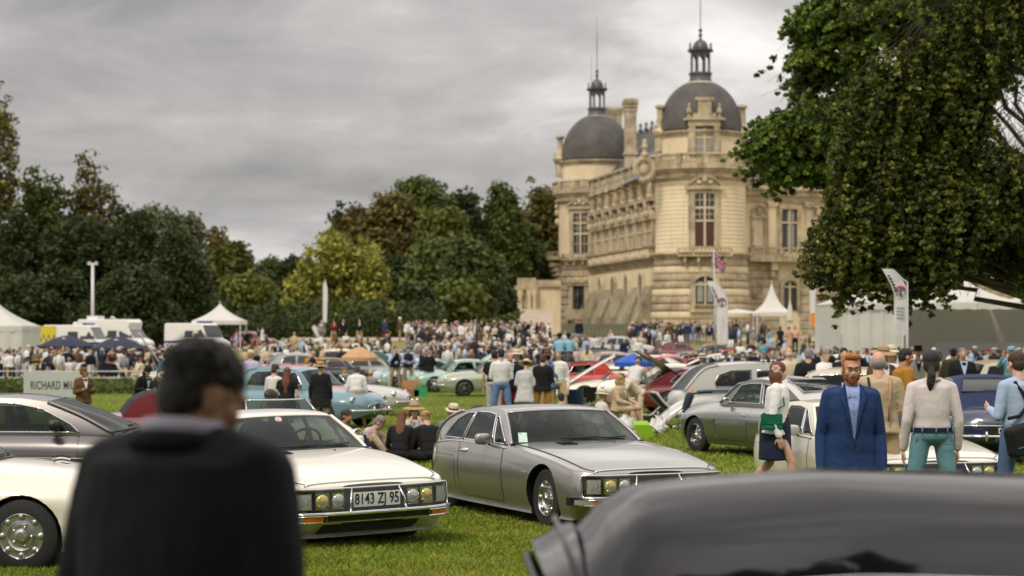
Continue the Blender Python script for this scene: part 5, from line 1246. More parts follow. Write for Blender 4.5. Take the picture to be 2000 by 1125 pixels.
    for sd in (1, -1):
        a, b = (.50, .86); y0, y1 = sorted((sd*.56, sd*.74)); y2, y3 = sorted((sd*.74, sd*.89))
        bump(.314, .368, .100, AMBER, 'indicator', y0, y1, 6); bump(.314, .368, .100, LENSW, 'side_lamp', y2, y3, 6)
        g = MB(); r_ = [nose(sd*.55, z, .104) for z in (.31, .37)]+[nose(y*sd, .37, .104) for y in (.65, .75, .83)]+[nose(sd*.88, z, .085) for z in (.37, .31)]+[nose(y*sd, .31, .104) for y in (.83, .75, .65, .55)]; g.tube(r_, .006, 4); g.build('lamp_frame', CHROME, e_)
    g = MB(); g.grid(lambda u, v: nose(lerp(-.52, .52, u), lerp(.165, .265, v), .012), 16, 3); gr = g.build('grille', BLACK, e_, True)
    for i in range(6):
        g = MB(); zz = .175+.016*i; g.tube([nose(y, zz, .018) for y in np.linspace(-.51, .51, 14)], .0045, 4); g.build('grille_bar', GRBAR, gr)
    g = MB(); g.tube([nose(y, .163, .02) for y in np.linspace(-.53, .53, 14)], .006, 4); g.build('grille_trim', CHROME, gr, True)
    # windscreen sticker
    return e_, c
LENSW = mat('ribbed_lens', (.42, .43, .42), .12, .3, coat=1, nz=(60, .35)); LENSY = mat('amber_tinted_lens', (.5, .42, .14), .12, .3, coat=1, nz=(60, .35)); GRBAR = mat('grille_metal', (.06, .06, .06), .4, .5)
sm_w, cW = glazed_coupe(PT['white'], 'ivory white low coupe with amber lamps and plate 8143 ZJ 95', True, '8143 ZJ 95')
place(sm_w, 540, 21.9, -60); sm_w.rotation_euler = (R(1.2), 0, R(-60))
sm_s, cS_ = glazed_coupe(PT['silver'], 'silver grey low coupe in the middle with its front wheel showing', True, None)
place(sm_s, 1087, 23.8, -65)
sm_r, cR_ = glazed_coupe(PT['white'], 'white low coupe standing behind the man in the blue suit', False, None)
place(sm_r, 1684, 25.9, -77)
def stuck(e_, c, v, t, r_, m, nm, M=None):
    A_ = c.A; i = t*(len(A_)-1); a = int(min(i, len(A_)-2)); x = lerp(A_[a][0], A_[a+1][0], i-a); z = lerp(A_[a][1], A_[a+1][1], i-a)
    p = Vector((x-c.ox+(.2*(1-.7*t))*(1-abs(v)**2.2)+.03, v*c.half(x, z), z+.03)); q = Vector((.75, v*.3, .66)).to_track_quat('Z', 'Y').to_matrix().to_4x4()
    g = MB(); g.M = Matrix.Translation(p) @ q
    if isinstance(r_, tuple): g.box(-r_[0], r_[0], -r_[1], r_[1], -.002, .002)
    else: g.lathe([(0, .0), (r_, .0)], 16, cap=False)
    return g.build(nm, m, e_)
stuck(sm_s, cS_, -.86, .16, (.05, .07), mat('green_white_sticker', (.45, .62, .55), .5, nz=(14, .4, 2)), 'tax_sticker')
stuck(sm_w, cW, -.05, .85, .04, mat('red_white_sticker', (.6, .45, .4), .5, nz=(30, .5, 2)), 'round_sticker')
# ---------------- other cars
def trim_line(c, e_, z, x0, x1, m=None, r=.008, nm='side_trim', n=18):
    for sd in (1, -1):
        g = MB(); g.tube([c.side(x, z(x) if callable(z) else z, sd, .004) for x in np.linspace(x0, x1, n)], r, 5); g.build(nm, m or CHROME, e_, True)
def nose_pt(c, y, z, off=0, front=True):
    xs_ = np.linspace(c.L/2, c.L-.004, 60) if front else np.linspace(c.L/2, .004, 60)
    best = xs_[0]
    for x in xs_:
        w = c.sideprof(x, z); zt = smt(c.top, x); zb = smt(c.bot, x)
        if w >= abs(y) and zb-.03 <= z <= zt+.03: best = x
    p = c.mp(best, y, z); return Vector((p[0]+(off if front else -off), p[1], p[2]))
def bumper_bar(c, e_, z, hw_, front=True, off=.09, h=.05, m=None, over=True):
    ys_ = np.linspace(-hw_, hw_, 21); x0 = nose_pt(c, 0, z, off, front).x
    g = MB(); s_ = 1 if front else -1
    g.tube([(x0-s_*(.32*(abs(y)/hw_)**3.5), y*1.0, z) for y in ys_], h/2, 8); o = g.build('front_bumper' if front else 'rear_bumper', m or CHROME, e_, True)
    if over:
        for y in (-.3, .3):
            g = MB(); g.ell((x0+s_*.02, y, z), (.04, .03, .09), 8, 6); g.build('overrider', m or CHROME, o, True)
def classic(label, pm, kind='fastback', L_=4.55, W_=1.68, H=1.33, rim='wire', roofm=None, lid=None, detail=1, solid=False, glass=None, group=None, hgt=None, name='parked_car', grille=True, bumpers=True, rimm=None):
    e_ = car_root(label, 'car', group, name); k = L_/4.55; h = H/1.33
    T_ = lambda t: [(a*k, b*h) for a, b in t]
    if kind == 'roundtail' or kind == 'roadster':
        top = T_([(0, .55), (.15, .72), (.5, .84), (1.0, .90), (1.8, .92), (2.8, .92), (3.3, .90), (3.9, .83), (4.3, .72), (4.5, .60), (4.55, .52)])
        sh = T_([(0, .50), (.15, .64), (.5, .76), (1.0, .83), (1.8, .80), (2.8, .82), (3.5, .82), (4.1, .74), (4.4, .62), (4.55, .48)])
    else:
        top = T_([(0, .66), (.12, .80), (.5, .90), (1.2, .95), (2.9, .95), (3.4, .93), (4.0, .87), (4.35, .78), (4.5, .66), (4.55, .58)])
        sh = T_([(0, .60), (.12, .72), (.5, .82), (1.2, .85), (2.9, .85), (3.5, .83), (4.1, .76), (4.4, .66), (4.55, .54)])
    bot = T_([(0, .42), (.25, .28), (.7, .19), (3.9, .18), (4.3, .24), (4.55, .36)])
    c = Car(L_, W_, top, sh, bot, nose=(.75*k, 2.4), tail=(.6*k, 2.5), xw=(.98*k, 3.55*k), rw=.325, belly=.5, ws=.80, wb=.9, wid=T_([(0, .90), (1.0, 1.0), (2.2, .95), (3.5, 1.0), (4.55, .93)]))
    c.body(pm, e_, arch_r=.36)
    c.wheels(e_, rim, rimm or (CHROME if rim == 'wire' else STEEL), wid=.17, track=W_/2-.02)
    Z = .0
    if kind in ('fastback', 'hatch'):
        out = T_([(3.0, .90), (2.78, 1.10), (2.55, 1.25), (2.3, 1.31), (1.9, 1.335), (1.5, 1.31), (1.05, 1.20), (.40, .88)])
        ia, ib = 2, 5
        wins = [T_([(1.78, .92), (2.72, .92), (2.46, 1.22), (2.2, 1.255), (1.85, 1.26)]), T_([(1.05, .95), (1.70, .92), (1.77, 1.255), (1.5, 1.23), (1.25, 1.12)])]
    elif kind == 'saloon':
        out = T_([(3.05, .90), (2.85, 1.10), (2.65, 1.28), (2.4, 1.35), (1.9, 1.38), (1.3, 1.36), (1.0, 1.28), (.62, .90)])
        ia, ib = 2, 5
        wins = [T_([(1.85, .92), (2.8, .92), (2.56, 1.26), (1.9, 1.30)]), T_([(1.08, .95), (1.78, .92), (1.83, 1.30), (1.35, 1.28), (1.2, 1.2)])]
    elif kind == 'soft':
        out = T_([(2.95, .89), (2.78, 1.08), (2.62, 1.24), (2.4, 1.29), (1.9, 1.32), (1.45, 1.28), (1.2, 1.15), (1.0, .88)])
        ia, ib = 2, 5; wins = [T_([(1.75, .92), (2.72, .92), (2.52, 1.20), (1.85, 1.24)])]; roofm = roofm or CANV
    else: out = None
    if out:
        c.house(pm, e_, out, ia, ib, W_*.30, roofm=roofm, crown=.055, side_wins=wins, pillar=.025, belt_in=.02, bow=.14, glass=glass, glass_r=kind != 'soft' and not solid)
        if kind == 'soft':
            pass
    if out and detail: c.interior(e_, 1.2*k, 2.75*k, .90*h, seats=(1.7*k,), wheel_x=2.35*k)
    if kind == 'roadster':     # open car: raked screen in a bright frame, seats and trim
        c.half = lambda x, z: W_*.33
        g = MB(); w0, w1 = W_*.37, W_*.31; x0, x1 = 2.9*k-c.ox, 2.62*k-c.ox; z0, z1 = .90*h, 1.17*h
        g.grid(lambda u, v: (lerp(x0, x1, v)+.12*(1-(u*2-1)**2), lerp(-w0, w0, u)*(lerp(1, w1/w0, v)), lerp(z0, z1, v)), 10, 4); ws_ = g.build('windscreen', CGLASS, e_, True)
        g = MB(); fr = [(lerp(x0, x1, v), -w0*lerp(1, w1/w0, v), lerp(z0, z1, v)) for v in (0, .5, 1)]+[(x1+.12*(1-u*u), u*w1, z1) for u in np.linspace(-1, 1, 9)]+[(lerp(x0, x1, v), w0*lerp(1, w1/w0, v), lerp(z0, z1, v)) for v in (1, .5, 0)]; g.tube(fr, .014, 6); g.build('windscreen_frame', CHROME, ws_, True)
        g = MB(); g.box(1.45*k-c.ox, 2.7*k-c.ox, -W_*.33, W_*.33, .80*h, .915*h); g.build('cockpit', DARKIN, e_)
        c.interior(e_, 1.4*k, 2.7*k, .90*h, seats=(1.75*k,), wheel_x=2.3*k, m=mat('red_leather', (.2, .02, .02), .5) if 'red seats' in label else None)
    if detail:
        for sd, dr in zip((1, -1), c.side_poly('door', (1.95*k, 2.88*k, .28*h, lambda x: smt(c.sh, x)-.03), pm, e_, .002, 8, 5)):
            g = MB(); g.tube(c.seam([(1.93*k, z) for z in np.linspace(.80*h, .34*h, 6)]+[(x, .272*h) for x in np.linspace(2.0*k, 2.82*k, 6)]+[(2.90*k, z) for z in np.linspace(.34*h, .80*h, 6)], sd), .005, 4, False); g.build('shut_line', BLACK, dr)
            g = MB(); p = c.side(2.05*k, .72*h, sd, .02); g.ell(p, (.07, .012, .012), 8, 5); g.build('handle', CHROME, dr, True)
        if out:
            for sd in (1, -1): c.mirror(e_, 2.72*k, CHROME, sd, z=.90*h, size=(.03, .06, .045), arm=.04)
    # face: oval grille, round lamps, bumpers; tail lamps
    if grille:
        g = MB(); yy = .34*W_/1.68; zg = .50*h
        g.grid(lambda u, v: nose_pt(c, lerp(-yy, yy, u), zg+(v-.5)*.17*math.sqrt(max(0.02, 1-((u*2-1)**2)**1.5)), .012), 10, 3); gr = g.build('grille', BLACK, e_, True)
        g = MB(); g.tube([nose_pt(c, math.cos(a)*yy*1.02, zg+math.sin(a)*.09, .02) for a in np.linspace(0, 6.283, 21)], .012, 5, False); g.build('grille_surround', CHROME, gr, True)
        if detail:
            for i in range(3): g = MB(); zz = zg-.045+.045*i; g.tube([nose_pt(c, y, zz, .018) for y in np.linspace(-yy*.9, yy*.9, 7)], .006, 4); g.build('grille_bar', CHROME, gr)
    for sd in (1, -1):
        p = nose_pt(c, sd*.62*W_/1.68, .64*h, .02); lamp(e_, p, .085, (1, 0, .05))
        g = MB(); p = nose_pt(c, sd*.60*W_/1.68, .47*h, .01); g.ell(p, (.02, .04, .03), 8, 5); g.build('side_lamp', AMBER, e_, True)
        g = MB(); p = nose_pt(c, sd*.62*W_/1.68, .62*h, .01, False); g.ell(p, (.025, .04, .075), 8, 6); g.build('tail_lamp', REDL, e_, True)
    if bumpers: bumper_bar(c, e_, .42*h, W_*.47); bumper_bar(c, e_, .46*h, W_*.45, False)
    if lid:    # bonnet or tailgate standing open
        a0, piv, ln, wd = lid; g = MB(); a = R(a0); dx, dz = math.cos(a), math.sin(a)
        def fn(u, v): 
            y = (v*2-1)*wd/2*(1-.18*u*u); b = .10*math.sin(u*2.6)+.05*(1-(v*2-1)**2)
            return (piv[0]*k-c.ox+dx*u*ln-dz*b, y, piv[1]*h+dz*u*ln+abs(dx)*b)
        g.grid(fn, 10, 8); o = g.build('bonnet_lid' if piv[0] > 2.5 else 'boot_lid', pm, e_, True); md = o.modifiers.new('s', 'SOLIDIFY'); md.thickness = .03; 
        g = MB(); 
        for sd in (-1, 1): g.tube([(piv[0]*k-c.ox+dx*ln*.7, sd*wd*.35, piv[1]*h+dz*ln*.7), (piv[0]*k-c.ox+(.5 if dx > 0 else -.5)*.7, sd*wd*.42, .9*h)], .012, 5)
        g.build('lid_stay', STEEL, o)
    return e_, c
def sculpt_paint(name): return PT[name]
# modern grey two door at the left
gt = car_root('dark grey modern two door coupe with chrome window line at the left', 'car')
c = Car(4.8, 1.93, [(0, .82), (.2, .95), (.7, 1.02), (2.9, 1.0), (3.5, .97), (4.2, .88), (4.65, .74), (4.8, .62)], [(0, .74), (.2, .86), (.7, .93), (1.4, .94), (2.9, .92), (3.5, .88), (4.3, .78), (4.8, .56)], [(0, .35), (.4, .2), (4.4, .17), (4.8, .22)],
        nose=(.8, 2.8), tail=(.55, 3), xw=(1.0, 3.77), rw=.36, ws=.86, wb=.93, wid=[(0, .92), (1, 1), (2.4, .96), (3.7, 1), (4.8, .95)], belly=.55)
c.body(PT['gunmetal'], gt, arch_r=.40); c.wheels(gt, 'disc', STEEL, wid=.25, track=.95)
out = [(3.15, .95), (2.75, 1.16), (2.32, 1.33), (2.0, 1.375), (1.6, 1.385), (1.2, 1.36), (.85, 1.28), (.32, 1.0)]
wins = [[(.62, 1.03), (1.15, .965), (2.74, .955), (2.62, 1.06), (2.25, 1.25), (1.9, 1.315), (1.5, 1.325), (1.1, 1.27), (.8, 1.14)]]
c.house(PT['gunmetal'], gt, out, 2, 5, .60, crown=.04, side_wins=wins, pillar=.03, belt_in=.0, bow=.2); c.interior(gt, .9, 2.95, .96, seats=(1.85, 1.15), wheel_x=2.4)
for sd in (1, -1): c.mirror(gt, 2.45, BLACK, sd, z=.99, size=(.07, .12, .07), arm=.07)
for sd, dr in zip((1, -1), c.side_poly('door', (1.35, 2.72, .27, lambda x: smt(c.sh, x)-.02), PT['gunmetal'], gt, .002, 12, 6)):
    g = MB(); g.tube(c.seam([(1.33, z) for z in np.linspace(.9, .34, 8)]+[(x, .262) for x in np.linspace(1.4, 2.66, 8)]+[(2.74, z) for z in np.linspace(.34, .9, 8)], sd), .005, 4, False); g.build('shut_line', BLACK, dr)
    g = MB(); p = c.side(1.58, .80, sd, .02); g.ell(p, (.10, .016, .028), 10, 6); g.build('handle', CHROME, dr, True)
for sd in (1, -1):
    g = MB(); g.tube([c.side(x, .62+.02*math.sin(x), sd, .0) for x in np.linspace(1.2, 4.0, 24)], .018, 6); g.build('waist_crease', PT['gunmetal'], gt, True)
    for y, r_ in ((.72, .085), (.5, .065)): lamp(gt, nose_pt(c, sd*y, .66, .01), r_)
g = MB(); g.grid(lambda u, v: nose_pt(c, lerp(-.34, .34, u), lerp(.38, .66, v), .012), 8, 4); g.build('grille', STEEL, gt, True)
place(gt, 122, 26.6, 2, -.09)
# white classic at the lower left corner, front wing and wheel
dbw, c = classic('white classic car at the lower left corner with bare steel wheel showing', PT['white'], 'fastback', 4.5, 1.68, 1.34, rim='slots', rimm=STEEL)
dbw.location = (X(55, 17.8)-1.27, 18.6, gz(0, 18)-.02); dbw.rotation_euler.z = R(-3)
g = MB(); p = c.side(3.05, .76, -1, .006); g.ell(p, (.13, .006, .02), 10, 4); g.build('side_vent', BLACK, dbw, True)
# grey green coupe seen from behind, right of the middle
db5, c = classic('grey green coupe seen from behind with wire wheels beside the woman in white', PT['green_grey'], 'fastback', 4.57, 1.70, 1.36, rim='wire', roofm=PT['lightgrey'], solid=True)
place(db5, 1512, 36.5, 118)
cd = c; p = nose_pt(c, 0, .60, .03, False); plate(db5, '', p, (-1, 0, .05), .52, .20, fg=WHITEP, bg=BLACK, lines=['97'], size=.19)
g = MB(); p = c.side(3.05, .62, 1, .004); g.box(p[0]-.14, p[0]+.14, p[1]-.004, p[1]+.012, p[2]-.02, p[2]+.02); g.build('side_vent', CHROME, db5)
# navy drophead from behind
nv, c = classic('navy blue convertible with raised blue hood and plate DS 782 JV at the right', PT['navy'], 'soft', 4.6, 1.78, 1.42, rim='wire', roofm=CANVN, grille=True)
place(nv, 1908, 35.5, 88)
def hoodp(u, v, o_=.02):
    b = c.Cc; i = (.18+.5*v)*(len(b)-1); a = int(min(i, len(b)-2)); x = lerp(b[a][0], b[a+1][0], i-a); z_ = lerp(b[a][1], b[a+1][1], i-a); return (x-c.ox-o_, (u*2-1)*c.half(x, z_)*.72, z_+o_+.045)
def backlight(e_, m):
    g = MB(); g.grid(hoodp, 6, 4); rw_ = g.build('rear_window', GLASS, e_, True)
    g = MB(); g.tube([hoodp(*q) for q in ((0, 0), (.5, 0), (1, 0), (1, 1), (.5, 1), (0, 1), (0, 0))], .014, 5, False); g.build('window_frame', m, rw_)
backlight(nv, CANVN); cn = c; c = cd; backlight(db5, CHROME); c = cn
p = nose_pt(c, 0, .52, .05, False); plate(nv, '', p, (-1, 0, .05), .52, .26, fg=WHITEP, bg=BLACK, lines=['DS ·', '782·JV'], size=.13, sx=.9)
g = MB(); p = nose_pt(c, 0, .80, .03, False); g.ell(p, (.02, .16, .015), 10, 4); g.ell((p.x, p.y, p.z), (.03, .03, .03), 8, 6); g.build('badge', CHROME, nv, True)
g = MB(); g.tube([nose_pt(c, y, .66, .02, False) for y in np.linspace(-.7, .7, 13)], .012, 5); g.build('boot_trim', CHROME, nv, True)
# black car whose domed roof fills the lower right corner
bk = car_root('glossy black car with big domed roof filling the lower right corner', 'car')
c = Car(4.7, 1.80, [(0, .62), (.4, .80), (1.0, .92), (3.2, .96), (3.9, .90), (4.5, .7), (4.7, .55)], [(0, .55), (.4, .7), (1.0, .83), (3.2, .86), (3.9, .80), (4.5, .62), (4.7, .48)], [(0, .35), (.4, .2), (4.3, .2), (4.7, .28)],
        nose=(1.0, 2.4), tail=(1.0, 2.2), xw=(.9, 3.75), rw=.34, ws=.84, wb=.93, belly=.5)
c.body(PT['black'], bk); c.wheels(bk, 'disc', CHROME, wid=.18)
for k_, q_ in (('Coat Weight', .85), ('Specular IOR Level', .04), ('Coat Roughness', .05)): PT['black'].node_tree.nodes['Principled BSDF'].inputs[k_].default_value = q_
c.nxk = .1
out = [(3.19, .925), (3.15, .95), (3.11, .97), (3.0, 1.045), (2.84, 1.085), (2.4, 1.12), (2.1, 1.125), (1.2, 1.09), (.95, 1.04), (.45, .90)]
wins = [[(1.95, .91), (2.92, .91), (2.80, 1.03), (2.0, 1.07)], [(1.05, .91), (1.87, .91), (1.92, 1.06), (1.15, 1.03)]]
c.house(PT['black'], bk, out, 2, 8, .66, crown=.29, side_wins=wins, pillar=.035, belt_in=.0, bow=.08, glass=DGLASS); c.interior(bk, .9, 3.0, .93, seats=(2.1, 1.3), wheel_x=2.6)
for sd in (1, -1):
    g = MB(); g.tube([(x-c.ox, sd*(c.half(x, z_)+.02), z_-.01) for x, z_ in c.B], .016, 6); g.build('roof_gutter', CHROME, bk, True)
    lamp(bk, nose_pt(c, sd*.58, .62, .02), .09)
[bpy.data.objects.remove(q) for o in list(bk.children) for q in list(o.children) if q.name.startswith('wiper')]; [bpy.data.objects.remove(q) for q in list(bk.children) if q.name.startswith('wiper')]
bumper_bar(c, bk, .42, .84); bumper_bar(c, bk, .42, .82, False)
bk.location = (1.03, 7.1, gz(0, 7)+.03); bk.rotation_euler.z = R(181)
# vintage limousine with open boot lid, sweeping wings
vt = car_root('pale grey vintage saloon with blue waistline and boot lid hanging open', 'car'); VG = PT['lightgrey']; VB = mat('blue_coachline', (.02, .06, .16), .3, coat=1); VBW = mat('deep_blue_wheel', (.008, .012, .035), .4, coat=1)
c = Car(4.9, 1.30, [(0, .70), (.1, .95), (.4, 1.06), (1.0, 1.10), (3.0, 1.08), (3.2, 1.08), (4.5, 1.02), (4.9, .98)], [(0, .62), (.1, .9), (.4, 1.0), (1.0, 1.04), (3.0, 1.02), (4.5, .96), (4.9, .94)], [(0, .42), (.3, .33), (4.9, .33)],
        nose=(.1, 4), tail=(.4, 2.5), xw=(.85, 4.1), rw=.38, ws=.93, wb=.97, wid=[(0, .85), (.8, 1.15), (2.9, 1.15), (3.3, .95), (4.9, .5)], belly=.6)
c.body(VG, vt, arches=False)
out = [(3.05, 1.05), (2.98, 1.30), (2.90, 1.52), (2.7, 1.60), (1.9, 1.66), (1.1, 1.62), (.7, 1.50), (.25, 1.02)]
wins = [[(2.0, 1.10), (2.86, 1.10), (2.76, 1.48), (2.02, 1.50)], [(1.02, 1.10), (1.90, 1.10), (1.90, 1.51), (1.4, 1.50), (1.1, 1.40), (.98, 1.22)]]
c.house(VG, vt, out, 2, 5, .58, crown=.05, side_wins=wins, pillar=.03, belt_in=-.0, wb0=.72, bow=.02); c.interior(vt, .9, 2.9, 1.06, seats=(2.1, 1.2), wheel_x=2.6)
for sd in (1, -1):
    for i, xw in enumerate(c.xw):
        g = MB(); g.lathe([(.22, -.08), (.36, -.085), (.38, -.04), (.38, .04), (.36, .085), (.22, .08)], 32, axis='y', cap=False); w_ = g.build('wheel', RUBBER, vt, 40); w_.location = (xw-c.ox, sd*.74, .38)
        g = MB(); g.lathe([(.225, sd*.075), (.215, sd*.085), (.19, sd*.03), (.1, sd*.05), (.08, sd*.11), (0, sd*.12)], 24, axis='y', cap=False); g.build('rim', VBW, w_, 40)
    # wings: swept hoods over the wheels
    for (pts, nm) in (([(-.45, .42), (-.28, .42), (-.1, .58), (.25, .80), (.6, .90), (.95, .90), (1.25, .80), (1.5, .60), (1.75, .40), (2.0, .33)], 'rear_wing'), ([(2.6, .33), (3.0, .36), (3.3, .52), (3.6, .78), (3.95, .90), (4.3, .90), (4.6, .78), (4.8, .55)], 'front_wing')):
        g = MB(); P_ = pts; rr = c.run(0, 0, 1) if 0 else None
        def fn(u, v):
            i = u*(len(P_)-1); a = int(min(i, len(P_)-2)); t = i-a; q0, q1, q2, q3 = P_[max(a-1, 0)], P_[a], P_[a+1], P_[min(a+2, len(P_)-1)]
            x, z_ = [.5*(2*q1[j]+(q2[j]-q0[j])*t+(2*q0[j]-5*q1[j]+4*q2[j]-q3[j])*t*t+(3*q1[j]-q0[j]-3*q2[j]+q3[j])*t**3) for j in (0, 1)]
            ph = (v-.1)*2.2; return (x-c.ox, sd*(.58+.30*math.sin(min(ph, 1.57))+(0 if ph < 1.57 else .0)), z_-.16*(1-math.cos(ph)))
        g.grid(fn, 36, 8); o = g.build(nm, VG, vt, True); md = o.modifiers.new('s', 'SOLIDIFY'); md.thickness = .03
    g = MB(); g.box(1.9-c.ox, 2.75-c.ox, sd*.62, sd*.84, .31, .345); g.build('running_board', BLACK, vt)
    g = MB(); g.tube([(x-c.ox, sd*(c.hw(x)+.012), smt(c.sh, x)-.02) for x in np.linspace(.55, 3.0, 20)], .028, 6); g.build('coachline', VB, vt, True)
    g = MB(); p = (2.0-c.ox, sd*(c.hw(2.0)+.02), .88); g.ell(p, (.08, .015, .015), 8, 5); g.build('handle', CHROME, vt, True)
    lamp(vt, (4.75-c.ox, sd*.45, .92), .12); g = MB(); g.tube([(x-c.ox, sd*(c.hw(x)+.006), .5) for x in np.linspace(1.0, 2.9, 4)], .004, 4); g.build('sill_line', BLACK, vt)
g = MB(); g.box(4.86-c.ox, 4.98-c.ox, -.30, .30, .42, 1.06); g.build('radiator_shell', CHROME, vt)
for i in range(9): g = MB(); g.box(4.985-c.ox, 4.995-c.ox, -.26+i*.062, -.235+i*.062, .46, 1.0); g.build('grille_bar', STEEL, vt)
# boot lid hangs down open behind: black inside, pale rim with blue line
g = MB()
def ld(u, v): y = (v*2-1)*.5*(1-.12*u); return (.06-c.ox-.62*u-.12*math.sin(u*3), y, .92+.10*u-.38*math.sin(u*1.4)*0+(.0) - .0+.05*math.sin(u*3))
g.grid(lambda u, v: (.15-c.ox-.52*u, (v*2-1)*.5, .52+.52*u*u-.08*u+.05*math.sin(u*3)), 8, 6); lid_ = g.build('boot_lid', DARKIN, vt, True); md = lid_.modifiers.new('s', 'SOLIDIFY'); md.thickness = .02
for sd in (1, -1):
    g = MB(); g.tube([(.15-c.ox-.52*u, sd*.51, .52+.52*u*u-.08*u+.05*math.sin(u*3)) for u in np.linspace(0, 1, 9)], .03, 6); g.build('lid_rim', VG, lid_, True)
g = MB(); g.tube([(.15-c.ox-.52, y, .965) for y in (-.5, .5)], .03, 6); g.build('lid_rim', VG, lid_, True)
bumper_bar(c, vt, .42, .6, False, off=.15)
place(vt, 1500, 49.5, 8); vt.location.z -= .12
# the cars in the second row, each with its own look
def car_at(label, pm, kind, px, d, hd, **k):
    e_, c_ = classic(label, PT[pm], kind, **k); place(e_, px, d, hd); return e_, c_
car_at('maroon open sports car with black folded hood behind the dark grey coupe', 'maroon', 'soft', 372, 35, 14, L_=4.2, H=1.18)
car_at('cream low sports car with its rounded nose behind the white coupe', 'cream', 'roadster', 520, 32.5, -58, H=1.25)
bl, c = car_at('pale blue vintage coupe with red bonnet top beside the white shirted man', 'sky', 'saloon', 588, 50, -32, H=1.38, L_=4.6)
g = MB(); g.grid(lambda u, v: (lerp(3.15, 4.25, u)-c.ox, (v*2-1)*.38, smt(c.top, lerp(3.15, 4.25, u))+.03-.05*(v*2-1)**2), 10, 6); g.build('bonnet', PT['red'], bl, True)
g = MB(); g.grid(lambda u, v: (lerp(1.3, 2.5, u)-c.ox, (v*2-1)*.42, c.topz(lerp(1.3, 2.5, u))+.065-.04*(v*2-1)**2), 8, 6); g.build('roof_panel', PT['red'], bl, True)
car_at('small silver car with its front wheel beside the blue coupe', 'lightgrey', 'roadster', 650, 58, -12, H=1.3)
car_at('light teal coupe with raised bonnet beside the men in waistcoats', 'teal', 'hatch', 818, 90, 205, lid=(38, (3.3, .86), 1.25, 1.25))
car_at('mint green coupe with open tailgate left of the sage one', 'mint', 'hatch', 898, 86, 196, lid=(152, (1.35, 1.2), 1.1, 1.15))
car_at('sage green coupe with round tail behind the white rope post', 'sage', 'fastback', 968, 80, 187, L_=4.6, H=1.4)
car_at('crimson convertible with black hood left of the blue parasol', 'red', 'soft', 1128, 78, 190, H=1.35)
car_at('white sports car with its long grey bonnet lifted under the parasol', 'white', 'roadster', 1215, 68, 182, H=1.25, lid=(150, (4.3, .6), 2.0, 1.4))
car_at('white coupe with open tailgate behind the vintage saloon', 'white', 'hatch', 1300, 66, 175, H=1.35, lid=(165, (1.6, 1.3), 1.15, 1.2))
car_at('dark plum coupe with tail open between white coupe and vintage saloon', 'maroon', 'hatch', 1375, 60, 12, H=1.3, lid=(150, (1.3, 1.15), 1.2, 1.2))
car_at('pale cream car with flat roof behind the man in the blue suit', 'pearl', 'saloon', 1622, 42, 165, H=1.42)
car_at('grey car with tan folded hood near the right edge', 'pearl', 'soft', 1925, 62, 200, roofm=CANVT, H=1.5)
car_at('dark maroon open car behind the man with the ponytail', 'maroon', 'roadster', 1800, 66, 170, H=1.3)
car_at('black open car in front of the white marquee', 'black', 'roadster', 1738, 92, 170, H=1.35)
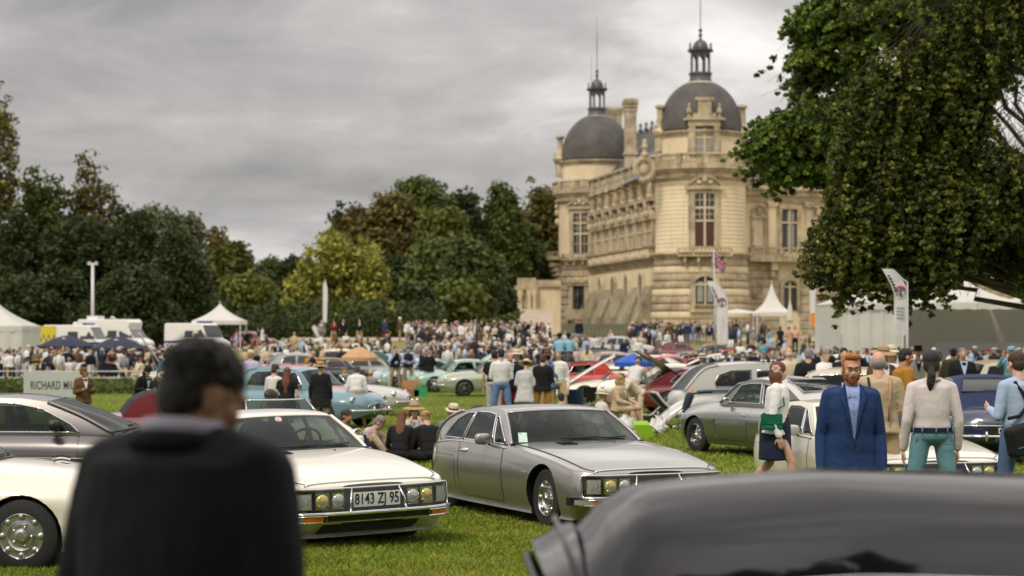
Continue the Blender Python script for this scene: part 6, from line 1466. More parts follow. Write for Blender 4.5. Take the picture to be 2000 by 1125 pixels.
# far rows: one pattern car of each shape, then copies in their own colours
proto = {}
for kd, kw in (('fastback', {}), ('saloon', {'H': 1.4}), ('soft', {'roofm': CANV}), ('softt', {'roofm': CANVT}), ('roadster', {})):
    e_, _ = classic('pattern', CARP, 'soft' if kd == 'softt' else kd, detail=0, rim='disc', rimm=CHROME, glass=DGLASS, **kw); proto[kd] = e_
CR = {'red': (.50, .022, .015), 'maroon': (.16, .014, .02), 'cream': (.66, .56, .36), 'white': (.72, .69, .62), 'pale blue': (.30, .40, .46), 'rose pink': (.44, .28, .25), 'black': (.012, .012, .014), 'dark green': (.012, .05, .025), 'silver': (.40, .40, .40), 'navy': (.012, .02, .07), 'grey': (.2, .2, .2), 'pale green': (.35, .45, .35), 'orange': (.5, .14, .02)}
far = [('black', 'saloon', 1480, 120, 170, 'below the flat white awning'), ('white', 'fastback', 1395, 98, 190, 'half behind the vintage saloon tail'), ('cream', 'soft', 1445, 92, 12, 'between the vintage saloon and the pale green one'), ('silver', 'roadster', 1340, 88, 185, 'with low screen left of the open vintage boot'), ('grey', 'roadster', 1090, 100, 176, 'behind the man with the green tie'), ('white', 'roadster', 1045, 92, 12, 'behind the mustard trousers'), ('pale blue', 'roadster', 880, 102, 184, 'farther behind the mint coupe'), ('maroon', 'saloon', 912, 128, 176, 'at the top of the slope by the black post'), ('cream', 'softt', 965, 132, 4, 'high on the slope left of the riders'), ('black', 'roadster', 1160, 132, 182, 'high on the slope right of the riders'), ('silver', 'saloon', 1215, 136, 6, 'in the highest row before the fence'), ('navy', 'saloon', 1105, 140, 175, 'in the highest row behind the riders'), ('black', 'softt', 655, 92, 12, 'just left under the tan parasol'), ('dark green', 'roadster', 620, 116, 174, 'low in the row left of the tan parasol'), ('silver', 'fastback', 530, 108, 186, 'behind the pale blue coupe and lilac shirt'), ('grey', 'saloon', 1700, 100, 170, 'beside the corner of the white tent'), ('red', 'roadster', 1148, 108, 188, 'farther left of the blue parasol'), ('rose pink', 'saloon', 1206, 104, 10, 'just behind the blue parasol'), ('white', 'fastback', 1262, 100, 175, 'with pale screen right of the blue parasol'), ('red', 'fastback', 1318, 100, 8, 'behind the man in navy blazer and straw hat'),
       ('cream', 'roadster', 1262, 122, 190, 'in the row behind the pink one'), ('maroon', 'soft', 1330, 130, 0, 'under the tall white feather flag'), ('black', 'softt', 1386, 126, 182, 'right of the feather flag foot'), ('pale green', 'saloon', 1440, 108, 186, 'in front of the woman in the white suit'), ('black', 'fastback', 1530, 88, 175, 'with long bonnet behind the vintage saloon roof'),
       ('pale blue', 'fastback', 1590, 112, 12, 'behind the men at the castle side'), ('white', 'softt', 705, 128, 5, 'with its tan hood up behind the tan parasol'), ('cream', 'saloon', 650, 112, 176, 'left of the tan parasol'), ('white', 'roadster', 745, 108, 8, 'right of the tan parasol'), ('dark green', 'soft', 812, 128, 180, 'with hood up at the top of the bank'),
       ('red', 'roadster', 742, 120, 184, 'half hidden by the tan parasol'), ('grey', 'saloon', 860, 124, 4, 'below the walkers on the bank'), ('silver', 'fastback', 700, 96, 186, 'beneath the tan parasol'), ('pale blue', 'saloon', 765, 98, 172, 'behind the man in the pale blue shirt'), ('cream', 'roadster', 845, 112, 10, 'with folded screen among the hats'), ('black', 'soft', 1062, 120, 186, 'in front of the police riders'),
       ('maroon', 'roadster', 560, 122, 8, 'below the white leaning flag'), ('silver', 'saloon', 590, 100, 20, 'behind the long haired woman'), ('navy', 'roadster', 548, 92, 190, 'left of the seated man in lilac'), ('maroon', 'saloon', 492, 176, -14, 'up on the bank beside the white gazebo'),
       ('white', 'roadster', 1190, 88, 172, 'directly beneath the blue parasol'), ('cream', 'fastback', 1010, 118, 184, 'behind the group in hats'), ('silver', 'roadster', 940, 116, 176, 'behind the mint green coupe'), ('red', 'soft', 1420, 118, 178, 'at the foot of the big white feather flag'), ('maroon', 'softt', 1850, 80, 186, 'inside the shade of the marquee'), ('white', 'saloon', 1640, 96, 184, 'in front of the white tent wall')]
for i, (col, kd, px, d, hd, where) in enumerate(far):
    e_ = copy_tree(proto[kd]); place(e_, px, d, hd); lb = '%s %s %s' % (col, {'fastback': 'coupe', 'saloon': 'saloon car', 'soft': 'car with black hood', 'softt': 'car with tan hood', 'roadster': 'open sports car'}[kd], where)
    tag(e_, lb, 'car', 'classic cars parked in rows on the lawn')
    for ch in e_.children: ch.color = (*CR[col], 1)
for e_ in proto.values():
    for ch in list(e_.children):
        for q in list(ch.children): bpy.data.objects.remove(q)
        bpy.data.objects.remove(ch)
    bpy.data.objects.remove(e_)
# ------------------------------------------------------------------ people
def rot(ax, a): return Matrix.Rotation(R(a), 3, ax)
def joints(arms='down', legs='stand', lean=0, head=0, nod=0, hunch=0, shw=.172, neck=.138, hs=.95):
    """joint positions of a 1.75 m figure facing -Y, feet on z=0"""
    J = {}
    hipz = .93
    if legs == 'stand': L_ = {s: ((s*.095, .0, hipz), (s*.11, -.01, .49), (s*.115, .02, .075), (s*.135, -.16, .03)) for s in (-1, 1)}
    elif legs == 'apart': L_ = {s: ((s*.10, .0, hipz), (s*.16, -.02 if s > 0 else .03, .49), (s*.20, .02, .075), (s*.25, -.14, .03)) for s in (-1, 1)}
    elif legs == 'walk': L_ = {-1: ((-.09, 0, hipz), (-.10, -.20, .52), (-.10, -.22, .085), (-.11, -.39, .05)), 1: ((.09, 0, hipz), (.10, .07, .50), (.10, .37, .17), (.11, .24, .035))}
    elif legs == 'chair': hipz = .50; L_ = {s: ((s*.10, .0, hipz), (s*.13, -.42, .50), (s*.13, -.46, .08), (s*.14, -.62, .03)) for s in (-1, 1)}
    elif legs == 'ground': hipz = .13; L_ = {s: ((s*.10, .0, hipz), (s*.17, -.36, .42), (s*.13, -.62, .08), (s*.14, -.78, .04)) for s in (-1, 1)}
    elif legs == 'cross': hipz = .12; L_ = {s: ((s*.10, .0, hipz), (s*.36, -.26, .16), (-s*.05, -.38, .08), (-s*.17, -.42, .06)) for s in (-1, 1)}
    elif legs == 'squat': hipz = .38; L_ = {s: ((s*.10, .10, hipz), (s*.17, -.24, .48), (s*.14, .02, .08), (s*.16, -.14, .03)) for s in (-1, 1)}
    J['legs'] = L_; hy = L_[1][0][1]
    B = Vector((0, hy, hipz)); Rl = rot('X', lean)
    up = lambda x, y, z: B+Rl @ Vector((x, y, z))
    J['hs'] = hs; J['pel'] = up(0, 0, .02); J['wai'] = up(0, -.005, .17); J['che'] = up(0, -.01, .36); J['upc'] = up(0, 0, .47)
    Rh = rot('X', lean*.55+hunch) ; nb = up(0, .015, .525); J['nb'] = nb
    J['hd'] = nb+rot('X', lean*.6+nod) @ Vector((0, -.03, neck)); J['hR'] = rot('Z', head) @ rot('X', lean*.5+nod)
    A = {}
    for s in (-1, 1):
        sh = up(s*shw, .0, .442); t = arms if isinstance(arms, str) else arms[0 if s < 0 else 1]
        loc = lambda *p: sh+(Rl @ Vector((s*p[0], p[1], p[2])))
        grav = lambda *p: sh+Vector((s*p[0], p[1], p[2]))
        if t == 'down': el, wr, fi = grav(.065, .03, -.29), grav(.075, -.045, -.54), grav(.07, -.08, -.70)
        elif t == 'pocket': el, wr, fi = grav(.12, .07, -.28), grav(.03, -.02, -.47), grav(-.01, -.06, -.56)
        elif t == 'cross': el, wr, fi = loc(.07, -.02, -.28), loc(-.12, -.20, -.22), loc(-.26, -.19, -.19)
        elif t == 'hold': el, wr, fi = loc(.06, -.01, -.28), loc(-.03, -.25, -.22), loc(-.06, -.36, -.18)
        elif t == 'camera': el, wr, fi = loc(.10, -.12, -.24), loc(-.07, -.22, .04), loc(-.12, -.17, .15)
        elif t == 'hip': el, wr, fi = loc(.20, .05, -.24), loc(.02, -.02, -.40), loc(-.05, -.09, -.43)
        elif t == 'reach': el, wr, fi = grav(.03, -.18, -.25), grav(.0, -.33, -.46), grav(.0, -.38, -.60)
        elif t == 'knee': el, wr, fi = loc(.08, -.12, -.25), loc(.0, -.34, -.30), loc(-.02, -.46, -.33)
        elif t == 'up': el, wr, fi = loc(.10, -.15, -.12), loc(-.05, -.22, .12), loc(-.06, -.22, .27)
        elif t == 'swing': el, wr, fi = (grav(.07, .13, -.26), grav(.08, .14, -.52), grav(.08, .10, -.67)) if s > 0 else (grav(.07, -.10, -.27), grav(.07, -.26, -.48), grav(.06, -.33, -.61))
        elif t == 'prop': el, wr, fi = grav(.12, .10, -.25), grav(.14, .20, -.42), grav(.14, .18, -.50)
        A[s] = (sh, el, wr, fi)
    J['arms'] = A; return J
def cap_(g, a, b, ra, rb, n=10):
    a, b = Vector(a), Vector(b); d = (b-a); l = d.length
    if l < 1e-5: g.ell(a, (ra, ra, ra)); return
    M = Matrix.Translation(a) @ d.to_track_quat('Z', 'Y').to_matrix().to_4x4(); o = g.M; g.M = M
    pr = [(0.0001, -ra)]+[(ra*math.cos(q), ra*math.sin(q)) for q in (-1.1, -.6, -.15)]+[(lerp(ra, rb, t)*(1+.06*math.sin(t*3.14)), l*t) for t in (.25, .5, .75)]+[(rb*math.cos(q), l+rb*math.sin(q)) for q in (.15, .6, 1.1)]+[(.0001, l+rb)]
    g.lathe(pr, n, cap=False); g.M = o
def torso(g, J, inf=0.0, z0='pel', wide=1.0, belly=0.0, drop=0.0, flare=0.0):
    ks = [(J['pel'], .165, .115), (J['pel'].lerp(J['wai'], .5), .158, .11+belly*.6), (J['wai'], .142, .10+belly), (J['wai'].lerp(J['che'], .5), .155, .112+belly*.7), (J['che'], .172, .12), (J['upc'], .165, .10), (J['nb'].lerp(J['upc'], .35), .085, .07)]
    if not drop: ks[0] = (ks[0][0], .150-inf, .10-inf)
    else:
        dn = (J['pel']-J['wai']).normalized() if abs((J['pel']-J['wai']).normalized().z) > .5 else Vector((0, 0, -1))
        ks = [(J['pel']+dn*drop, .178+flare, .125+flare*.8)]+ks
    v = []; f = []; n = 20
    for i, (c, w_, dp) in enumerate(ks):
        t = (ks[min(i+1, len(ks)-1)][0]-ks[max(i-1, 0)][0]).normalized(); xa = Vector((1, 0, 0)); ya = t.cross(xa).normalized()
        for k in range(n):
            q = 2*math.pi*k/n; cx = math.copysign(abs(math.cos(q))**.85, math.cos(q)); v.append(c+xa*cx*(w_*wide+inf)+ya*math.sin(q)*(dp+inf))
    for i in range(len(ks)-1):
        for k in range(n): f.append((i*n+k, i*n+(k+1) % n, (i+1)*n+(k+1) % n, (i+1)*n+k))
    f.append(tuple(range(n-1, -1, -1))); f.append(tuple((len(ks)-1)*n+k for k in range(n))); g.add(v, f)
def remesh(mb, name, m, vox, parent=None, smooth=3, fix=True):
    o = mk(name, mb.v, mb.f, m, parent, True)
    bm = bmesh.new(); bm.from_mesh(o.data); bmesh.ops.recalc_face_normals(bm, faces=bm.faces); bm.to_mesh(o.data); bm.free()
    md = o.modifiers.new('r', 'REMESH'); md.mode = 'VOXEL'; md.voxel_size = vox; md.use_smooth_shade = True
    if smooth: s_ = o.modifiers.new('s', 'SMOOTH'); s_.iterations = smooth; s_.factor = .5
    me = evalmesh(o); o.modifiers.clear(); o.data = me; me.name = name; C.objects.link(o)
    if not me.materials: me.materials.append(m)
    return o
def hand(g, wr, fi, s, size=1.0, curl=.35):
    """palm and five separate bent fingers"""
    d = (fi-wr).normalized(); side = Vector((1, 0, 0)) if abs(d.x) < .8 else Vector((0, 1, 0)); n = d.cross(side).normalized(); side = n.cross(d).normalized()
    L_ = .185*size; p = wr+d*.045
    g.M = Matrix.Translation(p+d*.015) @ Matrix((side, n, d)).transposed().to_4x4(); g.ell((0, 0, 0), (.017, .042, .05), 10, 6); g.M = None
    for i, (o_, l) in enumerate(((-.030, .068), (-.010, .078), (.011, .074), (.031, .058))):
        a = p+n*o_+d*.045; b = a+(d*(1-curl*.3)-side*s*curl*.3).normalized()*l*.5; c = b+(d*(1-curl)-side*s*curl).normalized()*l*.5
        g.tube([a-d*.02, a, b, c], [.0092, .0088, .0082, .0068], 6)
    a = p-n*.038-d*.01; b = a-n*.028+d*.03; g.tube([a+n*.02, a, b, b+d*.03-side*s*.008], [.012, .0115, .010, .008], 6)
def body_mb(J, fine=False, bare=True):
    g = MB(); torso(g, J, -.018)
    for s in (-1, 1):
        sh, el, wr, fi = J['arms'][s]; cap_(g, sh, el, .05, .038); cap_(g, el, wr, .038, .026)
        if fine: hand(g, wr, fi, s)
        else:
            cap_(g, wr, wr.lerp(fi, .55), .03, .034, 8); cap_(g, wr.lerp(fi, .55), fi, .032, .02, 8)
        cap_(g, J['upc'], sh, .05, .05)
        hp, kn, an, to = [Vector(q) for q in J['legs'][s]]; cap_(g, hp, kn, .078, .054); cap_(g, kn, kn.lerp(an, .4), .052, .056); cap_(g, kn.lerp(an, .4), an, .055, .036); cap_(g, an, to, .04, .03)
    h = J['hd']; cap_(g, J['nb']-Vector((0, 0, .03)), h-Vector((0, -.01, .05)), .058, .052)
    g.M = Matrix.Translation(h) @ J['hR'].to_4x4() @ Matrix.Scale(J['hs'], 4)
    if fine:
        g.ell((0, .012, .03), (.076, .095, .092), 20, 14); g.ell((0, -.02, -.045), (.062, .070, .075), 18, 12); g.ell((0, -.052, -.088), (.034, .030, .026), 12, 8)
        g.ell((0, -.075, .018), (.052, .022, .018), 12, 6)    # brow
        for s in (-1, 1): g.ell((s*.040, -.062, -.030), (.026, .024, .028), 10, 8); g.ell((s*.078, .005, -.015), (.012, .022, .034), 10, 8)
        g.add([(0, -.082, .008), (-.011, -.085, -.032), (.011, -.085, -.032), (0, -.108, -.036), (-.014, -.078, -.040), (.014, -.078, -.040), (0, -.070, .0)], [(0, 1, 3), (0, 3, 2), (1, 4, 3), (3, 5, 2), (4, 5, 3), (0, 6, 4, 1), (0, 2, 5, 6), (4, 6, 5)])
        g.ell((0, -.094, -.034), (.015, .013, .010), 8, 6); g.ell((0, -.086, -.061), (.023, .009, .0055), 10, 6); g.ell((0, -.084, -.069), (.019, .009, .006), 10, 6)
    else:
        g.ell((0, .01, .025), (.074, .094, .090), 14, 10); g.ell((0, -.025, -.045), (.056, .064, .072), 12, 8); g.ell((0, -.095, -.025), (.013, .016, .024), 6, 5)
        for s in (-1, 1): g.ell((s*.077, .005, -.012), (.012, .02, .030), 6, 5)
    g.M = None; return g
def sleeve(g, J, r0=.062, r1=.048, r2=.038, upto=1.0, inf=0):
    for s in (-1, 1):
        sh, el, wr, fi = J['arms'][s]; cap_(g, J['nb'].lerp(J['upc'], .55), sh, .055, r0); cap_(g, sh, el if upto > .5 else sh.lerp(el, .6), r0, r1)
        if upto > .5: cap_(g, el, el.lerp(wr, min(1, upto)*.96), r1, r2)
def legs_mb(g, J, r=(.092, .066, .052), upto=1.0):
    for s in (-1, 1):
        hp, kn, an, to = [Vector(q) for q in J['legs'][s]]; cap_(g, hp, kn, r[0], r[1]); 
        if upto > .5: cap_(g, kn, kn.lerp(an, .93*upto), r[1]*.99, r[2])
CACHE = {}
def part(key, fn, name, m, vox, smooth=2):
    if key not in CACHE:
        o = remesh(fn(), name, m, vox, None, smooth); CACHE[key] = o.data; bpy.data.objects.remove(o)
    o = bpy.data.objects.new(name, CACHE[key]); C.objects.link(o); return o
def hair_mb(style):
    g = MB()
    if style == 'short': g.ell((0, .022, .045), (.084, .098, .085), 14, 10); g.ell((0, .05, -.01), (.078, .065, .075), 12, 8)
    elif style == 'quiff':
        g.ell((0, .028, .048), (.083, .096, .080), 16, 10); g.ell((0, .055, 0), (.078, .060, .075), 12, 8); g.ell((0, -.035, .098), (.066, .055, .034), 12, 8); g.ell((.02, -.06, .100), (.045, .035, .026), 10, 6)
        for s in (-1, 1): g.ell((s*.071, .0, .02), (.013, .03, .038), 8, 6)
    elif style == 'curly':
        g.ell((0, .022, .045), (.084, .098, .085), 16, 12); g.ell((0, .05, -.015), (.078, .064, .08), 14, 10)
        r_ = random.Random(3)
        for i in range(240):
            v = Vector([r_.gauss(0, 1) for _ in range(3)]).normalized()
            if v.z < -.2 and v.y < .2: continue
            q_ = r_.uniform(.006, .010); g.ell((v.x*.086, .022+v.y*.10, .04+v.z*.088), (q_,)*3, 6, 5)
    elif style == 'bald': g.ell((0, .045, -.02), (.083, .075, .065), 14, 10)
    elif style == 'bob': g.ell((0, .02, .04), (.094, .106, .092), 14, 10); g.ell((0, .045, -.06), (.108, .085, .11), 14, 10); g.ell((0, .03, -.14), (.10, .07, .05), 12, 8)
    elif style == 'long': g.ell((0, .02, .045), (.088, .10, .088), 14, 10); g.ell((0, .07, -.10), (.085, .06, .16), 12, 8); g.ell((0, .10, -.26), (.10, .055, .18), 12, 8); g.ell((0, .11, -.42), (.06, .04, .12), 10, 8)
    elif style == 'bun': g.ell((0, .02, .045), (.084, .10, .086), 14, 10); g.ell((0, .10, .06), (.045, .04, .04), 10, 8)
    elif style == 'ponytail':
        g.ell((0, .02, .045), (.087, .102, .090), 16, 10); g.ell((0, .055, -.02), (.080, .065, .075), 12, 8); g.ell((0, .115, -.055), (.032, .03, .03), 10, 8)
        g.tube([(0, .11, -.05), (0, .145, -.11), (.01, .14, -.19), (.015, .125, -.26)], [.03, .042, .04, .012], 10)
    return g
def hat_mb(style):
    g = MB()
    if style == 'wide': g.lathe([(.088, -.002), (.19, -.025), (.20, -.02), (.19, -.012), (.092, .012), (.088, .07), (.06, .10), (0, .105)], 24, cap=True)
    elif style == 'panama': g.lathe([(.086, -.002), (.13, -.012), (.138, -.006), (.13, .0), (.090, .012), (.088, .075), (.07, .10), (0, .09)], 24)
    elif style == 'cap': g.lathe([(.09, -.01), (.092, .03), (.07, .075), (0, .09)], 18); g.ell((0, -.11, .0), (.065, .06, .008), 12, 4)
    elif style == 'helmet': g.lathe([(.105, -.04), (.11, .0), (.10, .06), (.06, .10), (0, .115)], 18)
    elif style == 'disc': g.ell((.02, 0, .03), (.15, .15, .02), 16, 6); g.ell((.03, 0, .06), (.08, .08, .05), 12, 6)
    return g
SK = {'fair': (.58, .36, .26), 'tan': (.42, .22, .13), 'pink': (.62, .34, .25), 'dark': (.13, .06, .035)}
CO = {'black': (.012, .012, .014), 'navy': (.012, .018, .045), 'white': (.72, .71, .70), 'cream': (.62, .54, .40), 'pale blue': (.38, .50, .68), 'grey': (.22, .22, .23), 'light grey': (.46, .46, .46), 'khaki': (.36, .27, .16), 'beige': (.50, .39, .26), 'red': (.33, .03, .025), 'crimson': (.22, .012, .03),
      'brown': (.12, .065, .03), 'olive': (.13, .12, .05), 'pink': (.60, .44, .46), 'lilac': (.46, .42, .62), 'blue': (.018, .045, .13), 'jeans blue': (.13, .22, .40), 'teal': (.10, .22, .27), 'mustard': (.42, .20, .03), 'orange': (.5, .16, .03), 'sky blue': (.25, .52, .66), 'denim blue': (.07, .13, .24), 'dark grey': (.055, .057, .062), 'turquoise': (.10, .30, .36), 'green': (.03, .15, .06), 'yellow': (.6, .45, .03), 'magenta': (.62, .03, .22), 'charcoal': (.014, .015, .019), 'tan': (.40, .27, .15), 'peach': (.6, .38, .27)}
HC = {'brown': (.055, .028, .014), 'black': (.014, .011, .010), 'blond': (.42, .26, .09), 'grey': (.25, .24, .23), 'ginger': (.50, .15, .025), 'auburn': (.16, .055, .02), 'dark': (.014, .010, .009), 'white': (.55, .54, .52)}
POSES = {'stand': dict(), 'pocket': dict(arms='pocket', legs='apart'), 'hold': dict(arms='hold', legs='apart', nod=12), 'cross': dict(arms='cross', legs='stand'), 'hip': dict(arms=('hip', 'down'), legs='apart'),
         'camera': dict(arms='camera', legs='apart'), 'walk': dict(arms='swing', legs='walk', lean=4), 'bend': dict(arms='reach', legs='apart', lean=52, nod=10), 'chair': dict(arms='knee', legs='chair', lean=4), 'lean': dict(arms='hold', legs='stand', lean=18, nod=15),
         'ground': dict(arms='knee', legs='ground', lean=12), 'cross_legged': dict(arms='knee', legs='cross', lean=18, nod=10), 'ground_prop': dict(arms='knee', legs='cross', lean=8), 'face': dict(arms='camera', legs='ground', lean=8), 'look': dict(arms=('hold', 'down'), legs='stand', head=35), 'up': dict(arms=('up', 'down'), legs='stand')}
JC = {}
def person(label, px, top, ppm=None, rz=0, pose='stand', wear='jacket', c1='navy', c2='khaki', hair='short', hc='brown', hat=None, hatc='cream', skin='fair', group=None, d=None, fine=False, shirt='white', scale=None, dz=0, vox=None, pm=None, name='person', x=None):
    P = dict(POSES[pose]); key = pose
    if pm: P.update(pm); key = label
    if key not in JC: JC[key] = joints(**P)
    J = JC[key]; d = d or FPX/ppm; z0 = gz(x if x is not None else X(px, d), d); stand = P.get('legs', 'stand') in ('stand', 'apart', 'walk')
    if scale is None:
        Ht = J['hd'].z+.125+(.06 if hat else 0)
        scale = max(.88, min(1.12, (Zp(top, d)-z0-dz)/Ht)) if stand else 1.0
    r_ = random.Random(label); wd = r_.uniform(.96, 1.08) if not fine else 1.0
    e_ = empty(name, (x if x is not None else X(px, d), d, z0+dz), R(rz), label, 'person', group); e_.scale = (scale*wd, scale*wd, scale)
    V = vox or (.011 if fine else .026); sfx = '_f' if fine or vox else ''
    def add(k, fn, nm, m, col, vx=V, sm=2):
        o = part(k, fn, nm, m, vx, sm); o.parent = e_; o.color = (*col, 1); return o
    jk_ = r_.uniform(.85, 1.12); jit = lambda c: tuple(v*jk_ for v in c)
    add(key+sfx+'body', lambda: body_mb(J, fine), 'body', SKIN, SK[skin], .0085 if fine else V, 1)
    cf = FABW if fine else FAB
    if wear in ('jacket', 'coat'):
        def f(): g = MB(); torso(g, J, .026, wide=1.04, drop=.10 if wear == 'jacket' else .34, flare=.02 if wear == 'jacket' else .05, belly=.012); sleeve(g, J, .070, .054, .044, 1.0); return g
        add(key+sfx+wear, f, wear, cf, jit(CO[c1]))
        if not fine:
            g = MB(); up = (J['upc']-J['wai']).normalized(); fw = up.cross(Vector((1, 0, 0))).normalized(); fw = -fw if fw.y > 0 else fw
            def q(u, v): base = J['wai'].lerp(J['nb'], .25+.72*v); return base+Vector((1, 0, 0))*(u*2-1)*(.012+.06*v)+fw*(.172-.055*v*v)
            k_ = key+'sf'
            if k_ not in CACHE: g.grid(q, 2, 4); o = g.build('shirt', FAB, None, True); CACHE[k_] = o.data; bpy.data.objects.remove(o)
            o = bpy.data.objects.new('shirt', CACHE[k_]); C.objects.link(o); o.parent = e_; o.color = (*CO[shirt], 1)
    elif wear in ('shirt', 'top', 'vest'):
        def f(): g = MB(); torso(g, J, .014, belly=.015); sleeve(g, J, .062, .047, .038, 1.0 if wear != 'top' else .4); return g
        add(key+sfx+wear, f, 'shirt', cf, jit(CO[c1] if wear != 'vest' else CO[shirt]))
        if wear == 'vest':
            def f2(): g = MB(); torso(g, J, .026, drop=.03); return g
            add(key+sfx+'gilet', f2, 'waistcoat', cf, jit(CO[c1]))
    if wear == 'dress':
        def f():
            g = MB(); torso(g, J, .014); sleeve(g, J, .058, .044, .036, .4)
            if stand: g.lathe([(.15, J['wai'].z), (.18, J['pel'].z), (.21, .70), (.235, .48), (.0, .47)], 20, (0, 0, 0), cap=False); g.lathe([(0, J['wai'].z), (.15, J['wai'].z)], 20, cap=False)
            else: legs_mb(g, J, (.10, .085, .06), .4)
            return g
        add(key+sfx+'dress', f, 'dress', cf, jit(CO[c1]))
    elif c2 and wear != 'gown':
        skirt = c2.startswith('skirt ')
        def f():
            g = MB(); g.ell(J['pel']+Vector((0, 0, .01)), (.180, .136, .10), 14, 8)
            if skirt and stand: g.lathe([(0, J['wai'].z), (.15, J['wai'].z), (.185, J['pel'].z), (.20, .54), (.0, .52)], 20, cap=False)
            elif skirt: legs_mb(g, J, (.10, .085, .06), .4)
            else: legs_mb(g, J)
            return g
        add(key+sfx+('skirt' if skirt else 'trousers'), f, 'skirt' if skirt else 'trousers', cf, jit(CO[c2.replace('skirt ', '')]))
    def f():
        g = MB()
        for s in (-1, 1):
            hp, kn, an, to = [Vector(q) for q in J['legs'][s]]; cap_(g, an+Vector((0, .03, -.03)), to, .045, .04, 8)
        return g
    add(key+sfx+'shoes', f, 'shoes', FAB, (.03, .018, .012) if r_.random() < .6 else (.02, .02, .02))
    hM = J['hR'].to_euler()
    if hair:
        o = part('hair'+hair+sfx, lambda: hair_mb(hair), 'hair', HAIR, (.005 if hair == 'curly' else .008) if fine else .02, 1); o.parent = e_; o.location = J['hd']; o.rotation_euler = hM; o.scale = (J['hs'],)*3; o.color = (*HC[hc], 1)
    if hat:
        k_ = 'hat'+hat
        if k_ not in CACHE: o = hat_mb(hat).build('hat', FAB, None, 60); CACHE[k_] = o.data; bpy.data.objects.remove(o)
        o = bpy.data.objects.new('hat', CACHE[k_]); C.objects.link(o); o.parent = e_; o.location = J['hd']+J['hR'] @ Vector((0, .01, .065)); o.rotation_euler = hM; o.color = (*CO[hatc], 1)
        if hat in ('wide', 'panama'):
            if 'band' not in CACHE: g = MB(); g.lathe([(.0905, .014), (.0915, .03), (.089, .045)], 24, cap=False); b = g.build('hat_band', FAB, None, True); CACHE['band'] = b.data; bpy.data.objects.remove(b)
            b = bpy.data.objects.new('hat_band', CACHE['band']); C.objects.link(b); b.parent = o; b.color = (.02, .02, .03, 1)
    e_['jk'] = key
    del e_['jk']
    return e_, J
def add_to(e_, g, name, col, m=None, smooth=True):
    o = g.build(name, m or FABW, e_, smooth); o.color = (*col, 1); return o
# the big blurred man with his back to us
fg, J = person('man in dark suit with dark curly hair seen from behind at the left front', 318, 664, d=4.75, rz=152, pose='stand', wear=None, c1='charcoal', c2='charcoal', hair='curly', hc='dark', skin='tan', fine=True, pm=dict(head=-34, nod=18, hunch=8, lean=10, shw=.186, neck=.112, hs=.93), scale=1.10, dz=.055)
g = MB(); torso(g, J, .045, wide=1.2, drop=.12, flare=.03, belly=.02); sleeve(g, J, .088, .070, .058, 1.0); cap_(g, J['nb']-Vector((0, 0, .03)), J['arms'][1][0], .075, .085); cap_(g, J['nb']-Vector((0, 0, .03)), J['arms'][-1][0], .075, .085); o = remesh(g, 'jacket', FABW, .013, fg, 3); o.color = (.012, .013, .018, 1)
g = MB(); nb = J['nb']; g.tube([nb+Vector((math.cos(a)*.075, math.sin(a)*.072+.0, .012+.012*math.sin(a))) for a in np.linspace(-.4, 3.54, 14)], .024, 8); g.M = Matrix.Diagonal((1, 1, 1, 1)); add_to(fg, g, 'shirt_collar', (.55, .50, .62))
g = MB(); g.tube([nb+Vector((math.cos(a)*.105, math.sin(a)*.09+.0, -.02+.018*math.sin(a))) for a in np.linspace(-.5, 3.64, 14)], .025, 8); add_to(fg, g, 'jacket_collar', (.009, .009, .012))
# red haired man in the blue suit
rh, J = person('ginger bearded man in blue suit facing us behind the black car roof', 1662, 688, d=17.3, rz=-2, pose='stand', wear=None, c2='blue', hair='quiff', hc='ginger', skin='pink', fine=True, pm=dict(head=2, nod=4, arms='down'))
rh.scale.x *= .93; BLU = (.014, .040, .135)
g = MB(); torso(g, J, .012, belly=.01); sleeve(g, J, .055, .04, .035, 1.0); o = remesh(g, 'shirt', FABW, .012, rh, 2); o.color = (.30, .40, .72, 1)
g = MB(); torso(g, J, .030, wide=1.06, drop=.14, flare=.012, belly=.02); sleeve(g, J, .074, .057, .047, 1.0); o = remesh(g, 'jacket', FABW, .010, rh, 2); o.color = (*BLU, 1)
bm = bmesh.new(); bm.from_mesh(o.data); b0 = J['wai'].z-.04; b1 = J['nb'].z+.02
dl = [f_ for f_ in bm.faces if f_.calc_center_median().y < -.02 and b0 < f_.calc_center_median().z and abs(f_.calc_center_median().x) < .012+.078*min(1, (f_.calc_center_median().z-b0)/(b1-b0-.05))]
bmesh.ops.delete(bm, geom=dl, context='FACES'); bm.to_mesh(o.data); bm.free(); md = o.modifiers.new('s', 'SOLIDIFY'); md.thickness = .008; md.offset = -1
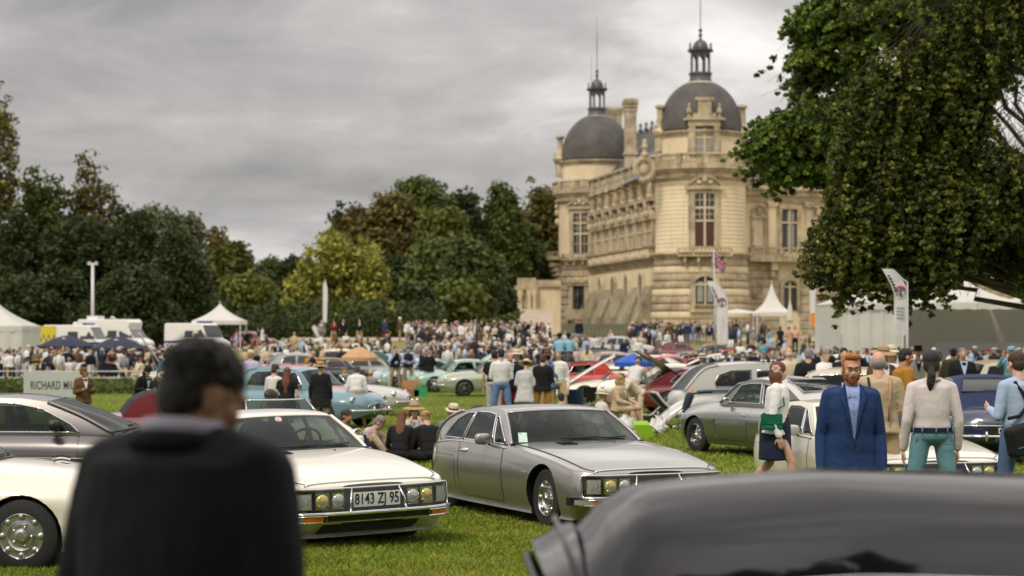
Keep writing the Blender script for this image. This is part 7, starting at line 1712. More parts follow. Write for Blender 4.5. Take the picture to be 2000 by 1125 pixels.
for s in (-1, 1):      # lapels and shirt collar
    g = MB(); P_ = [(.016, b0+.01, -.165), (.055, b0+.16, -.172), (.088, b0+.26, -.158), (.115, b0+.32, -.135), (.095, b0+.345, -.13), (.10, b0+.36, -.12), (.075, b1-.01, -.085)]; Q_ = [(.012, b0+.0, -.16), (.026, b0+.14, -.155), (.042, b0+.24, -.146), (.052, b0+.31, -.13), (.055, b0+.34, -.115), (.058, b0+.365, -.10), (.062, b1+.01, -.05)]
    v = [(s*p[0], p[2]-.006, p[1]) for p in P_]+[(s*p[0], p[2]-.004, p[1]) for p in Q_]; n = len(P_); g.add(v, [(i, i+1, n+i+1, n+i) for i in range(n-1)]); o = add_to(rh, g, 'lapel', BLU); md = o.modifiers.new('s', 'SOLIDIFY'); md.thickness = .006
    g = MB(); zt = J['nb'].z; g.add([(s*.012, -.128, zt-.075), (s*.05, -.115, zt-.10), (s*.078, -.04, zt-.02), (s*.070, .02, zt+.03), (s*.058, -.03, zt+.025), (s*.030, -.085, zt-.01)], [(0, 1, 2, 5), (5, 2, 3, 4)]); o = add_to(rh, g, 'shirt_collar', (.34, .44, .76)); md = o.modifiers.new('s', 'SOLIDIFY'); md.thickness = .006
g = MB(); g.ell((0, -.172, b0-.03), (.009, .005, .009), 8, 6); add_to(rh, g, 'button', (.02, .02, .03))
g = MB(); [g.ell((0, -.146-.003*i, b1-.10-.055*i), (.005, .003, .005), 6, 5) for i in range(4)]; tag(add_to(rh, g, 'shirt_buttons', (.05, .08, .2)), kind='stuff')
hM = Matrix.Translation(J['hd']) @ J['hR'].to_4x4() @ Matrix.Scale(J['hs'], 4)
def onface(e_, J, parts, beard=None, eye=(.10, .14, .16)):
    hM = Matrix.Translation(J['hd']) @ J['hR'].to_4x4() @ Matrix.Scale(J['hs'], 4)
    for s in (-1, 1):
        g = MB(); g.M = hM; g.ell((s*.031, -.083, -.004), (.0125, .010, .0068), 12, 8); ey = add_to(e_, g, 'eye', (.62, .60, .57), SKIN)
        g = MB(); g.M = hM; g.ell((s*.031, -.0915, -.0045), (.0052, .0026, .0052), 10, 6); add_to(ey, g, 'iris', eye, SKIN)
        g = MB(); g.M = hM; g.tube([(s*.018, -.092, .004), (s*.031, -.0955, .0068), (s*.046, -.086, .002)], [.0026, .0032, .002], 5); add_to(e_, g, 'eyelid', (.30, .13, .09), SKIN)
        g = MB(); g.M = hM; g.tube([(s*.014, -.097, .017), (s*.030, -.099, .0215), (s*.052, -.083, .015)], [.0045, .005, .0025], 6); add_to(e_, g, 'eyebrow', parts, HAIR)
    g = MB(); g.M = hM; g.tube([(-.021, -.090, -.068), (-.008, -.095, -.0655), (.008, -.095, -.0655), (.021, -.090, -.068)], [.0015, .0022, .0022, .0015], 5); add_to(e_, g, 'mouth', (.17, .05, .045), SKIN)
onface(rh, J, (.30, .08, .02))
g = MB(); g.M = hM; g.ell((0, -.028, -.068), (.066, .066, .050), 16, 10); g.ell((0, -.056, -.096), (.042, .036, .032), 12, 8)
for s in (-1, 1): g.ell((s*.062, -.012, -.045), (.014, .032, .05), 10, 8)
o = remesh(g, 'beard', HAIR, .007, rh, 2); o.color = (.36, .095, .022, 1)
bm = bmesh.new(); bm.from_mesh(o.data); hi = hM.inverted()
dl = [f_ for f_ in bm.faces for p in (hi @ f_.calc_center_median(),) if p.y < -.01 and p.z > -.079 and abs(p.x) < .050+.25*(p.z+.079)*-1]; bmesh.ops.delete(bm, geom=dl, context='FACES'); bm.to_mesh(o.data); bm.free()
g = MB(); g.M = hM; g.tube([(-.026, -.086, -.060), (-.010, -.096, -.053), (.010, -.096, -.053), (.026, -.086, -.060)], [.004, .005, .005, .004], 6); add_to(rh, g, 'moustache', (.40, .11, .03), HAIR)
# ponytail man
pt, J = person('man with long dark ponytail in pale shirt and teal trousers seen from behind', 1820, 670, d=20.5, rz=184, pose='stand', wear='shirt', c1='white', c2='teal', hair='ponytail', hc='dark', fine=True, pm=dict(arms='down', legs='apart', head=-14, nod=3))
for ch in pt.children:
    if ch.name.startswith('trousers'): ch.color = (.13, .27, .34, 1)
    if ch.name.startswith('shirt'): ch.color = (.66, .60, .60, 1)
g = MB(); w_ = J['pel'].z+.055; g.lathe([(.183, w_-.02), (.183, w_+.02)], 28, cap=False); g.v = [(p[0], p[1]*.77, p[2]) for p in g.v]; bl_ = add_to(pt, g, 'belt', (.012, .014, .04))
for q in (-.9, -.3, .3, .9, 1.57, 2.2, 2.8): g = MB(); g.box(-.006, .006, -.004, .004, -.03, .03); o = add_to(bl_, g, 'belt_loop', (.13, .27, .34)); o.location = (.187*math.cos(q), .187*.77*math.sin(q), w_); o.rotation_euler.z = q+1.57
for s in (-1, 1): g = MB(); g.tube([(s*.155, .09, w_-.06), (s*.17, .02, w_-.20)], .004, 4); add_to(pt, g, 'pocket_edge', (.06, .14, .19)); g = MB(); g.box(s*.05, s*.13, .128, .131, w_-.13, w_-.125); add_to(pt, g, 'back_pocket', (.06, .14, .19))
g = MB(); nb = J['nb']; g.tube([nb+Vector((math.cos(a)*.066, math.sin(a)*.062, .0)) for a in np.linspace(0, 6.283, 18)], .014, 6); add_to(pt, g, 'shirt_collar', (.66, .60, .60))
# woman in white jacket with green shoulder bag, walking right
wm, J = person('woman in white jacket with green shoulder bag and flower in brown bob', 1514, 705, d=25.2, rz=78, pose='walk', wear='jacket', c1='white', c2='skirt navy', hair='bob', hc='auburn', fine=True, pm=dict(arms='down', legs='walk', head=22, lean=3))
g = MB(); n_ = [Vector((math.cos(a), math.sin(a), 0)) for a in np.linspace(0, 6.28, 7)]
for i in range(6): g.ell((-.095, .03+math.cos(i)*.03, .03+math.sin(i)*.03), (.014, .028, .024), 8, 6)
g.v = [tuple(Vector(p)+J['hd']) for p in g.v]; add_to(wm, g, 'hair_flower', (.60, .42, .40))
GRN = (.004, .14, .085); g = MB()
sh = J['arms'][-1][0]; g.tube([J['nb']+Vector((.06, 0, -.02)), sh+Vector((.03, -.075, -.02)), sh+Vector((-.03, -.10, -.18)), Vector((-.235, -.06, 1.16)), Vector((-.25, .0, 1.08))], .011, 6)
strap = None
bag = empty('shoulder_bag', wm.location, wm.rotation_euler.z, 'green leather shoulder bag hanging at the side of the woman in white', 'bag'); bag.scale = wm.scale
add_to(bag, g, 'strap', GRN)
g = MB(); g.box(-.035, .035, -.16, .16, -.12, .12); o = add_to(bag, g, 'bag_body', GRN, smooth=False); o.location = (-.255, .02, 1.0); o.scale = (1, .8, .8); md = o.modifiers.new('b', 'BEVEL'); md.width = .025; md.segments = 3
g = MB(); g.box(-.042, -.034, -.155, .155, -.03, .115); o2 = add_to(bag, g, 'flap', (.004, .115, .07), smooth=False); o2.location = (-.255, .02, 1.0); o2.scale = (1, .8, .8)
# photographer at the right edge with black bag
ph, J = person('man in pale blue shirt and jeans with black camera bag at the right edge', 1990, 650, d=21.5, rz=205, pose='hold', wear='shirt', c1='pale blue', c2='denim blue', hair='short', hc='brown', fine=True)
g = MB(); 
sb = empty('camera_bag', ph.location, ph.rotation_euler.z, 'black camera bag on wide strap behind the man at the right edge', 'bag'); sb.scale = ph.scale
u = J['upc']; g.tube([u+Vector((.10, .06, .02)), u+Vector((.05, .135, -.10)), u+Vector((-.02, .14, -.25)), Vector((-.05, .17, 1.12)), Vector((-.02, .2, 1.02))], .02, 5); g.tube([u+Vector((-.12, .03, .02)), u+Vector((-.05, .14, -.14)), u+Vector((.10, .13, -.30)), Vector((.22, .12, 1.08))], .018, 5); add_to(sb, g, 'strap', (.012, .012, .015))
g = MB(); g.box(-.20, .20, -.08, .08, -.14, .14); o = add_to(sb, g, 'bag_body', (.012, .013, .016), smooth=False); o.location = (.10, .23, .90); o.rotation_euler = (0, R(14), 0); md = o.modifiers.new('b', 'BEVEL'); md.width = .04; md.segments = 3
g = MB(); g.tube([(-.17, .085, -.05), (.17, .085, -.05)], .006, 4); g.box(-.02, .05, .080, .086, .03, .045); o = add_to(sb, g, 'piping', (.05, .25, .33)); o.location = (.10, .23, .90); o.rotation_euler = (0, R(14), 0)
# ---- people one can name, nearest first
linen, J = person('man in beige linen jacket with shoulder straps seen from behind in the white car', 1716, 686, 168, rz=175, pose='hold', wear='jacket', c1='beige', c2='khaki', hair='bald', hc='grey', skin='pink', vox=.014)
linen['label'] = 'balding man in beige linen jacket seen from behind beside the ginger man'
for s, cc in ((-1, (.5, .3, .16)), (1, (.02, .02, .05))):
    g = MB(); u = J['upc']; g.tube([u+Vector((s*.11, -.05, .02)), u+Vector((s*.11, .10, .03)), u+Vector((s*.10, .165, -.12)), u+Vector((s*.08, .175, -.42))], .013, 5); add_to(linen, g, 'shoulder_strap', cc)
P = person
P('man in mustard jacket with black bag strap facing left by the straw hats', 1764, 664, 128, 95, 'hold', 'jacket', 'mustard', 'black', 'short', 'black', skin='tan', vox=.016)
P('woman in brown coat and wide straw hat next to the mustard jacket', 1722, 672, 110, 20, 'hold', 'jacket', 'brown', 'khaki', 'bob', 'auburn', 'wide', 'tan')
P('woman in white top and straw hat behind the brown coat', 1740, 671, 105, -20, 'stand', 'shirt', 'white', 'light grey', 'bob', 'blond', 'wide', 'cream')
P('man in white jacket and black hat standing before the marquee', 1793, 652, 80, -5, 'pocket', 'jacket', 'white', 'crimson', 'short', 'black', 'panama', 'black', shirt='black')
P('grey haired man in dark jacket at the corner of the white tent', 1708, 651, 82, 80, 'stand', 'jacket', 'charcoal', 'charcoal', 'short', 'grey')
P('man in dark sunglasses and black jacket left of the white tent', 1648, 663, 95, 5, 'cross', 'jacket', 'black', 'black', 'short', 'black')
P('man in olive tweed jacket with his back turned under the marquee', 1862, 645, 80, 160, 'hold', 'jacket', 'olive', 'khaki', 'short', 'brown')
P('man in navy jacket and pale shirt sitting up behind the navy convertible', 1880, 678, 90, 0, 'stand', 'jacket', 'black', 'black', 'short', 'grey', shirt='pale blue')
P('man in sky blue shirt waving near the right edge', 1975, 655, 72, -30, 'up', 'shirt', 'sky blue', 'beige', 'short', 'blond', 'cap', 'sky blue')
P('white haired man in cream jacket turned away behind the vintage saloon', 1541, 674, 88, 190, 'stand', 'jacket', 'cream', 'cream', 'bald', 'white', skin='pink')
P('grey haired man in white shirt holding a glass behind the pale cream car', 1611, 681, 95, 25, 'hold', 'shirt', 'white', 'khaki', 'short', 'grey')
P('stout man in black suit seen from behind left of the white shirted man', 1579, 679, 95, 170, 'stand', 'jacket', 'black', 'black', 'short', 'grey')
P('bearded man in navy jacket with light shirt behind the vintage saloon', 1508, 670, 80, 5, 'stand', 'jacket', 'navy', 'navy', 'short', 'brown')
P('man with turquoise cap and yellow folder behind the vintage saloon', 1491, 671, 80, -5, 'hold', 'jacket', 'charcoal', 'black', 'short', 'brown', 'cap', 'turquoise')
P('balding man in grey jacket close behind the cream jacket', 1530, 672, 76, 40, 'stand', 'jacket', 'dark grey', 'black', 'bald', 'brown')
P('man in navy blazer and straw hat standing at the open boot', 1372, 688, 77, 178, 'stand', 'jacket', 'navy', 'white', 'short', 'grey', 'panama', 'cream')
P('man in white shirt leaning over the white car by the blue parasol', 1236, 694, 74, 155, 'lean', 'shirt', 'white', 'beige', 'bald', 'grey', 'cap', 'dark grey', pm=dict(arms='reach', legs='apart', lean=30))
P('woman in cream suit bending down to the green cool bag', 1248, 745, 80, -70, 'bend', 'jacket', 'cream', 'cream', 'short', 'auburn')
P('blonde woman in beige suit and sunglasses sitting by the cool bag', 1207, 737, d=48, rz=60, pose='chair', wear='jacket', c1='beige', c2='skirt beige', hair='bob', hc='blond')
P('woman in long grey dress seen from behind with raised hat beside the jeans man', 1026, 700, 82, 170, 'hold', 'coat', 'light grey', 'light grey', 'bun', 'brown', 'wide', 'cream', pm=dict(arms='hold', legs='stand', lean=10, nod=20))
P('man in white shirt and light blue jeans seen from behind', 979, 680, 84, 190, 'hold', 'shirt', 'white', 'jeans blue', 'short', 'dark', pm=dict(arms='hold', legs='apart', nod=4))
P('man in black sweater hidden behind the man in light jeans', 966, 683, 80, 170, 'stand', 'top', 'black', 'light grey', 'short', 'black')
P('man in navy suit and tie with crimson trousers facing the jeans man', 996, 687, 80, 15, 'hold', 'jacket', 'navy', 'crimson', 'bald', 'brown', skin='pink')
P('man in black jacket and mustard trousers with his back to us', 1060, 692, 82, 175, 'hold', 'jacket', 'black', 'mustard', 'short', 'brown')
P('man in denim blue jacket and brown wide hat behind the mustard trousers', 1070, 682, 78, 165, 'stand', 'jacket', 'denim blue', 'khaki', 'short', 'brown', 'wide', 'brown')
P('grey haired man in white shirt with green tie and hands on hips', 1090, 683, 78, -10, 'hip', 'shirt', 'white', 'beige', 'short', 'grey')
P('man in dark waistcoat with straw hat in the middle of the group', 1009, 680, 76, 5, 'stand', 'vest', 'navy', 'charcoal', 'short', 'brown', 'wide', 'cream')
P('dark haired person sitting low in front of the navy folding chair', 1098, 765, d=46, rz=190, pose='ground', wear='shirt', c1='pink', c2='white', hair='short', hc='black')
P('child with white sunhat and red ribbon sitting beside the open green box', 1168, 763, d=48, rz=120, pose='ground', wear='top', c1='white', c2='white', hair='short', hc='blond', hat='wide', hatc='cream')
P('woman in straw hat shading her eyes sitting in the picnic circle', 808, 781, d=36.5, rz=8, pose='face', wear='jacket', c1='light grey', c2='brown', hair='bob', hc='auburn', hat='wide', hatc='tan', vox=.015)
P('woman in black with long auburn hair sitting with her back to us', 780, 812, d=34, rz=170, pose='cross_legged', wear='shirt', c1='black', c2='black', hair='long', hc='auburn', vox=.015)
P('blonde woman in black top with hair up leaning over the picnic', 842, 815, d=34, rz=205, pose='cross_legged', wear='shirt', c1='black', c2='black', hair='bun', hc='blond', vox=.015)
P('child in white panama hat at the right end of the picnic', 877, 808, d=37, rz=20, pose='cross_legged', wear='top', c1='jeans blue', c2='blue', hair='bob', hc='blond', hat='panama', hatc='cream', vox=.016)
P('dark bearded man in navy sweater sitting by the cream car', 665, 803, d=34, rz=52, pose='ground', wear='shirt', c1='navy', c2='navy', hair='curly', hc='brown', skin='tan', vox=.015)
P('man in pink shirt sitting and bending over his sandwich', 699, 797, d=34.5, rz=70, pose='ground', wear='shirt', c1='pink', c2='beige', hair='short', hc='grey', vox=.015, pm=dict(arms='knee', legs='ground', lean=34, nod=22))
P('man in white shirt and khaki trousers seen from behind by the blue coupe', 696, 718, 82, 180, 'lean', 'shirt', 'white', 'khaki', 'short', 'brown', pm=dict(arms='down', legs='apart', lean=14, nod=30), vox=.018)
P('woman in black coat and big straw hat looking into the blue coupe', 626, 704, 86, 178, 'stand', 'coat', 'black', 'beige', 'bun', 'brown', 'wide', 'tan', vox=.018)
P('woman in black dress with long auburn hair seen from behind', 561, 717, 98, 168, 'stand', 'dress', 'black', None, 'long', 'auburn', vox=.016)
P('man in white shirt and grey cap beside the long haired woman', 535, 708, 92, 150, 'hold', 'shirt', 'white', 'navy', 'short', 'brown', 'cap', 'dark grey', vox=.018)
P('man in brown jacket and open white shirt looking right in front of the sign', 163, 718, 92, 35, 'hold', 'jacket', 'brown', 'khaki', 'short', 'auburn', skin='tan', vox=.014, pm=dict(arms='hold', legs='apart', head=48))
P('person in long black coat and black hat stooping behind the grey coupe', 274, 712, 84, 60, 'lean', 'coat', 'black', 'black', 'bob', 'black', 'cap', 'black', vox=.02)
P('person in black with straw hat bending beside the black coat', 298, 735, 80, 40, 'bend', 'jacket', 'black', 'black', 'bob', 'blond', 'panama', 'cream')
P('man in blue gilet and pale shirt behind the stooping black coat', 325, 688, 62, 170, 'stand', 'jacket', 'teal', 'navy', 'short', 'brown')
P('man in lilac shirt behind the dark suited man', 490, 680, 70, 160, 'stand', 'shirt', 'lilac', 'beige', 'short', 'blond', 'cap', 'cream')
P('man in lilac blue shirt leaning over a car behind the blue coupe', 578, 695, 66, 60, 'bend', 'shirt', 'lilac', 'navy', 'short', 'brown', 'cap', 'navy')
P('man in orange brown jacket left of the tan parasol', 612, 680, 62, 10, 'stand', 'jacket', 'mustard', 'khaki', 'short', 'brown')
P('man in pale blue shirt and black waistcoat holding up his camera', 772, 675, 47, 20, 'camera', 'vest', 'black', 'khaki', 'short', 'black', shirt='pale blue')
P('man in navy gilet and khaki trousers beside the photographer', 797, 676, 47, 15, 'hold', 'vest', 'navy', 'khaki', 'short', 'brown', shirt='lilac')
P('man in black jacket and beige trousers turned away before the mint coupe', 838, 683, 47, 200, 'hold', 'jacket', 'black', 'beige', 'short', 'grey')
P('man in dark jacket half hidden behind the black one at the mint coupe', 826, 681, 46, 60, 'hold', 'jacket', 'navy', 'khaki', 'bald', 'brown')
P('man in grey shirt sitting with his back to us beneath the tan parasol', 724, 706, d=60, rz=180, pose='chair', wear='shirt', c1='grey', c2='khaki', hair='bald', hc='blond')
P('dark haired woman in brown sitting beside the grey shirt', 705, 707, d=60, rz=170, pose='chair', wear='jacket', c1='brown', c2='navy', hair='bob', hc='brown')
P('woman in navy with straw coloured cap sitting left of the brown one', 674, 704, d=61, rz=200, pose='chair', wear='jacket', c1='navy', c2='navy', hair='bob', hc='blond', hat='cap', hatc='olive')
P('woman in white suit seen from behind left of the pagoda tent', 1446, 636, 36, 170, 'hold', 'jacket', 'white', 'skirt white', 'bob', 'auburn')
P('woman in navy with papers in her hand beside the white suit', 1467, 633, 35, 150, 'hold', 'jacket', 'navy', 'navy', 'bob', 'blond')
P('man in olive jacket behind the navy woman', 1486, 640, 36, 175, 'stand', 'jacket', 'olive', 'khaki', 'short', 'grey')
P('man in turquoise suit standing before the pagoda tent', 1503, 614, 29, 90, 'stand', 'jacket', 'turquoise', 'turquoise', 'short', 'black')
P('woman in black dress with long dark hair right of the turquoise suit', 1524, 618, 28, 180, 'stand', 'dress', 'black', None, 'long', 'black')
P('woman in pale top with brown bag before the closed parasol', 1541, 622, 28, 20, 'hold', 'dress', 'peach', None, 'bob', 'auburn')
P('woman in pink blouse and black trousers beside the closed parasol', 1553, 619, 28, 0, 'stand', 'top', 'peach', 'black', 'long', 'auburn')
P('man in pale blue shirt standing high at the left corner of the white tent', 1633, 602, 29, -80, 'hip', 'shirt', 'lilac', 'charcoal', 'short', 'brown')
P('blonde woman in pink top sitting on the pink car roofline behind black hood', 1122, 668, 50, 190, 'stand', 'top', 'pink', 'white', 'bob', 'blond')['label'] if 0 else None
P('blonde woman in dusty pink top left of the red cars', 1122, 666, 42, 190, 'stand', 'top', 'pink', 'beige', 'bob', 'blond')
P('dark haired woman in cream top right of the pink one', 1147, 671, 41, 170, 'stand', 'shirt', 'cream', 'beige', 'long', 'auburn')
P('person in black with bright magenta hat at the castle fence', 1131, 622, 25, 180, 'stand', 'coat', 'black', 'black', 'bun', 'black', 'disc', 'magenta')
P('man in dark jacket and red trousers walking on the bank', 750, 622, 24, 80, 'walk', 'jacket', 'blue', 'crimson', 'short', 'brown')
P('man in brown jacket with white helmet like hat on the bank', 781, 619, 24, 80, 'stand', 'jacket', 'brown', 'tan', 'short', 'brown', 'helmet', 'white')
P('man in black jacket and beige trousers alone on the bank', 702, 624, 24, 10, 'hold', 'jacket', 'black', 'beige', 'bald', 'brown')
P('man in dark jacket with pale shirt left of the lone man', 671, 622, 24, -5, 'walk', 'jacket', 'charcoal', 'charcoal', 'short', 'brown')
P('man in black and red top with cream trousers on the bank', 652, 625, 24, 20, 'hold', 'jacket', 'crimson', 'beige', 'short', 'brown')
P('man in grey suit beneath the white feather flag on the bank', 628, 625, 25, 0, 'stand', 'jacket', 'grey', 'grey', 'short', 'grey')
P('man in white t shirt and jeans walking down the bank', 676, 648, 30, 10, 'walk', 'top', 'white', 'jeans blue', 'short', 'brown')
# ---- the crowd: every person their own look and label
LMK = [(20, 'the left marquee'), (110, 'the yellow ambulance'), (160, 'the left navy parasol'), (230, 'the right navy parasol'), (330, 'the raised grey boot'), (425, 'the white gazebo'), (500, 'the maroon car on the bank'), (560, 'the far avenue'), (630, 'the slim white flag'), (700, 'the tan parasol'), (760, 'the lime green shrub'), (830, 'the mint coupe'), (900, 'the ramp hedge'),
       (930, 'the thin black post'), (1010, 'the castle annex'), (1060, 'the left mounted officer'), (1110, 'the right mounted officer'), (1165, 'the castle fence'), (1220, 'the blue parasol'), (1275, 'the foot of the round tower'), (1330, 'the maroon hood'), (1400, 'the big logo flag'), (1450, 'the flat white awning'), (1510, 'the pagoda tent'), (1580, 'the orange tipped flag'),
       (1640, 'the white tent wall'), (1700, 'the tent corner'), (1752, 'the right logo flag'), (1830, 'the marquee entrance'), (1930, 'the tan hood')]
seen = set(); cr = random.Random(21)
def crowd(n, px0, px1, d0, d1, tops, hats=.25, poses=('stand', 'pocket', 'hold', 'cross', 'walk', 'hip', 'look'), women=.4, dark=.5, group='visitors in the crowd', where='', dres=.15, sit=0):
    for i in range(n):
        px = px0+(px1-px0)*(i+cr.random())/n; d = d0+(d1-d0)*cr.random(); wmn = cr.random() < women
        for t in range(60):
            c1 = cr.choice(tops); ps = cr.choice(poses); 
            if cr.random() < sit: ps = 'chair'
            wr = 'dress' if wmn and cr.random() < dres*2 else ('jacket' if cr.random() < dark else cr.choice(['shirt', 'top', 'shirt', 'vest'])); c2 = cr.choice(['khaki', 'beige', 'navy', 'charcoal', 'jeans blue', 'white', 'black', 'grey', 'cream'])
            ht = cr.choice(['panama', 'wide', 'cap', 'panama']) if cr.random() < hats else None; hcl = cr.choice(['cream', 'white', 'tan', 'beige', 'navy'] if ht != 'cap' else ['white', 'navy', 'red', 'beige'])
            hr = cr.choice(['bob', 'long', 'bun', 'ponytail'] if wmn else ['short', 'short', 'bald', 'curly']); hcc = cr.choice(['brown', 'black', 'blond', 'grey', 'auburn', 'dark'])
            lm = min(LMK, key=lambda q: abs(q[0]-px))[1]; sd = 'left of' if px < min(LMK, key=lambda q: abs(q[0]-px))[0] else 'right of'
            gm = {'jacket': 'jacket', 'shirt': 'shirt', 'top': 'short sleeved top', 'vest': 'waistcoat', 'dress': 'dress'}[wr]
            lb = '%s in %s %s%s %s %s %s' % ('woman' if wmn else 'man', c1, gm, '' if wr == 'dress' else ' and %s trousers' % c2, ('with %s hat' % hcl if ht != 'cap' else 'with %s cap' % hcl) if ht else {'chair': 'sitting', 'walk': 'walking'}.get(ps, ('with %s hair' % hcc) if hr != 'bald' else 'with bald head'), sd, lm)
            if lb not in seen and len(lb.split()) <= 16: break
        seen.add(lb); rz = cr.choice([0, 20, -30, 90, -90, 160, 180, 200, 120, -120])+cr.uniform(-20, 20)
        if ps == 'chair':
            P(lb, px, 0, d=d, rz=rz, pose='chair', wear=wr, c1=c1, c2=c2 if wr != 'dress' else None, hair=hr, hc=hcc, hat=ht, hatc=hcl, skin=cr.choice(['fair', 'fair', 'tan', 'pink']), group=group, scale=1)
        else: P(lb, px, 0, d=d, rz=rz, pose=ps, wear=wr, c1=c1, c2=c2 if wr != 'dress' else None, hair=hr, hc=hcc, hat=ht, hatc=hcl, skin=cr.choice(['fair', 'fair', 'tan', 'pink']), group=group, scale=(.95 if wmn else 1.01)*cr.uniform(.96, 1.04), shirt=cr.choice(['white', 'pale blue', 'white', 'lilac']))
DK = ['black', 'navy', 'charcoal', 'navy', 'dark grey', 'black', 'grey', 'white', 'pale blue', 'navy', 'beige', 'brown', 'blue', 'white']
LT = ['white', 'white', 'pale blue', 'cream', 'navy', 'navy', 'black', 'black', 'beige', 'navy', 'olive', 'grey', 'light grey', 'charcoal', 'white', 'brown']
crowd(46, 795, 1062, 152, 166, DK+['white', 'white', 'pink', 'red', 'cream'], .12, dark=.65)
crowd(8, 800, 840, 150, 168, LT, .1); crowd(7, 400, 530, 168, 176, DK, .05)
crowd(30, 1228, 1440, 152, 166, DK, .06, dark=.8)
crowd(40, -10, 345, 96, 104, LT, .35, sit=.45, dark=.35); crowd(24, 0, 345, 105, 114, LT, .4, sit=0, dark=.4)
crowd(12, 300, 345, 88, 108, LT, .3)
crowd(16, 480, 640, 100, 124, DK+LT, .25); crowd(10, 640, 760, 112, 135, LT, .25)
crowd(38, 815, 1070, 98, 134, LT+DK, .45, dark=.45)
crowd(14, 1090, 1330, 125, 150, LT+DK, .3); crowd(12, 1345, 1480, 72, 100, DK+LT, .15)
crowd(16, 1480, 1700, 74, 106, DK, .12, dark=.8); crowd(12, 1560, 1660, 120, 150, DK+LT, .1)
crowd(20, 1690, 2005, 84, 100, DK+LT, .15, dark=.7)
# the thickest part of the throng, too small and tightly packed to tell apart
cm = [mat('crowd_cloth_'+k, CO[k], .85) for k in ('black', 'navy', 'white', 'charcoal', 'pale blue', 'beige', 'grey', 'brown', 'khaki', 'cream')]+[mat('crowd_skin', (.5, .31, .22), .6), mat('crowd_hair', (.05, .03, .02), .7)]
v_ = []; f_ = []; mi_ = []
def fig(px, d, sit=0):
    x = X(px, d); z = gz(x, d)-.45*sit; s = cr.uniform(.92, 1.05); a = cr.uniform(0, 6.28); top, bot = cr.choice([0, 0, 1, 1, 2, 2, 3, 4, 5, 6, 7]), cr.choice([0, 1, 3, 5, 6, 8, 2])
    def q(fn, m): 
        g = MB(); g.M = Matrix.Translation((x, d, z)) @ Matrix.Rotation(a, 4, 'Z') @ Matrix.Scale(s, 4); fn(g); b = len(v_); v_.extend(g.v); f_.extend(tuple(b+i for i in p) for p in g.f); mi_.extend([m]*len(g.f))
    q(lambda g: g.ell((0, 0, 1.2), (.20, .13, .34), 8, 6), top); q(lambda g: [g.tube([(k*.2, 0, 1.42), (k*.27, .03, 1.15), (k*.2, -.12*cr.random(), .9)], [.06, .05, .04], 5) for k in (-1, 1)], top)
    q(lambda g: [g.tube([(k*.09, 0, .95), (k*.12, cr.uniform(-.1, .1), .05)], [.10, .06], 6) for k in (-1, 1)], bot); q(lambda g: g.ell((0, -.02, 1.63), (.075, .09, .11), 7, 6), 10)
    h = cr.random(); q(lambda g: g.ell((0, .02, 1.68), (.085, .10, .085), 7, 5) if h > .25 else g.ell((0, 0, 1.72), (.15, .15, .04), 8, 4), 11 if h > .25 else cr.choice([2, 9, 9]))
for n_, p0, p1, d0, d1, st in ((85, -20, 345, 98, 120, .4), (75, 800, 1075, 135, 164, 0), (55, 820, 1080, 100, 130, 0), (40, 1220, 1500, 140, 166, 0), (35, 1480, 1720, 90, 140, 0), (30, 470, 800, 104, 140, 0), (30, 1700, 2010, 88, 103, 0)):
    for i in range(n_): fig(cr.uniform(p0, p1), cr.uniform(d0, d1), st*cr.random())
tag(mk('crowd', v_, f_, None, None, True, mats=cm, mi=mi_), 'dense far throng of visitors filling the gaps between the parked cars', 'crowd', kind='stuff')
# mounted police officers seen from behind
HORSE = mat('dark_bay_coat', (.018, .010, .007), .35, nz=(3, .3))
def horse(label, px, d, rz):
    e_ = empty('horse', (X(px, d), d, gz(X(px, d), d)), R(rz), label, 'horse'); g = MB()     # faces -Y
    g.ell((0, 0, 1.22), (.30, .62, .33), 16, 12); g.ell((0, .50, 1.28), (.31, .34, .34), 14, 10); g.ell((0, -.50, 1.20), (.26, .30, .36), 14, 10)
    cap_(g, (0, -.60, 1.32), (0, -1.05, 1.78), .20, .12, 12); cap_(g, (0, -1.03, 1.84), (0, -1.42, 1.60), .125, .07, 12); 
    for s in (-1, 1):
        g.add([(s*.05, -1.0, 1.92), (s*.10, -1.02, 1.90), (s*.075, -.98, 2.06), (s*.07, -1.05, 1.90)], [(0, 1, 2), (1, 3, 2), (3, 0, 2), (0, 3, 1)])
        for p in ([(s*.16, .58, 1.15), (s*.17, .42, .82), (s*.17, .68, .52), (s*.17, .62, .12), (s*.17, .57, .04)], [(s*.15, -.52, 1.05), (s*.15, -.55, .82), (s*.15, -.54, .50), (s*.15, -.55, .14), (s*.15, -.60, .04)]):
            rr = [.16, .11, .062, .045, .062]
            for a in range(4): cap_(g, p[a], p[a+1], rr[a], rr[a+1], 10)
    o = remesh(g, 'body', HORSE, .03, e_, 3)
    g = MB(); g.tube([(0, .82, 1.42), (0, .95, 1.30), (0, .97, .95), (0, .93, .60)], [.04, .07, .075, .02], 8); g.build('tail', BLACK, e_, True)
    g = MB(); g.ell((0, -.02, 1.53), (.22, .30, .06), 12, 6); g.tube([(0, .22, 1.56), (0, .28, 1.66)], .08, 8); g.build('saddle', LEATH, e_, True); return e_
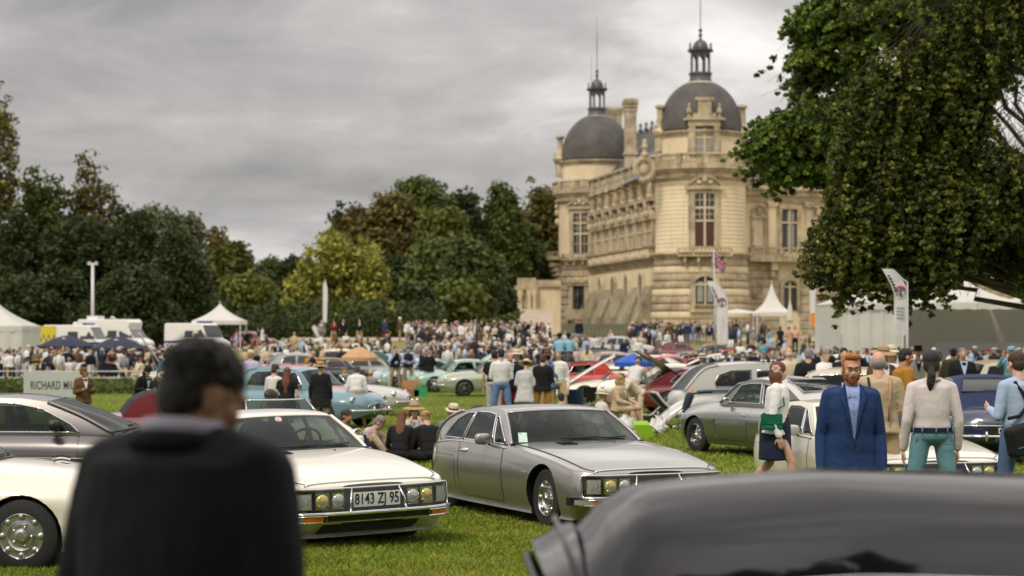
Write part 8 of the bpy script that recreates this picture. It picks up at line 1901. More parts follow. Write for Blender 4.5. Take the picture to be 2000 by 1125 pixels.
for px, lb, lh in ((1093, 'left police officer in sky blue shirt and helmet seen from behind on horseback', 'dark bay horse under the left police officer'), (1110.5, 'right police officer in sky blue shirt and helmet seen from behind on horseback', 'dark bay horse under the right police officer')):
    dd = 86 if px < 1100 else 88; horse(lh, px, dd, 176); e_, J = P(lb, px, 0, d=dd, rz=178, pose='rider', wear='shirt', c1='sky blue', c2='navy', hair='short', hc='black', hat='helmet', hatc='black', pm=dict(arms='hold', legs='chair'), scale=1.03) if 0 else person(lb, px, 0, d=dd, rz=178, pose='chair', wear='shirt', c1='sky blue', c2='navy', hair='short', hc='black', hat='helmet', hatc='black', scale=1.05, dz=1.08)
# ------------------------------------------------------------------ tents, flags, parasols, vans, furniture
CANW = mat('white_tent_cloth', (.76, .75, .71), .7, nz=(1.0, .06), bump=(2.5, .5, .06)); CANI = mat('cream_parasol_cloth', (.62, .56, .44), .8)
POLE = mat('white_pole', (.6, .6, .6), .4); ORNG = mat('orange_print', (.75, .24, .02), .7); FLAGW = mat('white_flag_cloth', (.74, .73, .76), .7, bump=(3, .6, .05)); INK = mat('black_print', (.02, .02, .025), .7); REDP = mat('red_print', (.5, .03, .03), .7); BLUP = mat('blue_print', (.02, .06, .28), .7)
def sheer(m, k=.35):
    t = m.node_tree; p = t.nodes['Principled BSDF']; o = t.nodes['Material Output']; a = t.nodes.new('ShaderNodeBsdfTranslucent'); a.inputs[0].default_value = (.75, .73, .68, 1); x = t.nodes.new('ShaderNodeMixShader'); x.inputs[0].default_value = k
    t.links.new(p.outputs[0], x.inputs[1]); t.links.new(a.outputs[0], x.inputs[2]); t.links.new(x.outputs[0], o.inputs[0])
sheer(CANW); sheer(FLAGW, .3)
def pagoda(name, label, px, d, w_, zw, zt, walls=True, sag=.35, flat=False, rz=0):
    z0 = gz(X(px, d), d); e_ = empty(name, (X(px, d), d, z0), R(rz), label, 'tent'); h = w_/2; g = MB(); n = 10
    for q in range(4):
        M = Matrix.Rotation(q*math.pi/2, 4, 'Z'); g.M = M
        def fn(u, v):
            r_ = 1-u; t = u; zz = zw+(zt-zw)*(t**1.0*(1-sag)+sag*t**3.2); y = (v*2-1)*h*r_; return (h*r_, y, zz-.04*math.sin(v*3.14)*(1-u)*0)
        g.grid(fn, n, 8)
    g.M = None; o = g.build('roof', CANW, e_, 30); rem_dup(o, .002)
    g = MB(); 
    for q in range(4):
        g.M = Matrix.Rotation(q*math.pi/2, 4, 'Z'); nn = 20
        g.grid(lambda u, v: (h+.02, (v*2-1)*h, zw+.02-u*(.30+.05*abs(math.sin(v*nn*1.57)))), 2, 40)
    g.M = None; g.build('valance', CANW, e_)
    for sx in (-1, 1):
        for sy in (-1, 1): g = MB(); g.box(sx*(h-.06)-.04, sx*(h-.06)+.04, sy*(h-.06)-.04, sy*(h-.06)+.04, 0, zw); g.build('leg', POLE, e_)
    g = MB(); g.ell((0, 0, zt+.05), (.05, .05, .12), 8, 6); g.build('finial', POLE, e_, True)
    if walls:
        for q in walls:
            g = MB(); g.M = Matrix.Rotation(q*math.pi/2, 4, 'Z'); g.grid(lambda u, v: (h-.02+.035*math.sin(v*34+u*2), (v*2-1)*h, zw*(1-u)), 4, 60); g.M = None; g.build('side_wall', CANW, e_, True)
    return e_
pagoda('gazebo', 'small white pointed gazebo behind the rescue van on the left', 430, 172, 4.0, 2.75, 4.2, None)
pagoda('marquee', 'white peaked marquee cut by the left edge of the photo', -12, 118, 4.4, 2.75, 4.3, (3, 0))
pagoda('pagoda_tent', 'white pagoda tent with sharp tall peak before the castle wall', 1507, 172, 2.9, 2.35, 4.85, None, sag=.62)
g = MB(); g.grid(lambda u, v: (X(1440, 165)+(u*2-1)*2.0, 165+(v*2-1)*1.5, gz(0, 165)+2.3+.35*(1-max(abs(u*2-1), abs(v*2-1)))), 8, 8); aw_ = g.build('roof', CANW, None, True); t_ = empty('awning', (0, 0, 0), 0, 'flat white awning left of the pagoda tent', 'awning'); aw_.parent = t_
for sx in (-1.9, 1.9):
    for sy in (-1.4, 1.4): g = MB(); g.box(X(1440, 165)+sx-.03, X(1440, 165)+sx+.03, 165+sy-.03, 165+sy+.03, gz(0, 165), gz(0, 165)+2.3); g.build('leg', POLE, t_)
# the big marquee at the right: closed end wall, long roof, second peak, open front with an inner wall
dm = 104; mq = empty('marquee', (X(1645, dm), dm, gz(X(1645, dm), dm)), 0, 'long white marquee with closed end wall and second peak under the big tree', 'tent'); ZW = Zp(592, dm)-gz(0, dm)
g = MB(); g.grid(lambda u, v: (v*3.0, .04*math.sin(v*26)+.02*math.sin(v*60+u*3), ZW*u), 3, 60); g.build('end_wall', CANW, mq, True)
g = MB(); g.grid(lambda u, v: (-.05, v*9, ZW*u), 2, 10); g.build('side_wall', CANW, mq, True)
for k, (x0, w_) in enumerate(((-.1, 3.2), (3.2, 6.2), (9.5, 6.2))):
    g = MB(); pk = (1.4, 2.1, 2.1)[k]
    for q in range(4):
        g.M = Matrix.Translation((x0+w_/2, 4.5, ZW)) @ Matrix.Rotation(q*math.pi/2, 4, 'Z'); hx, hy = ((w_/2, 4.6) if q % 2 == 0 else (4.6, w_/2))
        g.grid(lambda u, v: (hx*(1-u), (v*2-1)*hy*(1-u), pk*(u*.45+.55*u**3)), 8, 6)
    g.M = None; g.build('roof', CANW, mq, 30)
    g = MB(); g.grid(lambda u, v: (x0+w_*v, -.13, ZW+.06-u*(.34+.05*abs(math.sin(v*w_*4)))), 2, 60); g.build('valance', CANW, mq)
for x in (3.05, 9.4, 15.7): g = MB(); g.box(x-.06, x+.06, -.1, .02, 0, ZW); g.build('pole', POLE, mq)
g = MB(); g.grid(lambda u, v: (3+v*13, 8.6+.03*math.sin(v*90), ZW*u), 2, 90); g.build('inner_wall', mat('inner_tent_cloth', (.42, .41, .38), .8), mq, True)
g = MB(); g.box(6.0, 12.5, 6.0, 6.1, 0, 1.9); g.build('display_panel', mat('lavender_panel', (.42, .41, .50), .7), mq)
def feather(label, px, pyt, pyb, d, w_, rz=0, logo=False, tip=False, lean=0, orange=0, rev=1):
    zt, zb = Zp(pyt, d), Zp(pyb, d); z0 = gz(X(px, d), d); e_ = empty('feather_flag', (X(px, d), d, z0), R(rz), label, 'flag'); H = zt-z0; hb = zb-z0; w_ = w_*rev
    def edge(t): zz = hb+(H-hb)*t; return (-.45*abs(w_)*0, zz)
    def fn(u, v):     # v up, u from pole to fly; rounded top like a sail
        zz = hb+(H-hb)*v
        if logo: q = max(0, (v-.6)/.4); return (lerp(-1.1*w_*q**2.2, -.95*w_-.9*w_*q**1.3, u), .08*math.sin(u*5+v*7)*u*w_, zz)
        top = max(0, (v-.80)/.20); wid = w_*(1-.9*top**2.2)*(.80+.2*math.sin(v*2.2)); bend = w_*.62*(top**1.7)
        x = bend*.9+u*wid*(1-.6*top) ; return (x+lean*(zz), .10*math.sin(u*5+v*7)*u*abs(w_), zz-.18*u*(1-v)*(0 if orange else .6))
    g = MB(); g.grid(fn, 8, 24); o = g.build('flag_cloth', FLAGW, e_, True)
    g = MB(); g.tube([(lean*z_ , 0, z_) for z_ in (0, hb, hb+(H-hb)*.8)]+[(fn(0, v)[0], 0, fn(0, v)[2]) for v in (.85, .9, .95, .99)], [.035, .03, .02, .018, .015, .012, .01], 6); g.build('pole', POLE, e_, True)
    def onf(u, v, k=-.02): p = fn(u, v); return (p[0], p[1]+k, p[2])
    if orange:
        g = MB(); g.grid(lambda a, b: onf(a, b*orange, -.015), 6, 4); g.build('orange_tip', ORNG, o, True)
    if logo:
        cu, cv = .48, .66; R_ = abs(w_)*.36
        c0 = Vector(fn(cu, cv))
        for (a0, a1, r_, m_, th) in ((.35, 2.8, 1.0, REDP, .15), (-2.6, .2, 1.0, INK, .07), (2.9, 5.8, .0, BLUP, .1), (.2, 3.0, .72, BLUP, .09)):
            if r_ == 0: continue
            g = MB(); g.tube([c0+Vector((math.cos(a)*R_*r_, -.05, math.sin(a)*R_*r_)) for a in np.linspace(a0, a1, 16)], th*R_, 6); g.build('logo_ring', m_, o, True)
        g = MB(); g.add([c0+Vector(p)*R_+Vector((0, -.06, 0)) for p in ((-.35, 0, -.75), (.35, 0, -.75), (.08, 0, -.1), (.2, 0, .25), (0, 0, .5), (-.2, 0, .25), (-.08, 0, -.1))], [tuple(range(7))]); g.tube([c0+Vector((-.6*R_, -.06, -.9*R_)), c0+Vector((.6*R_, -.06, -.9*R_))], .05*R_, 4); g.build('logo_figure', INK, o)
        for k in range(4): g = MB(); a, b = onf(.25, .42-.05*k, -.03), onf(.85, .42-.05*k, -.03); g.tube([a, b], .012, 4); g.build('printed_line', mat('grey_print', (.4, .4, .42), .8) if k == 0 else bpy.data.materials['grey_print'], o)
        for k in range(6): g = MB(); a, b = onf(.86, .90-.045*k, -.03), onf(.74, .89-.045*k, -.03); g.tube([a, b], .09*w_ if k % 2 else .06*w_, 4); g.build('lettering_mark', INK, o)
    return e_
feather('big white feather flag with round tower logo right of the tower window', 1421, 549, 672, 120, .66, logo=True)
feather('white feather flag with round logo hanging before the marquee', 1772, 525, 655, 43, .29, logo=True)
bpy.context.view_layer.update()
feather('slim white feather flag with orange tip before the castle', 1582, 524, 636, 150, .42, orange=.22, rev=1)
feather('very slim tall white feather flag before the golden tree', 631, 545, 628, 165, .36)
lf = feather('low white flag leaning over at the foot of the golden tree', 626, 634, 672, 160, .6, lean=-.55)
# union flag on its pole
d = 125; uf = empty('flagpole', (X(1398, d), d, gz(X(1398, d), d)), 0, 'small British union flag blowing on a white pole', 'flag'); H = Zp(488, d)-gz(0, d)
g = MB(); g.tube([(0, 0, 0), (-.12, 0, H)], [.05, .03], 6); g.build('pole', POLE, uf, True)
UJB = mat('union_blue', (.01, .03, .20), .7)
def fl(u, v): return (-.1+u*.62+.05*math.sin(v*3), .06*math.sin(u*7), H-.35-v*.80-.18*u+.09*math.sin(u*6))
g = MB(); g.grid(fl, 10, 6); fo = g.build('flag_cloth', UJB, uf, True)
for (a, b, w_, m_) in (((0, 0), (1, 1), .10, FLAGW), ((0, 1), (1, 0), .10, FLAGW), ((0, .5), (1, .5), .17, FLAGW), ((.5, 0), (.5, 1), .17, FLAGW), ((0, 0), (1, 1), .035, REDP), ((0, 1), (1, 0), .035, REDP), ((0, .5), (1, .5), .10, REDP), ((.5, 0), (.5, 1), .10, REDP)):
    g = MB(); n = Vector((b[1]-a[1], a[0]-b[0])).normalized(); k = .012 if m_ is FLAGW else .022
    def q(u, v): uu = lerp(a[0], b[0], u)+(v-.5)*w_*n.x*1.2; vv = lerp(a[1], b[1], u)+(v-.5)*w_*n.y*1.2; p = fl(min(max(uu, 0), 1), min(max(vv, 0), 1)); return (p[0], p[1]-k, p[2])
    g.grid(q, 10, 2); g.build('white_stripe' if m_ is FLAGW else 'red_stripe', m_, fo, True)
# parasols
def parasol(label, px, pyt, d, r_, h_, m_, logo=False, closed=False, n=8, lift=None):
    zt = Zp(pyt, d); z0 = gz(X(px, d), d); e_ = empty('parasol', (X(px, d), d, z0), 0, label, 'parasol'); H = zt-z0
    g = MB()
    if closed: g.lathe([(.05, H), (.14, H-.4), (.24, H-1.0), (.28, H-1.5), (.16, H-1.7)], 10)
    else:
        for k in range(n):
            a0, a1 = 2*math.pi*k/n, 2*math.pi*(k+1)/n
            g.grid(lambda u, v: (lambda a, rr: (math.cos(a)*rr, math.sin(a)*rr, H-h_*(u**1.5)-.05*math.sin(v*3.14)*u))(lerp(a0, a1, v), r_*u*(1-.05*math.sin(v*3.14))), 6, 4)
    g.build('canopy', m_, e_, 30)
    if not closed:
        g = MB(); g.grid(lambda u, v: (lambda a: (math.cos(a)*r_, math.sin(a)*r_, H-h_-.01-.14*u))(v*6.283), 1, 40); g.build('valance', m_, e_)
    g = MB(); g.tube([(0, 0, 0), (0, 0, H+.08)], .025, 6); g.build('pole', POLE, e_, True)
    if logo:
        for dx, dz, s_ in ((0, -.20, .17), (-.13, -.26, .09), (.14, -.26, .09), (0, -.10, .08)): g = MB(); g.ell((dx, -r_*.45, H-h_*.33+dz+.12), (s_, .02, s_*.7), 10, 6); g.build('logo_mark', FLAGW, e_, True)
    return e_
NAVC = mat('navy_parasol_cloth', (.018, .022, .05), .8)
parasol('left navy parasol with white crest over the picnic benches', 130, 655, 108, 1.5, .55, NAVC, True)
parasol('right navy parasol with white crest over the picnic benches', 232, 657, 106, 1.45, .6, NAVC, True)
parasol('tan parasol over the cars left of the photographer', 702, 677, 82, .72, .42, mat('tan_parasol_cloth', (.50, .29, .15), .8))
parasol('bright blue parasol over the white sports car', 1246, 689, 64, .74, .28, mat('blue_parasol_cloth', (.01, .09, .45), .6))
parasol('closed cream parasol right of the pagoda tent', 1543, 588, 160, .2, .2, CANI, closed=True)
# lamp post and thin post
d = 170; lp = empty('lamp_post', (X(181, d), d, gz(X(181, d), d)), 0, 'tall white lamp post in front of the dark yews', 'lamp post'); H = Zp(517, d)-gz(X(181, d), d)
g = MB(); g.tube([(0, 0, 0), (0, 0, H)], [.16, .12], 8); g.build('pole', POLE, lp, True)
g = MB(); g.box(-.42, .42, -.1, .1, H-.02, H+.16); g.build('crossbar', POLE, lp)
for s in (-1, 1): g = MB(); g.ell((s*.30, 0, H+.16), (.16, .14, .10), 8, 6); g.build('lamp_head', LENSW, lp, True)
d = 92; bp_ = empty('black_post', (X(931, d), d, gz(X(931, d), d)), 0, 'thin black post standing in the crowd left of the castle', 'post'); g = MB(); g.tube([(0, 0, 0), (0, 0, 2.3), (0, 0, Zp(612, d)-gz(0, d))], [.06, .05, .025], 8); g.build('pole', BLACK, bp_, True); g = MB(); g.lathe([(.12, 0), (.12, .05), (.06, .15)], 10); g.build('foot', BLACK, bp_)
# vans
YEL = mat('yellow_van_paint', (.62, .50, .02), .4, coat=1); VW = mat('white_van_paint', (.74, .73, .70), .4, coat=1); CHK = mat('blue_checks', (.02, .05, .2), .5)
def van(name, label, px, d, rz, L_, w_, h_, m_, camper=False, yellow=False, bar=True, scale=1):
    """nose to +x"""
    e_ = empty(name, (X(px, d), d, gz(X(px, d), d)), R(rz), label, 'van'); hl = L_/2; x1 = hl-1.5
    prof = [(-hl, .35), (-hl, h_-.12), (-hl+.1, h_), (x1, h_), (x1+.18, h_-.12), (x1+.72, 1.35), (hl-.08, 1.05), (hl, .85), (hl, .38)]
    if camper: prof = [(-hl, .35), (-hl, h_-.1), (-hl+.1, h_), (x1+.2, h_), (x1+.42, h_-.25), (x1+.30, 2.1), (x1+.82, 1.35), (hl-.08, 1.08), (hl, .85), (hl, .38)]
    g = MB(); n = len(prof); v = [(x, s*(w_/2-(0 if z < 1.3 else .06*(z-1.3))), z) for s in (-1, 1) for x, z in prof]
    g.add(v, [tuple(range(n-1, -1, -1)), tuple(range(n, 2*n))]+[(i, (i+1) % n, n+(i+1) % n, n+i) for i in range(n)]); o = g.build('body', m_, e_); md = o.modifiers.new('b', 'BEVEL'); md.width = .06; md.segments = 3
    a, b = prof[-5], prof[-4]
    g = MB(); y_ = w_/2-.16; g.add([(lerp(a[0], b[0], .06)+.03, -y_, lerp(a[1], b[1], .06)+.02), (lerp(a[0], b[0], .06)+.03, y_, lerp(a[1], b[1], .06)+.02), (lerp(a[0], b[0], .96)+.03, y_+.05, lerp(a[1], b[1], .96)+.02), (lerp(a[0], b[0], .96)+.03, -y_-.05, lerp(a[1], b[1], .96)+.02)], [(0, 1, 2, 3)]); g.build('windscreen', GLASS, e_)
    for s in (-1, 1):
        yy = s*(w_/2+.012); xx = lerp(a[0], b[0], .15)
        g = MB(); g.add([(x1-.55, yy-.05*s, h_*.72 if not camper else 1.95), (xx-.1, yy-.05*s, (h_ if not camper else 2.1)*.80), (b[0]-.12, yy-.0*s, 1.38), (x1-.55, yy, 1.38)], [(0, 1, 2, 3)]); g.build('side_window', GLASS, e_)
        g = MB(); g.add([(x1-1.6, yy-.04*s, 1.95), (x1-.75, yy-.04*s, 1.95), (x1-.75, yy, 1.38), (x1-1.6, yy, 1.38)], [(0, 1, 2, 3)]); g.build('side_window', GLASS, e_)
        g = MB(); g.box(-hl+.02, hl-.3, yy-.008, yy+.008, .95, 1.15); g.build('side_stripe', CHK if not camper else STEEL, e_)
        if yellow:
            for k in range(5): g = MB(); g.box(-hl+.1+k*.8, -hl+.5+k*.8, yy-.012, yy+.012, 1.2, 1.6); g.build('green_check', CHK, e_)
        g = MB(); g.ell((hl-.05, s*(w_/2-.25), .80), (.08, .16, .12), 8, 6); g.build('headlight', LENSW, e_, True)
        g = MB(); g.ell((b[0]-.1, s*(w_/2+.18), 1.5), (.06, .10, .17), 8, 6); g.build('mirror', BLACK, e_, True)
        for x in (-hl+.9, hl-.85):
            g = MB(); g.lathe([(.18, -.1), (.34, -.11), (.35, .11), (.18, .1)], 18, (x, s*(w_/2-.10), .35), axis='y', cap=False); g.lathe([(0, 0), (.2, s*.06)], 12, (x, s*(w_/2-.04), .35), axis='y'); g.build('wheel', RUBBER, e_, 40)
    g = MB(); g.box(hl-.02, hl+.06, -w_/2+.08, w_/2-.08, .42, .62); g.build('bumper', BLACK, e_)
    if camper: g = MB(); g.box(-hl+.6, -hl+1.6, -.5, .5, h_, h_+.28); g.build('roof_box', VW, e_); g = MB(); g.box(-hl+2.2, -hl+2.9, -.35, .35, h_, h_+.12); g.build('roof_light', GLASS, e_)
    elif bar: g = MB(); g.box(x1-.5, x1-.15, -.7, .7, h_, h_+.16); g.build('light_bar', mat('blue_light_bar', (.01, .03, .3), .2, coat=1) if 'blue_light_bar' not in bpy.data.materials else bpy.data.materials['blue_light_bar'], e_)
    g = MB(); g.ell((-.3, 0, h_+.05), (.25, .25, .2), 8, 6); g.build('roof_vent', POLE, e_, True)
    return e_
van('camper_van', 'white camper van with roof box behind the navy parasols', 226, 165, -22, 6.0, 2.1, 2.85, VW, camper=True)
am = van('ambulance', 'white ambulance with yellow checked rear behind the left navy parasol', 155, 157, -14, 5.2, 2.0, 2.45, VW)
g = MB(); g.box(-2.83, -1.5, -1.03, 1.03, .45, 2.38); g.build('yellow_rear', YEL, am)
for i in range(6): g = MB(); g.box(-2.75+.22*i, -2.64+.22*i, -1.05, -1.03, 1.2+.25*(i % 2), 1.45+.25*(i % 2)); g.build('blue_check', CHK, am)
van('rescue_van', 'white rescue van with blue light bar in front of the gazebo', 385, 163, -35, 5.4, 2.0, 2.55, VW)
# light grey coupe with its whole boot standing open like an arch
ga, c = classic('light grey sports car with arched rear lid standing open beside the picnic crowd', PT['lightgrey'], 'roadster', H=1.3, lid=(125, (1.2, .9), 1.9, 1.5)); place(ga, 372, 88, 12)
for ch in ga.children:
    if ch.name.startswith('boot_lid'): pass
# picnic benches in a row
WTOP = mat('white_bench_wood', (.55, .54, .50), .7, nz=(2, .2))
def bench(px, d, label):
    e_ = empty('picnic_bench', (X(px, d), d, gz(X(px, d), d)), R(rnd.uniform(-6, 6)), label, 'picnic table', 'white picnic tables behind the long grass')
    for i in range(4): g = MB(); g.box(-.9, .9, -.36+i*.18, -.20+i*.18, .72, .75); g.build('table_plank', WTOP, e_)
    for s in (-1, 1):
        for k in (0, 1): g = MB(); g.box(-.9, .9, s*.70-.07+k*.13-.065, s*.70+.05+k*.13-.065, .43, .46); g.build('seat_plank', WTOP, e_)
        for x in (-.7, .7): g = MB(); g.tube([(x, s*.15, .72), (x, s*.62, .0)], .035, 4); g.build('leg', WTOP, e_)
    for x in (-.7, .7): g = MB(); g.box(x-.03, x+.03, -.78, .78, .38, .43); g.build('cross_bar', WTOP, e_)
for px, w_ in ((15, 'at the left edge before the marquee'), (75, 'behind the left end of the sign board'), (140, 'behind the lettered board under the yellow van'), (205, 'right of the man in brown jacket'), (262, 'above the stooping black coat'), (318, 'nearest the raised grey boot lid')): bench(px, 93+rnd.uniform(-.5, .5), 'white plank picnic table with benches '+w_)
# sign board
d = 77; sg = empty('sign_board', (X(108, d), d, gz(X(108, d), d)), R(2), 'pale grey sign board with black company lettering standing in the grass', 'sign')
g = MB(); g.box(-1.18, 1.18, -.03, .03, .02, .98); g.build('panel', mat('pale_grey_panel', (.46, .49, .47), .6, nz=(1, .05)), sg)
text('sign_lettering', 'RICHARD MILLE', .44, INK, sg, Matrix.Translation((.02, -.035, .46)) @ Matrix.Rotation(R(90), 4, 'X'), .58, sp=1.06)
for x in (-1, 1): g = MB(); g.tube([(x, .03, .8), (x, .5, 0)], .02, 5); g.build('strut', STEEL, sg)
# rope line and its white posts, crates and baskets
GRNP = mat('green_crate', (.02, .30, .12), .5); WICK = mat('wicker', (.28, .13, .05), .8, nz=(20, .4), bump=(60, .8, .01)); CHAIRN = mat('navy_chair_cloth', (.012, .03, .11), .8)
pp = [(690, 87), (760, 87), (905, 81), (960, 81)]
for i, (px, d) in enumerate(pp):
    e_ = empty('rope_post', (X(px, d), d, gz(X(px, d), d)), 0, 'white rope post ' + ['left of the silver front wheel', 'at the feet of the photographer', 'in front of the sage green coupe', 'beside the jeans man'][i], 'post', 'white posts of the rope line'); g = MB(); g.box(-.035, .035, -.035, .035, 0, .75); g.build('post', POLE, e_); g = MB(); g.box(-.03, .9, -.03, .03, .70, .77); g.build('arm', POLE, e_) if i == 2 else g.build('cap', POLE, e_) if 0 else None
g = MB(); 
for (a, da), (b, db) in zip(pp, pp[1:]): g.tube([(X(lerp(a, b, t), lerp(da, db, t)), lerp(da, db, t), gz(0, lerp(da, db, t))+.68-.12*math.sin(t*3.14)) for t in np.linspace(0, 1, 9)], .012, 4)
tag(g.build('rope', POLE), 'thin white rope strung between the posts along the green cars', 'rope')
def hollow(e_, name, w_, l_, h_, m_, loc=(0, 0, 0)):
    g = MB(); 
    for (a, b, c_, d_) in ((-w_/2, w_/2, -l_/2, -l_/2+.02), (-w_/2, w_/2, l_/2-.02, l_/2), (-w_/2, -w_/2+.02, -l_/2+.02, l_/2-.02), (w_/2-.02, w_/2, -l_/2+.02, l_/2-.02)): g.box(a, b, c_, d_, 0, h_)
    g.box(-w_/2+.02, w_/2-.02, -l_/2+.02, l_/2-.02, 0, .02); o = g.build(name, m_, e_); o.location = loc; return o
def crate(nm, label, px, d, m_, w_=.5, l_=.35, h_=.3, cat='crate', lid=False, rz=0):
    e_ = empty(nm, (X(px, d), d, gz(X(px, d), d)), R(rz), label, cat); hollow(e_, 'box', w_, l_, h_, m_)
    g = MB(); g.tube([(-w_*.3, 0, h_), (-w_*.25, 0, h_+.14), (w_*.25, 0, h_+.14), (w_*.3, 0, h_)], .014, 5); g.build('handle', m_, e_, True)
    if lid: g = MB(); g.box(-w_/2, w_/2, 0, l_, -.015, .015); o = g.build('lid', m_, e_); o.location = (0, l_/2, h_); o.rotation_euler.x = R(60)
    return e_
crate('plastic_crate', 'bright green plastic crate at the feet of the man by the mint coupe', 822, 79, GRNP, .5, .4, .36)
crate('picnic_basket', 'brown wicker picnic basket left of the green crate', 803, 79, WICK, .62, .4, .26, 'basket', True)
crate('picnic_basket', 'darker wicker basket behind the first one under the teal coupe', 790, 82, WICK, .5, .4, .3, 'basket')
cb = empty('cool_bag', (X(1257, 43.5), 43.5, gz(X(1257, 43.5), 43.5)), R(12), 'open lime green cool bag with black handle on the lawn', 'bag'); LIME = mat('lime_bag', (.24, .42, .01), .5, bump=(6, .4, .02))
cb.scale = (.85,)*3; hollow(cb, 'bag_body', .42, .28, .30, LIME); g = MB(); g.box(-.2, .2, 0, .26, -.012, .012); o = g.build('lid', LIME, cb); o.location = (0, .13, .30); o.rotation_euler.x = R(22)
g = MB(); g.tube([(.20, -.10, .26), (.30, -.12, .18), (.34, -.12, .05), (.24, -.1, .02)], .016, 5); g.build('strap', BLACK, cb, True)
def fold_chair(label, px, d, rz, m_):
    e_ = empty('folding_chair', (X(px, d), d, gz(X(px, d), d)), R(rz), label, 'chair')
    g = MB(); g.grid(lambda u, v: (lerp(-.25, .25, u), lerp(-.22, .22, v), .42-.05*math.sin(u*3.14)), 6, 4); o = g.build('seat', m_, e_, True)
    g = MB(); g.grid(lambda u, v: (lerp(-.25, .25, u), .22+.08*v+.03*math.sin(u*3.14), lerp(.48, .86, v)), 6, 4); g.build('backrest', m_, e_, True)
    for s in (-1, 1):
        g = MB(); g.tube([(s*.26, .30, .88), (s*.26, .20, .42), (s*.26, -.22, .02)], .012, 5); g.build('leg', STEEL, e_); g = MB(); g.tube([(s*.26, -.22, .60), (s*.26, -.22, .42), (s*.26, .24, .02)], .012, 5); g.build('leg', STEEL, e_); g = MB(); g.box(s*.26-.03, s*.26+.03, -.24, .22, .60, .63); g.build('armrest', BLACK, e_)
fold_chair('navy folding camp chair standing behind the silver coupe roof', 1121, 52, 170, CHAIRN); fold_chair('dark folding camp chair beside the crimson convertible', 1140, 55, 200, BLACK); fold_chair('camp chair under the blonde woman in beige', 1207, 48.2, 60, mat('beige_chair_cloth', (.4, .3, .2), .8))
for px, hc_ in ((724, 'under the man in grey shirt'), (705, 'under the brown jacket beneath the tan parasol'), (674, 'under the woman in the olive cap')): fold_chair('dark camp chair '+hc_, px, 60, 180, BLACK)
# furled navy umbrella leaning on the vintage saloon
um = empty('furled_umbrella', (X(1322, 46.5), 46.5, gz(X(1322, 46.5), 46.5)), 0, 'furled navy umbrella with orange handle leaning at the vintage saloon', 'umbrella')
g = MB(); a, b = Vector((0, 0, .02)), Vector((.30, .1, .80)); cap_(g, a, a.lerp(b, .5), .015, .06); cap_(g, a.lerp(b, .5), b, .06, .10); g.build('cloth', NAVC, um, True)
g = MB(); g.tube([b-(b-a)*.02, b+(b-a)*.28], .02, 6); g.build('handle', ORNG, um, True)
# picnic things on the grass
def bottle(nm, label, px, d, m_, h_=.28, r_=.035, capm=None, cat='bottle', dx=0):
    e_ = empty(nm, (X(px, d)+dx, d, gz(0, d)), 0, label, cat); g = MB(); g.lathe([(r_*.9, 0), (r_, .02), (r_, h_*.6), (r_*.4, h_*.78), (r_*.36, h_*.95)], 12); g.build('glass', m_, e_, True); g = MB(); g.lathe([(r_*.45, h_*.93), (r_*.45, h_)], 10); g.build('cap', capm or REDP, e_)
ORJ = mat('orange_juice', (.7, .28, .02), .3); GRB = mat('green_bottle_glass', (.02, .06, .015), .1, coat=1); PAP = mat('white_wrapping', (.68, .68, .66), .8, bump=(20, .8, .02))
bottle('juice_bottle', 'orange juice bottle standing in the middle of the picnic', 740, 34.5, ORJ, .30, .05); bottle('juice_bottle', 'second squat orange bottle beside the juice at the picnic', 745, 34.8, ORJ, .22, .05)
bottle('wine_bottle', 'dark green wine bottle standing left of the leaning umbrella', 1293, 47, GRB, .32, .04); bottle('wine_bottle', 'dark bottle right of the wine bottle near the boot lid', 1302, 46.6, GRB, .28, .038)
rc = empty('red_cushion', (X(757, 33.4), 33.4, gz(X(757, 33.4), 33.4)), R(8), 'red cushion lying on the grass in front of the picnic', 'cushion'); g = MB(); g.ell((0, 0, .05), (.26, .16, .055), 16, 8); g.build('cover', mat('red_cushion_cloth', (.5, .02, .03), .8, bump=(8, .5, .02)), rc, True); g = MB(); g.tube([(math.cos(a)*.26, math.sin(a)*.16, .05) for a in np.linspace(0, 6.28, 21)], .008, 4, False); g.build('piping', REDP, rc)
for i, (px, dd, lb) in enumerate(((716, 33.8, 'crumpled white picnic wrapping nearest the pink shirt'), (728, 33.6, 'white paper bag left of the red cushion'), (1281, 46, 'white picnic cloth heaped beside the wine bottle'), (1225, 47.5, 'white carrier bag at the feet of the bending woman'))):
    s_ = 1 if i < 2 else 2.4; g = MB(); r_ = random.Random(i); g.ell((0, 0, .05), (.10, .08, .07), 12, 8); g.v = [(p[0]*r_.uniform(.75, 1.25)*s_, p[1]*r_.uniform(.75, 1.25)*s_, max(0, p[2]*r_.uniform(.7, 1.3)*s_)) for p in g.v]; o = g.build('wrapping', PAP, None, False); o.location = (X(px, dd), dd, gz(X(px, dd), dd)); tag(o, lb, 'wrapping')
sw = empty('sandwich', (X(714, 33.9), 33.9, gz(X(714, 33.9), 33.9)+.42), 0, 'sandwich held in front of the man in pink shirt', 'sandwich'); g = MB(); g.ell((0, 0, 0), (.07, .04, .03), 10, 6); g.build('bread', mat('bread_crust', (.5, .30, .10), .7), sw, True); g = MB(); g.ell((0, 0, -.002), (.072, .043, .008), 10, 4); g.build('filling', mat('filling', (.5, .4, .05), .6), sw)
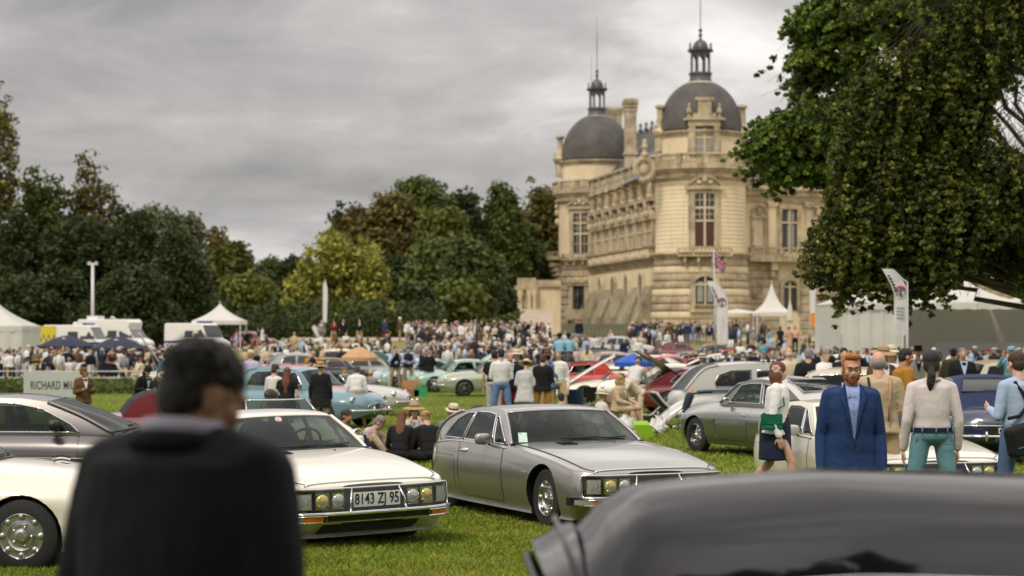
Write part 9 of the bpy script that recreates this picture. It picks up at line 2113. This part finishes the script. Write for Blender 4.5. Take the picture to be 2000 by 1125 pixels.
# striped pennant on the bonnet of the lower left white car
st = empty('striped_pennant', (X(110, 18.3), 18.5, Zp(922, 18.5)), R(-8), 'little black and white striped pennant on the white bonnet at the left', 'pennant')
for i in range(9):
    g = MB(); g.grid(lambda u, v: (lerp(-.085, .085, u)+.02*(1-(i+v)/9), .01*math.sin(u*6), (i+v)/9*.14+.012*math.sin(u*3.14)), 6, 1); g.build('stripe', INK if i % 2 == 0 else FLAGW, st)
g = MB(); g.tube([(-.085, 0, -.02), (-.075, 0, .0), (-.06, 0, .15)], .004, 4); g.build('stick', STEEL, st)
# steel crowd barriers below the castle
for i, (px, lb) in enumerate(((1580, 'steel crowd barrier under the orange tipped flag'), (1606, 'steel crowd barrier next right toward the white tent'), (1560, 'steel crowd barrier left of the orange tipped flag'))):
    d = 148; e_ = empty('crowd_barrier', (X(px, d), d, gz(X(px, d), d)), 0, lb, 'barrier', 'steel barriers below the castle'); g = MB(); g.tube([(-.45, 0, .15), (-.45, 0, 1.05), (.45, 0, 1.05), (.45, 0, .15), (-.45, 0, .15)], .03, 5); g.build('frame', POLE, e_)
    for k in range(7): g = MB(); g.tube([(-.35+k*.117, 0, .15), (-.35+k*.117, 0, 1.05)], .012, 4); g.build('bar', POLE, e_)
# unseen wall of trees added behind the camera to darken reflections in the paintwork
tc_ = []
for i in range(1500):
    a = R(rnd.uniform(190, 350)); q = rnd.uniform(38, 50); tc_.append((math.cos(a)*q, math.sin(a)*q, .5+rnd.random()*13))
for i in range(700):     # boughs added overhead, out of view, to shade the nearest car and man
    v = Vector([rnd.gauss(0, 1) for _ in range(3)]).normalized()*rnd.random()**.3; tc_.append((1.5+v.x*11, min(5.5, -4+v.y*11), 10.5+v.z*2.4))
o = leaves('unseen_trees', np.array(tc_), np.array([2.2]*1500+[1.1]*700), LM['dark'], None, 10, 1.0, .8, 0); tag(o, 'unseen dark trees added on the near side for reflections and shade', 'trees', kind='stuff')

bpy.data.scenes.remove(TMP)
for m_ in list(bpy.data.meshes):
    if not m_.users: bpy.data.meshes.remove(m_)
